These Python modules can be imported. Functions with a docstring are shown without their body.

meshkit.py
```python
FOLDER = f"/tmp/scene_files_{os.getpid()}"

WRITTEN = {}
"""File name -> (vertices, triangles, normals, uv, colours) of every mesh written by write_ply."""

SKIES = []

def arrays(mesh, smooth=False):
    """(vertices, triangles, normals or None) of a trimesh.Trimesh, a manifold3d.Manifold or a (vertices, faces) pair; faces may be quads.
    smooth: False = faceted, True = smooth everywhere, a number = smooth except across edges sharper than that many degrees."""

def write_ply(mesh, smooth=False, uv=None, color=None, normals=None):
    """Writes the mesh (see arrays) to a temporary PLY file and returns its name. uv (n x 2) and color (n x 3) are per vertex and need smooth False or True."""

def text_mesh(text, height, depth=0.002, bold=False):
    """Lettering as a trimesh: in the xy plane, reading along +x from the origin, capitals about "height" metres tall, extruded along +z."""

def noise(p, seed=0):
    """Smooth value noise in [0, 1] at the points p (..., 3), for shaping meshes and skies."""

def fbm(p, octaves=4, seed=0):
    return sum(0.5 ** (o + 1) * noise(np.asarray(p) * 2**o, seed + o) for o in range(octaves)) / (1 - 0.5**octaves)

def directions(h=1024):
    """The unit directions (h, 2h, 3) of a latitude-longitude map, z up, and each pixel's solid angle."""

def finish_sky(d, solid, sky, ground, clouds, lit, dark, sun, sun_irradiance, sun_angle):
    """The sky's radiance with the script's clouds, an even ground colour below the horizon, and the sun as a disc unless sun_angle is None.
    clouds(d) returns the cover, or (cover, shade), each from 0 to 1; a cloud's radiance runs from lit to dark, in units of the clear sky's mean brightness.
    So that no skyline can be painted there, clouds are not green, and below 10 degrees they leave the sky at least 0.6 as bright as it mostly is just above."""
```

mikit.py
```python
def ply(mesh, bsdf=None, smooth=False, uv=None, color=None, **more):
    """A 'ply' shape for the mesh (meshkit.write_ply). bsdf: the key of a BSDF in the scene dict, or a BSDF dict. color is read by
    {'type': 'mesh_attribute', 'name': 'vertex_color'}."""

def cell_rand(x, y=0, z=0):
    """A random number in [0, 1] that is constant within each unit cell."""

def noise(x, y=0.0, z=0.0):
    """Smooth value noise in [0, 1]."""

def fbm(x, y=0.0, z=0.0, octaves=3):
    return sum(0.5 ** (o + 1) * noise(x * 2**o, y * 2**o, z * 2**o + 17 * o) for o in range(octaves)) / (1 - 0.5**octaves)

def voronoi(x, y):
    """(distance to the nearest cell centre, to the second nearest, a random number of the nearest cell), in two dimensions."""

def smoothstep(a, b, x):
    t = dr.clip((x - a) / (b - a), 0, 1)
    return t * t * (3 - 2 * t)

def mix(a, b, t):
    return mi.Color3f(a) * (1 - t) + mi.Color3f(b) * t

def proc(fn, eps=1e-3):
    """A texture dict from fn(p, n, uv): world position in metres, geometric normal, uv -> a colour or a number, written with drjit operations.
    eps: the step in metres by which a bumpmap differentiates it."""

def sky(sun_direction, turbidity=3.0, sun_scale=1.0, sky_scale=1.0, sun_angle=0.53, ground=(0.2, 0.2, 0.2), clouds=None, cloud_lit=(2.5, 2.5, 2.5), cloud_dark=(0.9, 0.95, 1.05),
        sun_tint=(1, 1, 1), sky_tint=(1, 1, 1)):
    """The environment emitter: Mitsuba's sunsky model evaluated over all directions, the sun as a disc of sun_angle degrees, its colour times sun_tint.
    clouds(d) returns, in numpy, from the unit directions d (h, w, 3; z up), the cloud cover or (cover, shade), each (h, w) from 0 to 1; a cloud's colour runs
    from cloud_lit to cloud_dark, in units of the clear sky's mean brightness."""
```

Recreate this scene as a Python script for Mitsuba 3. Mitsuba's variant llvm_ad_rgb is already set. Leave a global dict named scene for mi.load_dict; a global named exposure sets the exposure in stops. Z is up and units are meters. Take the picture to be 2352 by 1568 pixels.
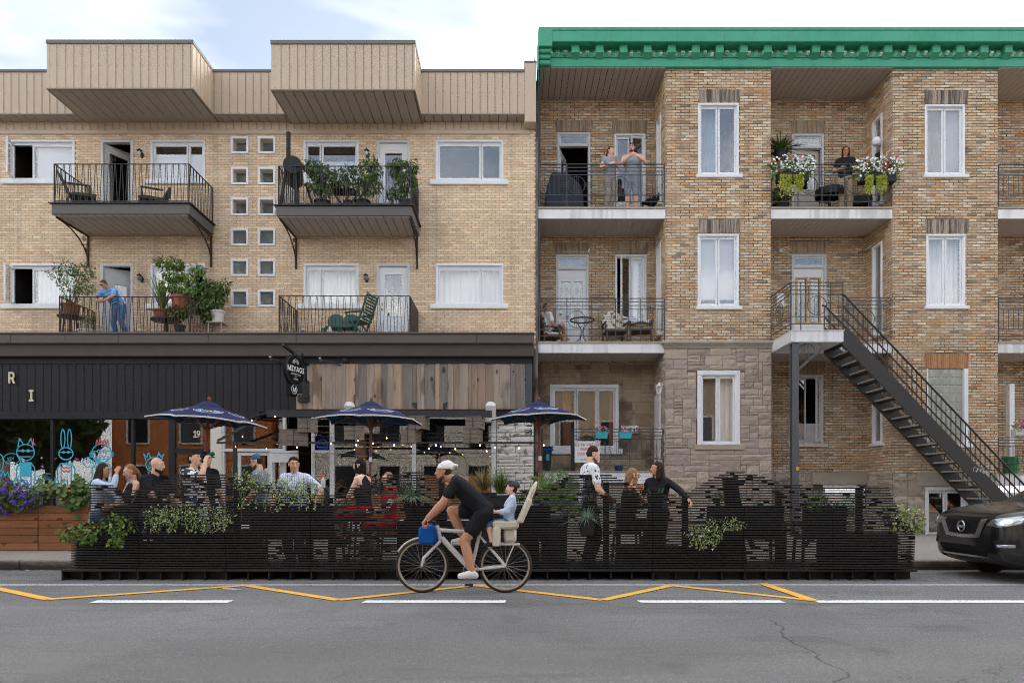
import math, numpy as np, trimesh, manifold3d as m3, mitsuba as mi, drjit as dr, mikit, meshkit
from shapely.geometry import Polygon, Point, box as sbox, LineString
from shapely.ops import unary_union
from shapely import affinity
mf, nz, fbm, crand, sstep, mix = mi.Float, mikit.noise, mikit.fbm, mikit.cell_rand, mikit.smoothstep, mikit.mix
TF = mi.ScalarTransform4f
PI = math.pi
scene, labels = {}, {}
# ---------------------------------------------------------------- camera, sky, exposure
F, CX, VY, EYE = 1568.0, 1176.0, 1129.0, 1.27      # focal length and horizon measured on the photograph, eye height in metres
scene['camera'] = {'type': 'perspective', 'fov': math.degrees(2 * math.atan(1176 / F)), 'fov_axis': 'x', 'near_clip': 0.1, 'far_clip': 3000.0,
                   'principal_point_offset_y': -1 * (VY - 784) / 1568, 'to_world': TF().look_at(origin=[0, 0, EYE], target=[0, 10, EYE], up=[0, 0, 1])}
def clouds(d):
    z = np.maximum(d[..., 2], .02)
    p = np.stack([d[..., 0] / (z + .25), d[..., 1] / (z + .25), z * 0 + 3.1], -1)
    n = meshkit.fbm(p * 1.5, 5, 3)
    q = np.array([-.40, .78, .48]); q /= np.linalg.norm(q)             # the clear patch over the roofs at the left
    hole = np.exp(-(1 - d @ q) / .04)
    q2 = np.array([.24, -.83, .47]); hole2 = np.exp(-(1 - d @ (q2 / np.linalg.norm(q2))) / .08)   # blue between the clouds, as the upper windows mirror it
    c = np.clip((n - .5) * 2.6 + .62 + .5 * np.clip(d[..., 0] * 2.2, -.2, 1) * (d[..., 1] > 0) - 1.0 * hole - .95 * hole2, 0, 1)
    return np.clip(c, .13 + .55 * np.clip((meshkit.fbm(np.stack([p[..., 0] * 2.2 + p[..., 1] * 2.6, p[..., 1] * 6.0 - p[..., 0] * 2.5, p[..., 2]], -1), 5, 5) - .40) * 1.9, 0, 1), 1), np.clip((meshkit.fbm(p * 2.3, 4, 9) - .42) * 1.5, 0, .6)
scene['sky'] = mikit.sky((.42, .75, .72), turbidity=3, sun_scale=.12, sun_angle=12, clouds=clouds, cloud_lit=(6.2, 6.05, 5.9), cloud_dark=(3.4, 3.36, 3.32), sky_tint=(1.08, 1.02, .94))
exposure = 2.45
# ---------------------------------------------------------------- helpers
def X(u, Y): return (u - CX) / F * Y
def Z(v, Y): return EYE + (VY - v) / F * Y
def P(u, v, Y): return np.array([X(u, Y), Y, Z(v, Y)])
def lin(c):
    c = np.asarray(c, float) / 255
    return np.where(c < .04045, c / 12.92, ((c + .055) / 1.055) ** 2.4).tolist()
def mat(name, c, rough=.6, spec=.4, metal=0.0, coat=0.0, raw=False):
    if name not in scene:
        col = c if isinstance(c, dict) else {'type': 'rgb', 'value': list(c) if raw else lin(c)}
        b = {'type': 'principled', 'base_color': col, 'roughness': rough, 'specular': spec, 'metallic': metal}
        if coat: b['clearcoat'] = coat; b['clearcoat_gloss'] = .95
        scene[name] = {'type': 'twosided', 'bsdf': b}
    return name
def bumped(name, c, fn, amp=1.0, rough=.8, spec=.3, eps=2e-3):
    scene[name] = {'type': 'twosided', 'bsdf': {'type': 'bumpmap', 'arbitrary': mikit.proc(fn, eps), 'scale': amp,
                   'bsdf': {'type': 'principled', 'base_color': c if isinstance(c, dict) else {'type': 'rgb', 'value': lin(c)}, 'roughness': rough, 'specular': spec}}}
    return name
BOXV = np.array([[x, y, z] for x in (0, 1) for y in (0, 1) for z in (0, 1)], float)
BOXF = {'x0': [(0, 1, 3), (0, 3, 2)], 'x1': [(4, 6, 7), (4, 7, 5)], 'y0': [(0, 4, 5), (0, 5, 1)], 'y1': [(2, 3, 7), (2, 7, 6)], 'z0': [(0, 2, 6), (0, 6, 4)], 'z1': [(1, 5, 7), (1, 7, 3)]}
ALLF = np.array(sum(BOXF.values(), []))
NOBACK = np.array(sum((v for k, v in BOXF.items() if k != 'y1'), []))
def sph(nu, nv):
    th = np.linspace(0, PI, nv + 1)[1:-1]; ph = np.arange(nu) * 2 * PI / nu
    v = [[0, 0, 1]] + [[math.sin(t) * math.cos(p), math.sin(t) * math.sin(p), math.cos(t)] for t in th for p in ph] + [[0, 0, -1]]
    f = [(0, 1 + i, 1 + (i + 1) % nu) for i in range(nu)]
    for r in range(nv - 2):
        a = 1 + r * nu; b = a + nu
        for i in range(nu): j = (i + 1) % nu; f += [(a + i, b + i, b + j), (a + i, b + j, a + j)]
    a = 1 + (nv - 2) * nu; e = len(v) - 1
    f += [(a + i, e, a + (i + 1) % nu) for i in range(nu)]
    return np.array(v, float), np.array(f)
SPH = {}
def unit(v): v = np.asarray(v, float); return v / (np.linalg.norm(v) + 1e-12)
def rotz(a): c, s = math.cos(a), math.sin(a); return np.array([[c, -s, 0], [s, c, 0], [0, 0, 1.0]])
def rotx(a): c, s = math.cos(a), math.sin(a); return np.array([[1, 0, 0], [0, c, -s], [0, s, c.real]])
def roty(a): c, s = math.cos(a), math.sin(a); return np.array([[c, 0, s], [0, 1.0, 0], [-s, 0, c]])
class M:
    def __init__(s): s.v, s.f, s.u, s.n = [], [], [], 0
    def add(s, V, Fc, uv=(0, 0)):
        V = np.asarray(V, float); s.v.append(V); s.f.append(np.asarray(Fc) + s.n); s.n += len(V)
        s.u.append(np.broadcast_to(np.asarray(uv, float), (len(V), 2))); return s
    def box(s, x0, x1, y0, y1, z0, z1, uv=(0, 0)):
        return s.add(BOXV * [x1 - x0, y1 - y0, z1 - z0] + [x0, y0, z0], ALLF, uv)
    def rbox(s, x0, x1, y0, y1, z0, z1, b=.01, uv=(0, 0)):     # box with all edges chamfered
        c = np.array([(x0 + x1) / 2, (y0 + y1) / 2, (z0 + z1) / 2]); h = np.array([x1 - x0, y1 - y0, z1 - z0]) / 2
        pts = []
        for sx in (-1, 1):
            for sy in (-1, 1):
                for sz in (-1, 1):
                    for k in range(3):
                        q = h - b; q = q.copy(); q[k] = h[k]; pts.append(c + q * [sx, sy, sz])
        m = m3.Manifold.hull_points(np.array(pts)).to_mesh()
        return s.add(m.vert_properties[:, :3], m.tri_verts, uv)
    def obox(s, c, R, h, uv=(0, 0)): return s.add((BOXV * 2 - 1) * np.asarray(h) @ np.asarray(R).T + c, ALLF, uv)
    def bar(s, p, q, w, d=None, up=(0, 0, 1), uv=(0, 0)):
        p, q = np.asarray(p, float), np.asarray(q, float); a = unit(q - p); d = w if d is None else d
        if abs(a @ np.asarray(up)) > .98: up = (0, 1, 0)
        b = unit(np.cross(up, a)); c = np.cross(a, b)
        return s.obox((p + q) / 2, np.stack([a, b, c], 1), (np.linalg.norm(q - p) / 2, w / 2, d / 2), uv)
    def tube(s, pts, r, n=6, cap=True, uv=(0, 0)):
        p = np.asarray(pts, float); r = np.broadcast_to(r, (len(p),)).astype(float)
        t = np.gradient(p, axis=0); t /= np.linalg.norm(t, axis=1, keepdims=True) + 1e-12
        a = np.cross(t[0], [0, 0, 1.0] if abs(t[0][2]) < .9 else [1.0, 0, 0]); V = []
        for i in range(len(p)):
            a = unit(a - t[i] * (a @ t[i])); b = np.cross(t[i], a); an = np.arange(n) * 2 * PI / n
            V.append(p[i] + r[i] * (np.cos(an)[:, None] * a + np.sin(an)[:, None] * b))
        V = np.vstack(V); Fc = []
        for i in range(len(p) - 1):
            for j in range(n): k = (j + 1) % n; A, B = i * n, i * n + n; Fc += [(A + j, A + k, B + k), (A + j, B + k, B + j)]
        if cap:
            e = len(V) - n
            for j in range(1, n - 1): Fc += [(0, j + 1, j), (e, e + j, e + j + 1)]
        return s.add(V, Fc, uv)
    def ring(s, c, r, t, N=(0, 1, 0), n=28, k=6):
        N = unit(N); a = unit(np.cross(N, [0, 0, 1] if abs(N[2]) < .9 else [1, 0, 0])); b = np.cross(N, a); an = np.linspace(0, 2 * PI, n + 1)
        return s.tube(c + r * (np.cos(an)[:, None] * a + np.sin(an)[:, None] * b), t, k, False)
    def ell(s, c, r, R=None, nu=12, nv=8, uv=(0, 0)):
        if (nu, nv) not in SPH: SPH[nu, nv] = sph(nu, nv)
        V, Fc = SPH[nu, nv]; V = V * r
        if R is not None: V = V @ np.asarray(R).T
        return s.add(V + c, Fc, uv)
    def lathe(s, prof, c=(0, 0, 0), n=20, R=None, uv=(0, 0)):
        an = np.arange(n) * 2 * PI / n; pr = np.asarray(prof, float)
        V = np.vstack([np.stack([r * np.cos(an), r * np.sin(an), an * 0 + z], 1) for r, z in pr]); Fc = []
        for i in range(len(pr) - 1):
            for j in range(n): k = (j + 1) % n; A, B = i * n, i * n + n; Fc += [(A + j, A + k, B + k), (A + j, B + k, B + j)]
        if R is not None: V = V @ np.asarray(R).T
        return s.add(V + c, Fc, uv)
    def poly(s, pg, y0, y1, uv=(0, 0)):      # a shapely polygon in (x, z), extruded along y
        for g in getattr(pg, 'geoms', [pg]):
            if g.is_empty or g.geom_type != 'Polygon' or g.area < 1e-7: continue
            m = trimesh.creation.extrude_polygon(g, y1 - y0, engine='earcut'); V = m.vertices
            s.add(np.stack([V[:, 0], y1 - V[:, 2], V[:, 1]], 1), m.faces, uv)
        return s
    def plan(s, pg, z0, z1, uv=(0, 0)):      # a shapely polygon in (x, y), extruded along z
        for g in getattr(pg, 'geoms', [pg]):
            if g.is_empty or g.geom_type != 'Polygon' or g.area < 1e-7: continue
            m = trimesh.creation.extrude_polygon(g, z1 - z0, engine='earcut'); s.add(m.vertices + [0, 0, z0], m.faces, uv)
        return s
    def quad(s, a, b, c, d, uv=(0, 0)): return s.add([a, b, c, d], [(0, 1, 2), (0, 2, 3)], uv)
    def mesh(s): return np.vstack(s.v), np.vstack(s.f)
    def move(s, R=None, t=(0, 0, 0), sc=1.0):
        s.v = [(v * sc if R is None else v * sc @ np.asarray(R).T) + np.asarray(t) for v in s.v]; return s
USED = {}
def nk(base):
    i = USED.get(base, -1) + 1; USED[base] = i
    return base if i == 0 else f'{base}_{i:03d}'
def put(key, m, bsdf, smooth=False, uv=False, lab=None, kind=None, **k):
    key = nk(key)
    if isinstance(m, M):
        if not m.v: return key
        scene[key] = mikit.ply(m.mesh(), bsdf, smooth, uv=np.vstack(m.u) if uv else None, **k)
    else: scene[key] = mikit.ply(m, bsdf, smooth, **k)
    if lab or kind: labels[key] = {**({'label': lab} if lab else {}), **({'kind': kind} if kind else {})}
    return key
def thing(base, label, cat, group=None):
    key = nk(base); labels[key] = {'label': label, 'category': cat}
    if group: labels[key]['group'] = group
    return key
def single(base, m, bsdf, label, cat, group=None, smooth=False, uv=False):
    key = put(base, m, bsdf, smooth, uv); labels[key] = {'label': label, 'category': cat, **({'group': group} if group else {})}; return key
def struct(base, m, bsdf, **k):
    key = put(base, m, bsdf, **k); labels[key] = {'kind': 'structure'}; return key
# ---------------------------------------------------------------- plain materials
mat('white_paint', (226, 228, 231), .35, .5); mat('white_dull', (205, 206, 206), .55, .3); mat('cream_paint', (214, 208, 194), .5)
mat('black_metal', (34, 34, 36), .45, .5); mat('black_wood', (20, 20, 21), .75, .2); mat('grey_metal', (92, 92, 92), .45, .5); mat('rust_metal', (58, 42, 38), .6, .4)
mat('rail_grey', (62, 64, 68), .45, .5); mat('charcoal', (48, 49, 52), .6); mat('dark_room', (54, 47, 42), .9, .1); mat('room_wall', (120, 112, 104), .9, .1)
mat('curtain', (236, 234, 232), .9, .1); mat('blind', (214, 214, 216), .8, .1); mat('brass', (176, 130, 50), .3, .5, 1.0); mat('steel', (150, 152, 155), .35, .5, 1.0)
scene['glass'] = {'type': 'thindielectric', 'int_ior': 2.3}
scene['clear_glass'] = {'type': 'thindielectric', 'int_ior': 1.5}
# ---------------------------------------------------------------- walls, windows and railings
def brick_tone(bw, bh, palette, weights, grain, x0=0.0):
    def fn(p, n, uv):
        row = dr.floor(p.z / bh); h = p.x + p.y - x0
        odd = row - 2 * dr.floor(row * .5)
        col = dr.floor((h - .5 * bw * odd) / bw)
        r = crand(col, row, 5); r2 = crand(col, row, 9)
        c = mi.Color3f(*palette[0]); acc = weights[0]
        for k in range(1, len(palette)):
            c = dr.select(r > acc, mi.Color3f(*palette[k]), c); acc += weights[k]
        big = fbm(p.x * .8, p.z * .8, p.y * .8, 3)
        fine = fbm(p.x * 26, p.z * 60, p.y * 26, 2)
        stn = 1 - .16 * sstep(.55, .8, fbm(p.x * 5 + p.y * 5, p.z * .45, 6.0, 4))
        return c * stn * (.92 + .16 * r2) * (1 - grain + 2 * grain * fine) * (.84 + .32 * big)
    return mikit.proc(fn)
TB = (.2066, .0672)
OB = (.24, .0735)
scene['tan_brick'] = {'type': 'twosided', 'bsdf': {'type': 'principled', 'base_color': brick_tone(*TB, [lin((228, 204, 174)), lin((222, 196, 164)), lin((232, 210, 180)), lin((216, 188, 156))], [.4, .25, .2, .15], .07), 'roughness': .75, 'specular': .25}}
OLD = [lin(c) for c in ((203, 176, 144), (210, 188, 159), (203, 167, 127), (218, 203, 178), (194, 168, 138), (192, 151, 116), (175, 153, 130), (152, 135, 116))]
bumped('old_brick', brick_tone(*OB, OLD, [.27, .24, .16, .13, .1, .04, .04, .02], .22), lambda p, n, uv: fbm(p.x * 30, p.z * 42, p.y * 30, 3), .02, .9, .15)
mat('tan_mortar', (146, 126, 108), .95, .1)
scene['old_mortar'] = {'type': 'twosided', 'bsdf': {'type': 'principled', 'roughness': .95, 'specular': .1, 'base_color': mikit.proc(lambda p, n, uv: mix(lin((98, 87, 76)), lin((148, 138, 128)), sstep(.3, .7, fbm(p.x * 2.2 + p.y, p.z * 2.2, 4.0, 4))))}}
def fint(lo, hi, cuts):
    out = [(lo, hi)]
    for a, b in cuts: out = [q for (l, h) in out for q in ((l, min(h, a)), (max(l, b), h)) if q[1] - q[0] > .02]
    return out
PARTS = {}
def wall(par, O, U, N, L, z0, z1, ops, spec, brick, mortar, mm, want=0, focus=(0, 0), jit=0.0, rng=None, name='wall'):
    """Mortar sheet into mm[0], bricks into mm[1], up to `want` whole bricks nearest the focus as parts. O corner (x, y), U along, N outward."""
    bw, bh = spec; U, N = np.array(U, float), np.array(N, float); O = np.array(O, float); s0 = O @ [1, 1]; rng = rng or np.random.default_rng(4)
    def W(a, d, z): q = O + U * a + N * d; return [q[0], q[1], z]
    xs = sorted({0, L, *[min(max(v, 0), L) for o in ops for v in o[:2]]}); zs = sorted({z0, z1, *[min(max(v, z0), z1) for o in ops for v in o[2:]]})
    for a, b in zip(xs, xs[1:]):
        for c, d in zip(zs, zs[1:]):
            if not any(o[0] < (a + b) / 2 < o[1] and o[2] < (c + d) / 2 < o[3] for o in ops): mm[0].quad(W(a, 0, c), W(b, 0, c), W(b, 0, d), W(a, 0, d))
    for o in ops:                                                   # reveals
        a, b, c, d = o
        for q in ((a, c, a, d), (b, c, b, d), (a, c, b, c), (a, d, b, d)): mm[0].quad(W(q[0], 0, q[1]), W(q[2], 0, q[3]), W(q[2], -.14, q[3]), W(q[0], -.14, q[1]))
    R = np.stack([[*U, 0], [*-N, 0], [0, 0, 1]], 1); whole = []
    for r in range(math.floor(z0 / bh), math.ceil(z1 / bh)):
        zb, zt = max(r * bh + .005 + jit * .2, z0), min((r + 1) * bh - .005 - jit * .2, z1)
        if zt - zb < .02: continue
        zc = (zb + zt) / 2
        for lo, hi in fint(0, L, [o[:2] for o in ops if o[2] < zc < o[3]]):
            ph = .5 * bw * (r % 2)
            k = math.floor((lo + s0 - ph) / bw)
            while True:
                a, b = k * bw + ph - s0, (k + 1) * bw + ph - s0; k += 1
                if a > hi - .03: break
                a2, b2 = max(a + .005, lo), min(b - .005, hi)
                if b2 - a2 < .03: continue
                d = .006 + jit * rng.random()
                if b2 - a2 > bw - .015 and zt - zb > bh - .015 and want: whole.append((a2, zb, d)); continue
                j = rng.random(6) * jit
                V = BOXV * [b2 - a2 - j[0] - j[1], d + .002, zt - zb - j[2] * .8 - j[3] * .8] + [a2 + j[0], -d, zb + j[2] * .8]
                mm[1].add(V @ R.T + [O[0], O[1], 0], NOBACK)
    if want:
        whole.sort(key=lambda w: (w[0] - focus[0]) ** 2 + (w[1] - focus[1]) ** 2)
        vars_ = []
        for q in range(5):
            j = rng.random(8) * jit; m = M()
            V = BOXV * [bw - .01 - j[0] - j[1], .008 + jit * .6, bh - .01 - j[2] - j[3]] + [j[0], -.006 - jit * .6, j[2]]
            m.add(V @ R.T, NOBACK); vars_.append(mikit.ply(m.mesh(), brick))
        for i, (a, zb, d) in enumerate(whole):
            q = O + U * a
            if i < want: scene[nk(f'{par}__{name}__brick')] = {**vars_[rng.integers(5)], 'to_world': TF().translate([q[0], q[1], zb])}
            else:
                j = rng.random(6) * jit
                V = BOXV * [bw - .01 - j[0] - j[1], d + .002, bh - .01 - j[2] * .8 - j[3] * .8] + [a + j[0], -d, zb + j[2] * .8]
                mm[1].add(V @ R.T + [O[0], O[1], 0], NOBACK)
def curtain_mesh(x0, x1, z0, z1, y, amp=.03, wl=.13, seed=0):
    m = M(); rng = np.random.default_rng(seed + int(abs(x0) * 100)); n = max(8, int((x1 - x0) / .02)); xs = np.linspace(x0, x1, n)
    ph = np.cumsum(rng.random(n) * .6 + .7) * 2 * PI * (x1 - x0) / n / wl
    ys = y + amp * np.sin(ph)
    V = np.vstack([np.stack([xs, ys, xs * 0 + z0], 1), np.stack([xs, y + (ys - y) * .6, xs * 0 + z1], 1)])
    i = np.arange(n - 1); return m.add(V, np.vstack([np.stack([i, i + 1, i + n + 1], 1), np.stack([i, i + n + 1, i + n], 1)]))
def window(par, x0, x1, z0, z1, Y, cols=(1,), sill=None, fw=.055, inset=.03, cur=None, lab=None, glass='glass', white='white_paint', opened=None, name='window', head=0, cw=None):
    """A white framed casement window in an opening of the wall at Y; cols: relative widths; opened: {column: (hinge side, degrees)} swings out."""
    w = nk(f'{par}__{name}')
    if lab: labels[w] = {'label': lab}
    opened = opened or {}; ya, yb = Y + inset, Y + inset + .09
    fr = M().rbox(x0, x1, ya - .05, yb - .02, z1 - fw, z1, .006).rbox(x0, x0 + fw, ya - .045, yb - .02, z0, z1 - fw - .001, .006).rbox(x1 - fw, x1, ya - .045, yb - .02, z0, z1 - fw - .001, .006).rbox(x0 + fw, x1 - fw, ya - .03, yb - .02, z0, z0 + .025, .006)
    xa, xb, za, zb = x0 + fw + .004, x1 - fw - .004, z0 + .03, z1 - fw - .03 - head
    fr.box(xa, xb, ya + .02, yb, zb + .004, z1 - fw - .002)
    tot, px = sum(cols), xa; sw = .045
    for i, c in enumerate(cols):
        a, b = px + (.008 if i else 0), px + (xb - xa) * c / tot - (.008 if i < len(cols) - 1 else 0); px += (xb - xa) * c / tot
        sa = M(); s = sw if b - a > .3 else .035
        L, Hh = b - a, zb - za
        sa.rbox(0, L, -.03, .02, 0, s + .012, .007).rbox(0, L, -.03, .02, Hh - s, Hh, .007).rbox(0, s, -.029, .02, s + .012, Hh - s, .007).rbox(L - s, L, -.029, .02, s + .012, Hh - s, .007)
        g = M().quad([s, 0, s + .012], [L - s, 0, s + .012], [L - s, 0, Hh - s], [s, 0, Hh - s])
        t = [a, ya + .045, za]
        if i in opened:
            side, deg = opened[i]; an = math.radians(deg)
            if side == 'l': R = rotz(-an); off = np.zeros(3)
            else: R = rotz(an); off = np.array([L, 0, 0]); [m_.move(t=(-L, 0, 0)) for m_ in (sa, g)]
            sa.move(R, np.array(t) + off + [0, -.03, 0]); g.move(R, np.array(t) + off + [0, -.03, 0])
        else: sa.move(t=t); g.move(t=t)
        put(w + '__sash', sa, white, 30); put(w + '__pane', g, glass)
    put(w + '__frame', fr, white, 30)
    if sill: put(w + '__sill', M().rbox(sill[0], sill[1], Y - .07, Y + .05, sill[2], sill[3], .008), sill[4] if len(sill) > 4 else white, 30)
    if cur:
        for c in (cur if isinstance(cur, list) else [cur]):
            k, f0, f1, g0, g1 = (c + (0, 1, 0, 1))[:5] if len(c) == 1 else c
            A, B, C, D = x0 + (x1 - x0) * f0, x0 + (x1 - x0) * f1, z0 + (z1 - z0) * g0, z0 + (z1 - z0) * g1
            if k == 's': put(w + '__curtain', curtain_mesh(A, B, C, D, Y + .3), cw or 'curtain', True)
            else: put(w + '__blind', M().box(A, B, Y + .2, Y + .21, C, D), cw or 'blind')
    return w
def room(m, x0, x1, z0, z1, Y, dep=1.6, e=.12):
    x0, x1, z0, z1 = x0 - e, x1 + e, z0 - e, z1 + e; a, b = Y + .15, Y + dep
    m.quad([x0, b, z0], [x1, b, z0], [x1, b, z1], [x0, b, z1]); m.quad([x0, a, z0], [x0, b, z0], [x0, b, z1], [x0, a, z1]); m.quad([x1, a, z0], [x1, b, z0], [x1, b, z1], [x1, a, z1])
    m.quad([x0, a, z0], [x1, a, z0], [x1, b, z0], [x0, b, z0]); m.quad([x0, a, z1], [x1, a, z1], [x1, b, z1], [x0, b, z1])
def zigzag_rail(m, p, q, z0, z1, pitch, t=.012, posts=True):
    """A rail of slim bars leaning in V pairs between bottom and top rails from p to q (x, y)."""
    p, q = np.array(p, float), np.array(q, float); L = np.linalg.norm(q - p); u = (q - p) / L; w = lambda a, z: [*(p + u * a), z]
    m.bar(w(-.01, z1), w(L + .01, z1), .03, .014); m.bar(w(0, z0 + .05), w(L, z0 + .05), .022, .012)
    n = max(1, round(L / pitch)); d = L / n
    for i in range(n):
        c = (i + .5) * d
        m.bar(w(c - d * .36, z0 + .05), w(c - .012, z1), t); m.bar(w(c + d * .36, z0 + .05), w(c + .012, z1), t)
    for a in (0, L): m.bar(w(a, z0), w(a, z1), .022)
def deco_rail(par, p, q, z0, z1, rings=(), bal=.13, skip=0, posts=None, name='railing', mt='rail_grey'):
    """Quebec style iron railing: four close upper rails, balusters below, two bottom rails, rings with three short bars each side."""
    p, q = np.array(p, float), np.array(q, float); L = np.linalg.norm(q - p); u = (q - p) / L; w = lambda a, z, o=0: [*(p + u * a + np.array([u[1], -u[0]]) * o), z]
    m = M(); h = z1 - z0; hs = [1, .925, .84, .755, .285, .135]
    for i, k in enumerate(hs): m.bar(w(0, z0 + h * k), w(L, z0 + h * k), .036 if i == 0 else .014, .018 if i == 0 else .02)
    for a in (posts or (0, L * .22, L * .42, L * .61, L * .81, L)): m.bar(w(a, z0), w(a, z1), .02)
    a = bal
    while a < L - .03:
        if not any(abs(a - r) < .45 for r in rings): m.bar(w(a, z0 + h * .285), w(a, z0 + h * .755), .011)
        a += bal
    key = put(f'{par}__{name}', m, mt)
    zc, R = z0 + h * .52, h * .2
    for r in rings:
        k = M().ring(np.array(w(r, zc)), R, .009, (u[1], -u[0], 0))
        for o in (-.055, 0, .055): k.bar(w(r + o, zc - math.sqrt(R * R - o * o)), w(r + o, zc + math.sqrt(R * R - o * o)), .011)
        for s in (-1, 1):
            for o in (-.06, 0, .06): k.bar(w(r + s * (R - .035 + .015 * (o == 0) * -1), zc + o, .012), w(r + s * (R + .19 + .02 * (o == 0)), zc + o, .012), .01)
        put(f'{par}__{name}__ring' if par.count('__') == 0 else f'{par}__ring', k, mt)
    return key
# ---------------------------------------------------------------- left: tan brick apartment block above the restaurant
LB = thing('apartment_building', 'tan brick apartment block with beige metal roof boxes and twelve small square windows', 'building')
AY, FY, BY, GY = 18.0, 17.64, 16.5, 16.63
xl, xr = X(-260, AY), X(1230, AY)
zroof = 5.10
scene['cladding'] = {'type': 'twosided', 'bsdf': {'type': 'principled', 'roughness': .42, 'specular': .45, 'base_color': mikit.proc(lambda p, n, uv: mix(lin((190, 172, 152)), lin((200, 180, 158)), fbm(p.x * 2.5, p.z * .8, p.y * 2, 3)) * (.985 + .03 * fbm(p.x * 30, p.z * 2, p.y * 30, 2)))}}
mat('cladding_dark', (128, 116, 102), .5); mat('soffit_tan', (172, 160, 148), .6, .3); mat('roof_cap', (112, 110, 108), .45, .4); mat('seam_dark', (92, 82, 72), .7)
mat('slab_grey', (92, 90, 88), .45, .4); mat('soffit_brown', (176, 164, 154), .6, .3)
ops, wins = [], []
for row in (0, 1):
    vt, vb = ((322, 415), (606, 702))[row]
    for (a, b) in ((24, 172), (346, 471), (697, 824), (1001, 1156)): wins.append((X(a, AY), X(b, AY), Z(vb, AY), Z(vt, AY)))
doors = []
for row in (0, 1):
    vt = (322, 606)[row]; zb = (8.31, 5.12)[row]
    for (a, b) in ((232, 306), (865, 941)): doors.append((X(a, AY), X(b, AY), zb, Z(vt, AY)))
sqs = [(X(a, AY), X(b, AY), Z(v1, AY), Z(v0, AY)) for v0, v1 in ((315, 354), (385, 425), (455, 496), (525, 565), (596, 635), (666, 705)) for a, b in ((531, 571), (593, 633))]
ops = wins + doors + [(a + .04, b - .04, c + .04, d - .04) for a, b, c, d in sqs]
mm = [M(), M()]
wtop = Z(300, AY)
wall(LB, (xl, AY), (1, 0), (0, -1), xr - xl, zroof - .1, wtop, [(o[0] - xl, o[1] - xl, o[2], o[3]) for o in ops], TB, 'tan_brick', 'tan_mortar', mm, 300, (X(1080, AY) - xl, Z(560, AY)))
mm[0].quad([xr, AY, 0], [xr, AY + 1.5, 0], [xr, AY + 1.5, wtop + 2.5], [xr, AY, wtop + 2.5])
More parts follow.
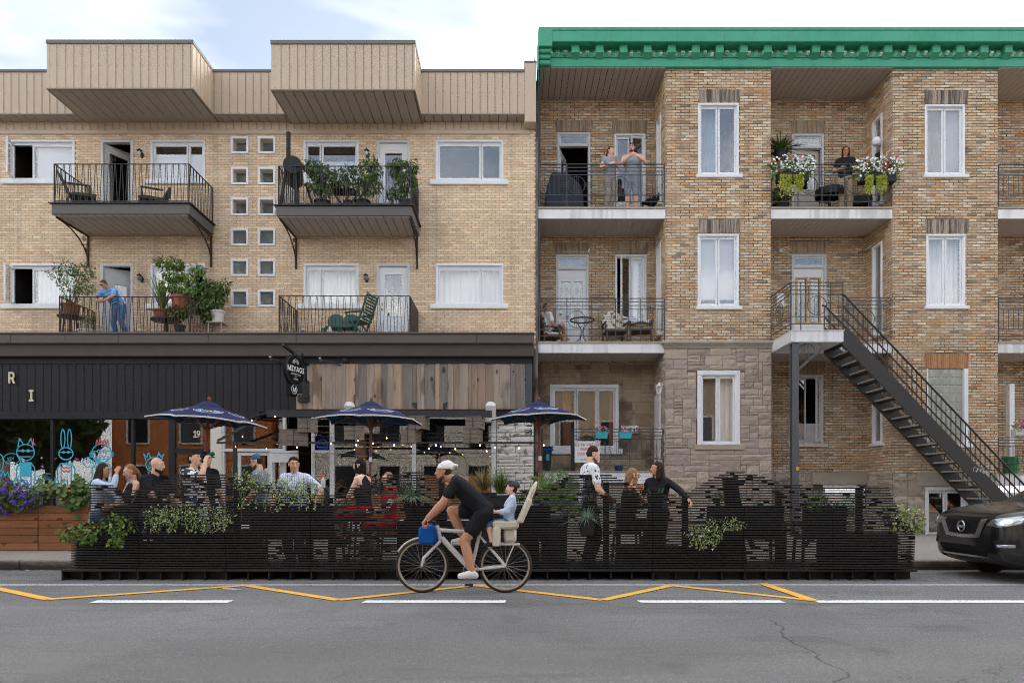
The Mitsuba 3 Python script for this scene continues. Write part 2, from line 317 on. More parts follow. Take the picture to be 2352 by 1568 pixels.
put(LB + '__wall', mm[0], 'tan_mortar'); put(LB + '__wall__bricks', mm[1], 'tan_brick', kind='stuff')
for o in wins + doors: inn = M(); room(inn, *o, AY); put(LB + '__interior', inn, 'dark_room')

def sil(a, b, v0, v1): return (X(a, AY), X(b, AY), Z(v1, AY), Z(v0, AY))
S0, S1 = (412, 424), (699, 710)
window(LB, *wins[0], AY, (1, 2.3), sil(5, 178, *S0), cur=[('b', .34, 1, 0, 1)], opened={0: ('l', 72)}, lab='top floor window with its narrow left casement swung out', head=.03)
window(LB, *wins[1], AY, (2.3, 1), sil(335, 478, 414, 424), cur=[('b', 0, 1, 0, .72)], head=.02)
window(LB, *wins[2], AY, (1, 2.3), sil(686, 832, *S0), cur=[('b', 0, 1, 0, .55)], head=.02)
window(LB, *wins[3], AY, (2.15, 1), sil(989, 1167, 415, 426), head=.02)
window(LB, *wins[4], AY, (1, 2.3), sil(5, 178, *S1), cur=[('s', .3, 1, 0, 1)], opened={0: ('l', 78)}, lab='lower floor window with its narrow left casement swung out', head=.03)
window(LB, *wins[5], AY, (2.0, 1), sil(335, 478, *S1), cur=[('b', 0, .62, 0, 1)], opened={1: ('l', 40)}, head=.03)
window(LB, *wins[6], AY, (1, 2.3), sil(683, 832, *S1), cur=[('s', 0, 1, 0, 1)], head=.05)
window(LB, *wins[7], AY, (2.15, 1), sil(989, 1167, *S1), cur=[('s', 0, 1, 0, 1)], head=.05)
def door(par, o, Y, leaf='white_paint', open_=None, glass=(.25, .75, .45, .85), trans=0, two=False, name='door', thr=True, handle=True):
    x0, x1, z0, z1 = o; d = nk(f'{par}__{name}'); fw = .065
    fr = M().rbox(x0, x0 + fw, Y - .02, Y + .12, z0, z1, .006).rbox(x1 - fw, x1, Y - .02, Y + .12, z0, z1, .006).rbox(x0 + fw, x1 - fw, Y - .018, Y + .12, z1 - fw, z1, .006)
    zt = z1 - fw
    if trans:
        zt = z1 - trans; fr.rbox(x0 + fw, x1 - fw, Y - .01, Y + .12, zt - .06, zt, .006)
        put(d + '__transom', M().rbox(x0 + fw, x1 - fw, Y + .03, Y + .07, zt, zt + .035, .005).rbox(x0 + fw, x1 - fw, Y + .03, Y + .07, z1 - fw - .035, z1 - fw, .005).rbox(x0 + fw, x0 + fw + .035, Y + .031, Y + .07, zt + .035, z1 - fw - .035, .005).rbox(x1 - fw - .035, x1 - fw, Y + .031, Y + .07, zt + .035, z1 - fw - .035, .005), 'white_paint', 30)
        put(d + '__transom_pane', M().quad([x0 + fw, Y + .05, zt], [x1 - fw, Y + .05, zt], [x1 - fw, Y + .05, z1 - fw], [x0 + fw, Y + .05, z1 - fw]), 'glass'); zt -= .06
    put(d + '__frame', fr, 'white_dull', 30)
    W, Hh = x1 - x0 - 2 * fw, zt - z0 - .01
    gl = [(.12, .44, glass[2], glass[3]), (.56, .88, glass[2], glass[3])] if two else [glass]
    pg = sbox(0, 0, W, Hh)
    for g in gl: pg = pg.difference(sbox(g[0] * W, g[2] * Hh, g[1] * W, g[3] * Hh))
    lf, gm, trs = M().poly(pg, 0, .045), M(), []
    for g in gl:
        tr = M(); trs.append(tr)
        a, b, c, e = g[0] * W, g[1] * W, g[2] * Hh, g[3] * Hh
        gm.quad([a, .02, c], [b, .02, c], [b, .02, e], [a, .02, e])
        for q in ((a - .03, a, c - .03, e + .03), (b, b + .03, c - .03, e + .03), (a, b, c - .03, c), (a, b, e, e + .03)): tr.rbox(q[0], q[1], -.014, .004, q[2], q[3], .004)
    if glass[2] > .3:
        for q in ((.12, .44), (.56, .88)): trs.append(M().rbox(q[0] * W, q[1] * W, -.008, .002, .08 * Hh, .3 * Hh, .006))
    hd = M().ell((.07 if open_ is None else W - .07, -.045, Hh * .46), (.028, .03, .028)).ell((.07 if open_ is None else W - .07, -.03, Hh * .53), (.02, .02, .02)).tube([(.07 if open_ is None else W - .07, 0, Hh * .46), (.07 if open_ is None else W - .07, -.04, Hh * .46)], .01)
    R, t = np.eye(3), np.array([x0 + fw, Y + .06, z0 + .005])
    if open_ is not None: R = rotz(open_)
    for m_ in (lf, gm, *trs, hd): m_.move(R, t)
    put(d + '__leaf', lf, leaf); put(d + '__pane', gm, 'glass'); [put(d + '__moulding', tr, leaf, 30) for tr in trs]
    if handle: put(d + '__handle', hd, 'brass', True)
    return d
door(LB, doors[0], AY, 'white_dull', open_=.95, glass=(.16, .84, .12, .9))
door(LB, doors[1], AY, glass=(.2, .8, .3, .88))
door(LB, doors[2], AY, 'white_dull', open_=.6, glass=(.3, .7, .5, .8))
door(LB, doors[3], AY, glass=(.2, .8, .38, .9))
put(LB + '__door_002__curtain', curtain_mesh(doors[2][0] + .2, doors[2][1], doors[2][2], doors[2][3] - .1, AY + .6), 'curtain', True)
put(LB + '__door_003__screen', M().box(doors[3][0] + .22, doors[3][1] - .22, AY + .085, AY + .09, doors[3][2] + .75, doors[3][2] + 1.2), 'charcoal')
scene['ripple_glass'] = {'type': 'twosided', 'bsdf': {'type': 'bumpmap', 'arbitrary': mikit.proc(lambda p, n, uv: fbm(p.x * 16, p.z * 16, 2.0, 2), 2e-3), 'scale': .35, 'bsdf': {'type': 'principled', 'base_color': {'type': 'rgb', 'value': lin((166, 172, 172))}, 'roughness': .12, 'specular': .9}}}
for i, (a, b, c, d) in enumerate(sqs):
    s = nk(LB + '__square_window'); m = M(); f = .055
    for pts in (((a, c), (b, c), (b - f, c + f), (a + f, c + f)), ((b, c), (b, d), (b - f, d - f), (b - f, c + f)), ((b, d), (a, d), (a + f, d - f), (b - f, d - f)), ((a, d), (a, c), (a + f, c + f), (a + f, d - f))):
        m.poly(Polygon(pts).buffer(-.0015), AY - .03, AY + .03)
    put(s + '__frame', m, 'white_paint')
    dep = .24 if i < 6 else .05
    m = M(); q = .05
    for (A, B, C, D) in ((a + q, a + q, c + q, d - q), (b - q, b - q, c + q, d - q)): m.quad([A, AY + .02, C], [A, AY + dep, C], [A, AY + dep, D], [A, AY + .02, D])
    for zz in (c + q, d - q): m.quad([a + q, AY + .02, zz], [b - q, AY + .02, zz], [b - q, AY + dep, zz], [a + q, AY + dep, zz])
    put(s + '__reveal', m, 'cream_paint')
    put(s + '__pane', M().box(a + q, b - q, AY + dep, AY + dep + .01, c + q, d - q), 'ripple_glass')
    if i == 4: put(s + '__sash', M().box(b - q - .09, b - q, AY + dep - .02, AY + dep - .004, c + q, c + q + .12), 'charcoal')
# metal cladding: roof boxes, fascia between them, narrow frieze
def clad(part, x0, x1, Y, z0, z1, pitch=.197, first=None, proud=.012):
    n = max(1, round((x1 - x0) / pitch)); d = (x1 - x0) / n; m = M(); V = M()
    w = d - .016
    V.quad([0, 0, 0], [w, 0, 0], [w, 0, z1 - z0], [0, 0, z1 - z0]); V.quad([w, 0, 0], [w + .004, -proud, 0], [w + .004, -proud, z1 - z0], [w, 0, z1 - z0]); V.quad([w + .004, -proud, 0], [w + .014, -proud, 0], [w + .014, -proud, z1 - z0], [w + .004, -proud, z1 - z0]); V.quad([w + .014, -proud, 0], [w + .018, .002, 0], [w + .018, .002, z1 - z0], [w + .014, -proud, z1 - z0])
    pl = mikit.ply(V.mesh(), 'cladding'); sc = M()
    for i in range(n):
        scene[nk(part + '__panel')] = {**pl, 'to_world': TF().translate([x0 + i * d, Y, z0])}
        sc.box(x0 + i * d + w - .012, x0 + i * d + w, Y - .003, Y + .001, z0, z1)
        for zz in ((z0 + z1) / 2, z0 + .03): sc.ell((x0 + (i + .15) * d, Y - .004, zz), (.008, .006, .008), None, 6, 4)
    put(part + '__screws', sc, 'seam_dark', kind='stuff')
def soffit(part, x0, x1, y0, y1, z, pitch=.24, mt='soffit_tan', slope=0):
    """Boards running away from the street, thin grooves between them."""
    n = max(1, round((x1 - x0) / pitch)); d = (x1 - x0) / n; m = M()
    m.add(BOXV * [d - .02, y1 - y0, .012] + [0, 0, 0], ALLF); m.v[0] = m.v[0] + np.array([[0, 0, slope * (q[1] > .01)] for q in m.v[0]])
    pl = mikit.ply(m.mesh(), mt)
    for i in range(n): scene[nk(part + '__board')] = {**pl, 'to_world': TF().translate([x0 + i * d, y0, z])}
    put(part, M().quad([x0, y0, z + .014], [x1, y0, z + .014], [x1, y1, z + .014 + slope], [x0, y1, z + .014 + slope]), 'seam_dark')
zf0, zf1 = Z(262, FY), Z(166, FY)
bx = []
for (u0, u1, v0, v1) in ((108, 443, 100, 203), (623, 953, 101, 206)):
    b = nk(LB + '__roof_box'); x0, x1, z0, z1 = X(u0, BY), X(u1, BY), Z(v1, BY), Z(v0, BY); bx.append((x0, x1, z0))
    clad(b, x0 + .06, x1 - .03, BY, z0, z1)
    put(b + '__corner_strip', M().box(x0, x0 + .06, BY - .006, BY + .05, z0, z1), 'cladding'); put(b + '__corner_strip', M().box(x1 - .03, x1, BY - .006, BY + .05, z0, z1), 'cladding')
    for x_, e in ((x0, -1), (x1, 1)):
        m = M()
        m.box(x_ if e < 0 else x_ - .02, x_ + .02 if e < 0 else x_, BY + .05, FY + .3, z0, z1)
        for yy in np.arange(BY + .2, FY, .2): m.box(x_ - .012 if e < 0 else x_ - .002, x_ + .002 if e < 0 else x_ + .012, yy, yy + .012, z0, z1)
        put(b + '__shell', m, 'cladding')
    put(b + '__cap', M().rbox(x0 - .015, x1 + .015, BY - .03, FY + .4, z1 - .02, z1 + .075, .008), 'roof_cap')
    m = M().box(x0 - .012, x1 + .012, BY - .012, BY + .03, z0 - .035, z0 - .001).box(x0 - .012, x0 + .03, BY + .03, AY, z0 - .035, z0 - .002).box(x1 - .03, x1 + .012, BY + .03, AY, z0 - .035, z0 - .002); put(b + '__trim', m, 'cladding_dark')
zs = bx[0][2] - .03
fa = LB + '__roof_fascia'
for (a, b) in ((xl, X(168, FY)), (X(440, FY), X(655, FY)), (X(900, FY), X(1207, FY))): clad(fa, a, b, FY, zf0, zf1)
m = M().box(xl, X(1207, FY), FY + .02, FY + .3, zf0, zf1).rbox(X(1205, FY), X(1231, FY), FY - .03, FY + .5, Z(282, FY), Z(146, FY), .01)
put(fa + '__backing', m, 'cladding'); put(fa + '__cap', M().rbox(xl, X(1206, FY), FY - .03, FY + .5, zf1 - .01, zf1 + .06, .008).rbox(X(1204, FY), X(1233, FY), FY - .045, FY + .5, Z(146, FY), Z(142, FY), .008), 'roof_cap')
put(fa + '__trim', M().box(xl, X(1207, FY), FY - .014, FY + .02, zf0 - .03, zf0 - .001), 'cladding_dark')
soffit(LB + '__soffit', xl, xr, FY + .02, AY, zf0 - .03)
for (x0, x1, z0) in bx: soffit(nk(LB + '__roof_box_soffit'), x0 + .03, x1 - .03, BY + .03, AY - .02, z0 - .032)
put(LB + '__roof', M().box(xl, xr, FY + .3, AY + 8, zf1 - .3, zf1 - .1), 'roof_cap')
clad(LB + '__frieze', xl, xr - .15, AY - .02, Z(302, AY), zf0 - .03, .2)
put(LB + '__frieze__trim', M().rbox(xl, xr - .15, AY - .05, AY + .02, Z(310, AY), Z(301, AY), .006), 'cladding')
# two hanging balconies
def bal(u0, u1, vt, vb, top, u_r, seedlab, col):
    b = nk(LB + '__balcony'); labels[b] = {'label': seedlab}
    x0, x1, z0, z1 = X(u0, GY), X(u1, GY), Z(vb, GY), Z(vt, GY)
    put(b + '__slab', M().rbox(x0, x1, GY, AY - .005, z0 + .02, z1 - .025, .01), col, 30)
    put(b + '__deck', M().box(x0 - .05, x1 + .05, GY - .05, AY - .006, z1 - .024, z1), 'black_metal')
    n = max(1, round((x1 - x0 - .1) / .21)); d = (x1 - x0 - .1) / n; m = M().box(0, d - .02, 0, AY - GY - .08, 0, .018); pl = mikit.ply(m.mesh(), 'soffit_brown')
    for i in range(n): scene[nk(b + '__soffit_board')] = {**pl, 'to_world': TF().translate([x0 + .05 + i * d, GY + .04, z0])}
    m = M(); zt = Z(top, GY); a, c = x0 + .05, x1 - .03
    zigzag_rail(m, (a, GY + .03), (c, GY + .03), z1, zt, .158); zigzag_rail(m, (c, GY + .03), (c, AY - .02), z1, zt, .158); zigzag_rail(m, (a, GY + .03), (a, AY - .02), z1, zt, .158)
    put(b + '__railing', m, 'black_metal')
    for xx in (x0 + .06, x1 - .06):
        m = M(); zw = z0 - .012; zl = zw - .72
        m.bar((xx, AY - .03, zw), (xx, AY - .03, zl - .1), .045); m.bar((xx, AY - .03, zw - .01), (xx, GY + .08, zw - .01), .03)
        t = np.linspace(0, PI / 2, 12); y_ = AY - .03 - 1.15 * (1 - np.cos(t)); z_ = zl + .7 * np.sin(t)
        for i in range(11): m.bar((xx, y_[i], z_[i]), (xx, y_[i + 1], z_[i + 1]), .03, .02)
        for (cy, cz, r, s) in ((AY - .2, zw - .14, .075, 1), (AY - .14, zw - .4, .06, -1)):
            th = np.linspace(0, 3.2 * PI, 26); rr = r * (1 - th / (4 * PI)); m.tube(np.stack([th * 0 + xx, cy + rr * np.cos(th) * s, cz + rr * np.sin(th)], 1), .008, 5)
        m.bar((xx, AY - .05, zw - .22), (xx, AY - .3, zw - .34), .014)
        put(b + '__bracket', m, 'rust_metal')
    return x0, x1, z1
BA = bal(118, 435, 466, 494, 376, 0, 'left hanging balcony with two grey lounge chairs', 'slab_grey')
BB = bal(634, 946, 471, 498, 381, 0, 'right hanging balcony crowded with tomato plants', 'slab_grey')
RY = 16.62
for (u0, u1, top, u2, u3, nm) in ((137, 437, 682, 210, 482, 'left low railing on the restaurant roof'), (641, 941, 680, 680, 958, 'right low railing on the restaurant roof')):
    m = M(); a, c = X(u0, RY), X(u1, RY); zt = Z(top, RY)
    zigzag_rail(m, (a, RY), (c, RY), zroof, zt, .165)
    for xx in (a, c): zigzag_rail(m, (xx, RY), (xx, AY - .02), zroof, zt, .165)
    if u0 > 500: m.box(c + .02, c + .03, RY, AY - .03, zroof + .05, zt - .02)
    single('roof_railing', m, 'rust_metal', ('dark zigzag iron railing around the plants on the restaurant roof' if u0 < 500 else 'dark zigzag iron railing in front of the green chairs'), 'railing')
# wall lamps
def globe_lamp(u, v, Y, lab, kind):
    t = thing('wall_lamp', lab, 'lamp', 'wall lamps beside the apartment doors'); c = P(u, v, Y - .14)
    m = M().lathe([(0, .11), (.015, .1), (.03, .075), (.06, .05), (.07, .04), (0, .04)], c, 12); m.tube([c + [0, .14, -.02], c + [0, .05, .06], c + [0, 0, .08]], .012); m.ell(c + [0, .13, -.02], (.05, .02, .08))
    put(t + '__bracket', m, 'black_metal' if kind else 'charcoal', 40)
    put(t + '__shade', M().ell(c + [0, 0, -.015], (.062, .062, .07) if not kind else (.035, .035, .055)), 'white_dull' if kind else 'lamp_globe', True)
mat('lamp_globe', (120, 116, 110), .25, .6)
globe_lamp(320, 350, AY, 'black wall lamp with bare white bulb beside the open upper door', 1); globe_lamp(842, 350, AY, 'black wall lamp beside the upper white door above the tomato plants', 1)
globe_lamp(320, 637, AY, 'round wall lamp beside the leaning man\'s doorway', 0); globe_lamp(840, 637, AY, 'round wall lamp above the green folding chair', 0)
# ---------------------------------------------------------------- ground
def asphalt(p, n, uv):
    g = fbm(p.x * 90, p.y * 90, 1.0, 3); b = fbm(p.x * .7, p.y * 1.6, 2.0, 4); s = fbm(p.x * 1.1, p.y * 9, 5.0, 3)
    spk = sstep(.72, .8, nz(p.x * 140, p.y * 140, 7.0))
    w1, w2, _ = mikit.voronoi(p.x * .55 + .9 * fbm(p.x * 3, p.y * 3, 1.0, 4), p.y * .55 + .9 * fbm(p.x * 3, p.y * 3, 9.0, 4))
    crack = (1 - sstep(.0, .012, w2 - w1)) * sstep(.5, .58, nz(p.x * .35 + 3, p.y * .5, 3.0))
    tr_ = [tuple(float(q) for q in G(*w)) for w in ((1768, 1424), (1792, 1438), (1800, 1447), (1790, 1453), (1816, 1470), (1846, 1488), (1872, 1502), (1900, 1522), (1925, 1534), (1950, 1552), (1916, 1566), (1912, 1600))]; cd = mf(9.0)
    qx, qy = p.x + .09 * (fbm(p.x * 9, p.y * 9, 4.0, 3) - .5), p.y + .09 * (fbm(p.x * 9, p.y * 9, 8.0, 3) - .5)
    for (ax, ay), (bx, by) in zip(tr_, tr_[1:]):
        dx, dy = bx - ax, by - ay; t = dr.clip(((qx - ax) * dx + (qy - ay) * dy) / (dx * dx + dy * dy), 0, 1); cd = dr.minimum(cd, dr.sqrt(dr.square(qx - ax - t * dx) + dr.square(qy - ay - t * dy)))
    crack = dr.maximum(crack, 1 - sstep(.004, .016, cd))
    tr = sstep(.62, .72, s) * sstep(.45, .6, nz(p.x * 3, p.y * 20, 2.0))
    c = mi.Color3f(.150, .149, .149) * (.72 + .6 * g) * (.82 + .38 * b) + mi.Color3f(.1) * spk * .7
    pat = sstep(.5, .56, nz(p.x * .42 + 7, p.y * .55, 4.0)); c = c * (1 - .10 * pat) * (1 + .14 * sstep(.5, .75, fbm(p.x * .25, p.y * 1.3, 11.0, 3))); oil = sstep(.7, .8, fbm(p.x * 1.7 + 4, p.y * 2.2, 6.0, 3)); c = c * (1 - .16 * oil)
    return c * (1 - .5 * crack) * (1 - .12 * tr)
bumped('asphalt', mikit.proc(asphalt), lambda p, n, uv: nz(p.x * 120, p.y * 120, 1.0), .006, .85, .25)
scene['concrete'] = {'type': 'twosided', 'bsdf': {'type': 'principled', 'roughness': .9, 'specular': .2, 'base_color': mikit.proc(lambda p, n, uv: mix(lin((112, 107, 103)), lin((138, 132, 126)), fbm(p.x * 1.3, p.y * 1.3, p.z * 3, 4)) * (.88 + .24 * fbm(p.x * 40, p.y * 40, p.z * 40, 3)))}}
scene['kerb_stone'] = {'type': 'twosided', 'bsdf': {'type': 'principled', 'roughness': .9, 'specular': .2, 'base_color': mikit.proc(lambda p, n, uv: mix(lin((64, 62, 60)), lin((128, 122, 116)), sstep(.05, .17, p.z + .08 * (fbm(p.x * 7, p.z * 12, 1.0, 4) - .5))) * (.7 + .6 * fbm(p.x * 28, p.y * 28, p.z * 28, 3)))}}
def worn(c, t): return mikit.proc(lambda p, n, uv: mix(mi.Color3f(.11), lin(c), sstep(t - .12, t + .05, .7 * fbm(p.x * 22, p.y * 60, 3.0, 4) + .3 * fbm(p.x * 3, p.y * 6, 5.0, 3) + .02) * (.8 + .25 * fbm(p.x * 2, p.y * 30, 1.0, 3))))
for nm, c, t in (('white_line', (216, 216, 216), .36), ('faded_line', (172, 173, 175), .36), ('yellow_line', (224, 168, 70), .34)): scene[nm] = {'type': 'twosided', 'bsdf': {'type': 'principled', 'roughness': .8, 'specular': .2, 'base_color': worn(c, t)}}
KY = 11.08
struct('road', M().quad([-160, -40, 0], [160, -40, 0], [160, KY + .2, 0], [-160, KY + .2, 0]), 'asphalt')
struct('sidewalk', M().quad([-160, KY + .15, .155], [160, KY + .15, .155], [160, 60, .16], [-160, 60, .16]), 'concrete')
for i in range(16): struct('kerb', M().rbox(-16 + 2 * i + .006, -14 + 2 * i - .006, KY, KY + .16, -.1, .158, .018), 'kerb_stone', smooth=30)
def G(u, v, z=0): Y = (EYE - z) * F / (v - VY); return np.array([X(u, Y), Y])
def strip(name, pts, bs, z, lab=None):
    p = np.array([[*q, z] for q in pts]); m = M()
    for i in range(1, len(p) - 1): m.add([p[0], p[i], p[i + 1]], [(0, 1, 2)])
    struct(name, m, bs)
for (a, b, c, d) in ((204, 225, 538, 521), (829, 842, 1163, 1160), (1462, 1474, 1806, 1790), (1866, 1882, 2470, 2470)):
    v0, v1 = 1384.5, 1378.5
    strip('lane_line', [G(a, v0), G(d, v0), G(c, v1), G(b, v1)] if a < 1300 else [G(b, v0), G(c, v0), G(d, v1), G(a, v1)], 'white_line', .004)
strip('parking_line', [G(-200, 1344.5), G(2600, 1344.5), G(2600, 1341.5), G(-200, 1341.5)], 'faded_line', .004)
zz = [(-150, 1384), (-20, 1349), (112, 1378), (556, 1345), (778, 1379), (1090, 1344), (1385, 1380), (1542, 1344), (1850, 1380)]
zz = [(-20, 1349), (112, 1377), (566, 1345), (778, 1378.5), (1092, 1345), (1385, 1378.5), (1542, 1345), (1875, 1380)]
gp = [G(*q) for q in zz]
def quadline(a, b, w): d = unit(b - a); n = np.array([-d[1], d[0]]) * w / 2; return [a - n, b - n, b + n, a + n]
for i in range(len(gp) - 1): strip('zigzag_line', quadline(gp[i], gp[i + 1], .125), 'yellow_line', .0075 + .0012 * (i % 2))
strip('zigzag_line', quadline(G(1752, 1341), G(1868, 1380), .14), 'yellow_line', .0105)
strip('paint_scrap', [G(512, 1351), G(553, 1353), G(553, 1354.5), G(512, 1352.5)], 'white_line', .005)
# ---------------------------------------------------------------- right: old brick building with the green cornice
RB = thing('brick_building', 'old mottled brick building with green cornice, recessed balconies and white slabs', 'building')
RY0, RY1 = 18.0, 19.35
def xb(u): return X(u, RY0)
XB = dict(a=xb(1236), b=xb(1528), c=xb(1770), d=xb(2049), e=xb(2291), f=xb(2600))
ztop = Z(160, RY0); zgr = .16
mm = [M(), M()]
def fr(u0, u1, v0, v1, Y=RY0): return (X(u0, Y), X(u1, Y), Z(v1, Y), Z(v0, Y))
b1 = [fr(1603, 1697, 238, 402), fr(1602, 1697, 538, 704), fr(1600, 1698, 852, 1021)]
b2 = [fr(2124, 2216, 241, 402), fr(2127, 2217, 538, 703), fr(2128, 2222, 847, 1020), fr(2123, 2222, 1118, 1230)]
zsl = [Z(477, RY0), Z(785, RY0), 1.81]               # balcony floors
L1 = [fr(1605, 1699, 206, 237), fr(1604, 1699, 505, 536)]; L2 = [fr(2123, 2221, 208, 240), fr(2127, 2224, 505, 537), fr(2124, 2223, 812, 846)]
r1 = [(*fr(1280, 1356, 305, 400, RY1)[:2], zsl[0], Z(305, RY1)), fr(1411, 1483, 308, 470, RY1), (*fr(1277, 1352, 585, 700, RY1)[:2], zsl[1], Z(585, RY1)), fr(1413, 1485, 585, 736, RY1), fr(1263, 1421, 883, 1030, RY1)]
r1l = [fr(1277, 1360, 277, 304, RY1), fr(1409, 1485, 277, 307, RY1), fr(1274, 1356, 556, 584, RY1), fr(1411, 1487, 556, 584, RY1)]
r2 = [(*fr(1818, 1892, 308, 400, RY1)[:2], zsl[0], Z(308, RY1)), (*fr(1818, 1898, 584, 700, RY1)[:2], zsl[1], Z(584, RY1)), fr(1822, 1891, 861, 1018, RY1), fr(1889, 1985, 1113, 1165, RY1)]
r2l = [fr(1815, 1895, 277, 307, RY1), fr(1817, 1899, 555, 583, RY1), fr(1820, 1892, 826, 860, RY1)]
zst = Z(793, RY0)                                    # top of the stone cladding on the left bay
zfd = Z(1086, RY0)                                   # top of the stone foundation
def rel(x0, ops): return [(o[0] - x0, o[1] - x0, o[2], o[3]) for o in ops]
g = np.random.default_rng(11)
kw = dict(spec=OB, brick='old_brick', mortar='old_mortar', mm=mm, jit=.011, rng=g)
W_ = XB['c'] - XB['b']
wall(RB, (XB['b'], RY0), (1, 0), (0, -1), W_, zst, ztop, rel(XB['b'], b1[:2] + L1), want=300, focus=(xb(1640) - XB['b'], Z(330, RY0)), **kw)
wall(RB, (XB['d'], RY0), (1, 0), (0, -1), XB['e'] - XB['d'], zfd, ztop, rel(XB['d'], b2[:3] + L2), **kw)
wall(RB, (XB['a'], RY1), (1, 0), (0, -1), XB['b'] - XB['a'], zsl[1] - .4, ztop, rel(XB['a'], r1[:4] + r1l), **kw)
wall(RB, (XB['c'], RY1), (1, 0), (0, -1), XB['d'] - XB['c'], Z(1086, RY1), ztop, rel(XB['c'], r2[:3] + r2l), **kw)
wall(RB, (XB['e'], RY1), (1, 0), (0, -1), XB['f'] - XB['e'], 1.6, ztop, [], **kw)
D_ = RY1 - RY0
sw = lambda z0, z1: (.45, .95, z0, z1)               # narrow windows in the sides of the recesses
so = [sw(zsl[0] + .35, Z(300, RY1)), sw(zsl[1] + .35, Z(580, RY1))]
wall(RB, (XB['b'], RY0), (0, 1), (-1, 0), D_, zst, ztop, so, **kw)
wall(RB, (XB['d'], RY0), (0, 1), (-1, 0), D_, zfd, ztop, so + [sw(2.6, Z(880, RY1))], **kw)
wall(RB, (XB['c'], RY0), (0, 1), (1, 0), D_, zst, ztop, [], **kw); wall(RB, (XB['e'], RY0), (0, 1), (1, 0), D_, zfd, ztop, [], **kw)
put(RB + '__wall', mm[0], 'old_mortar'); put(RB + '__wall__bricks', mm[1], 'old_brick', kind='stuff')
# soldier-course lintels, brick by brick
def soldier(ops, Y, bs, n, lab=None, N=None):
    for o in ops:
        l = nk(RB + '__lintel'); 
        if lab: labels[l] = {'label': lab}
        w = (o[1] - o[0]) / n; tp = .12
        for i in range(n):
            m = M(); k = (i + .5) / n * 2 - 1; x = o[0] + i * w; h = o[3] - o[2]; s = k * .045
            q = [(x + .004 - s * .0, o[2]), (x + w - .004, o[2]), (x + w - .004 + s, o[3] - .004), (x + .004 + s, o[3] - .004)]
            m.poly(Polygon(q), Y - .012 - .006 * g.random(), Y + .05); put(l + '__brick', m, bs)
stain = lambda a, b: mikit.proc(lambda p, n, uv: mix(lin(a), lin(b), sstep(.25, .72, .55 * nz(p.x * 19, 1.0, p.y) + .45 * fbm(p.x * 40, p.z * 4, 2.0, 3))))
for nm, a, b in (('lintel_grey', (92, 86, 80), (176, 160, 144)), ('lintel_tan', (134, 118, 100), (180, 160, 134)), ('lintel_orange', (164, 116, 82), (190, 142, 104))):
    scene[nm] = {'type': 'twosided', 'bsdf': {'type': 'principled', 'base_color': stain(a, b), 'roughness': .85, 'specular': .2}}
soldier(L1 + L2[:2], RY0, 'lintel_grey', 20, 'soot stained lintel of upright bricks'); soldier(L2[2:], RY0, 'lintel_orange', 21, 'new orange lintel of upright bricks'); soldier(r1l + r2l, RY1, 'lintel_tan', 20)
# rock-faced ashlar
def rock(p, n, uv):
    c = dr.select(uv.x > .66, mi.Color3f(*lin((170, 157, 145))), dr.select(uv.x > .33, mi.Color3f(*lin((160, 146, 136))), mi.Color3f(*lin((180, 166, 150)))))
    return c * (.8 + .4 * fbm(p.x * 5, p.z * 5, p.y * 5, 4)) * (.9 + .2 * nz(p.x * 60, p.z * 60, p.y * 60))
bumped('rock_face', mikit.proc(rock), lambda p, n, uv: fbm(p.x * 9, p.z * 14, p.y * 9, 4), .05, .9, .2)
def rock2(p, n, uv):
    st = sstep(.52, .68, fbm(p.x * 1.6, p.z * 1.1, 8.0, 4))
    c = dr.select(uv.x > .66, mi.Color3f(*lin((164, 146, 124))), dr.select(uv.x > .33, mi.Color3f(*lin((148, 130, 112))), mi.Color3f(*lin((172, 156, 134)))))
    return c * (.8 + .4 * fbm(p.x * 6, p.z * 6, p.y * 6, 4)) * (1 - .5 * st)
bumped('rock_tan', mikit.proc(rock2), lambda p, n, uv: fbm(p.x * 9, p.z * 14, p.y * 9, 4), .03, .9, .2)
def rock3(p, n, uv): return mix(lin((162, 150, 136)), lin((192, 180, 164)), fbm(p.x * 4, p.z * 6, p.y * 4, 4)) * (.85 + .3 * uv.x) * (1 - .3 * sstep(.66, .74, nz(p.x * 9, p.z * 11, 5.0)))
bumped('rock_foundation', mikit.proc(rock3), lambda p, n, uv: fbm(p.x * 7, p.z * 12, p.y * 9, 4), .06, .9, .2)
mat('red_mortar', (112, 84, 78), .95, .1); mat('dark_mortar', (92, 82, 72), .95, .1)
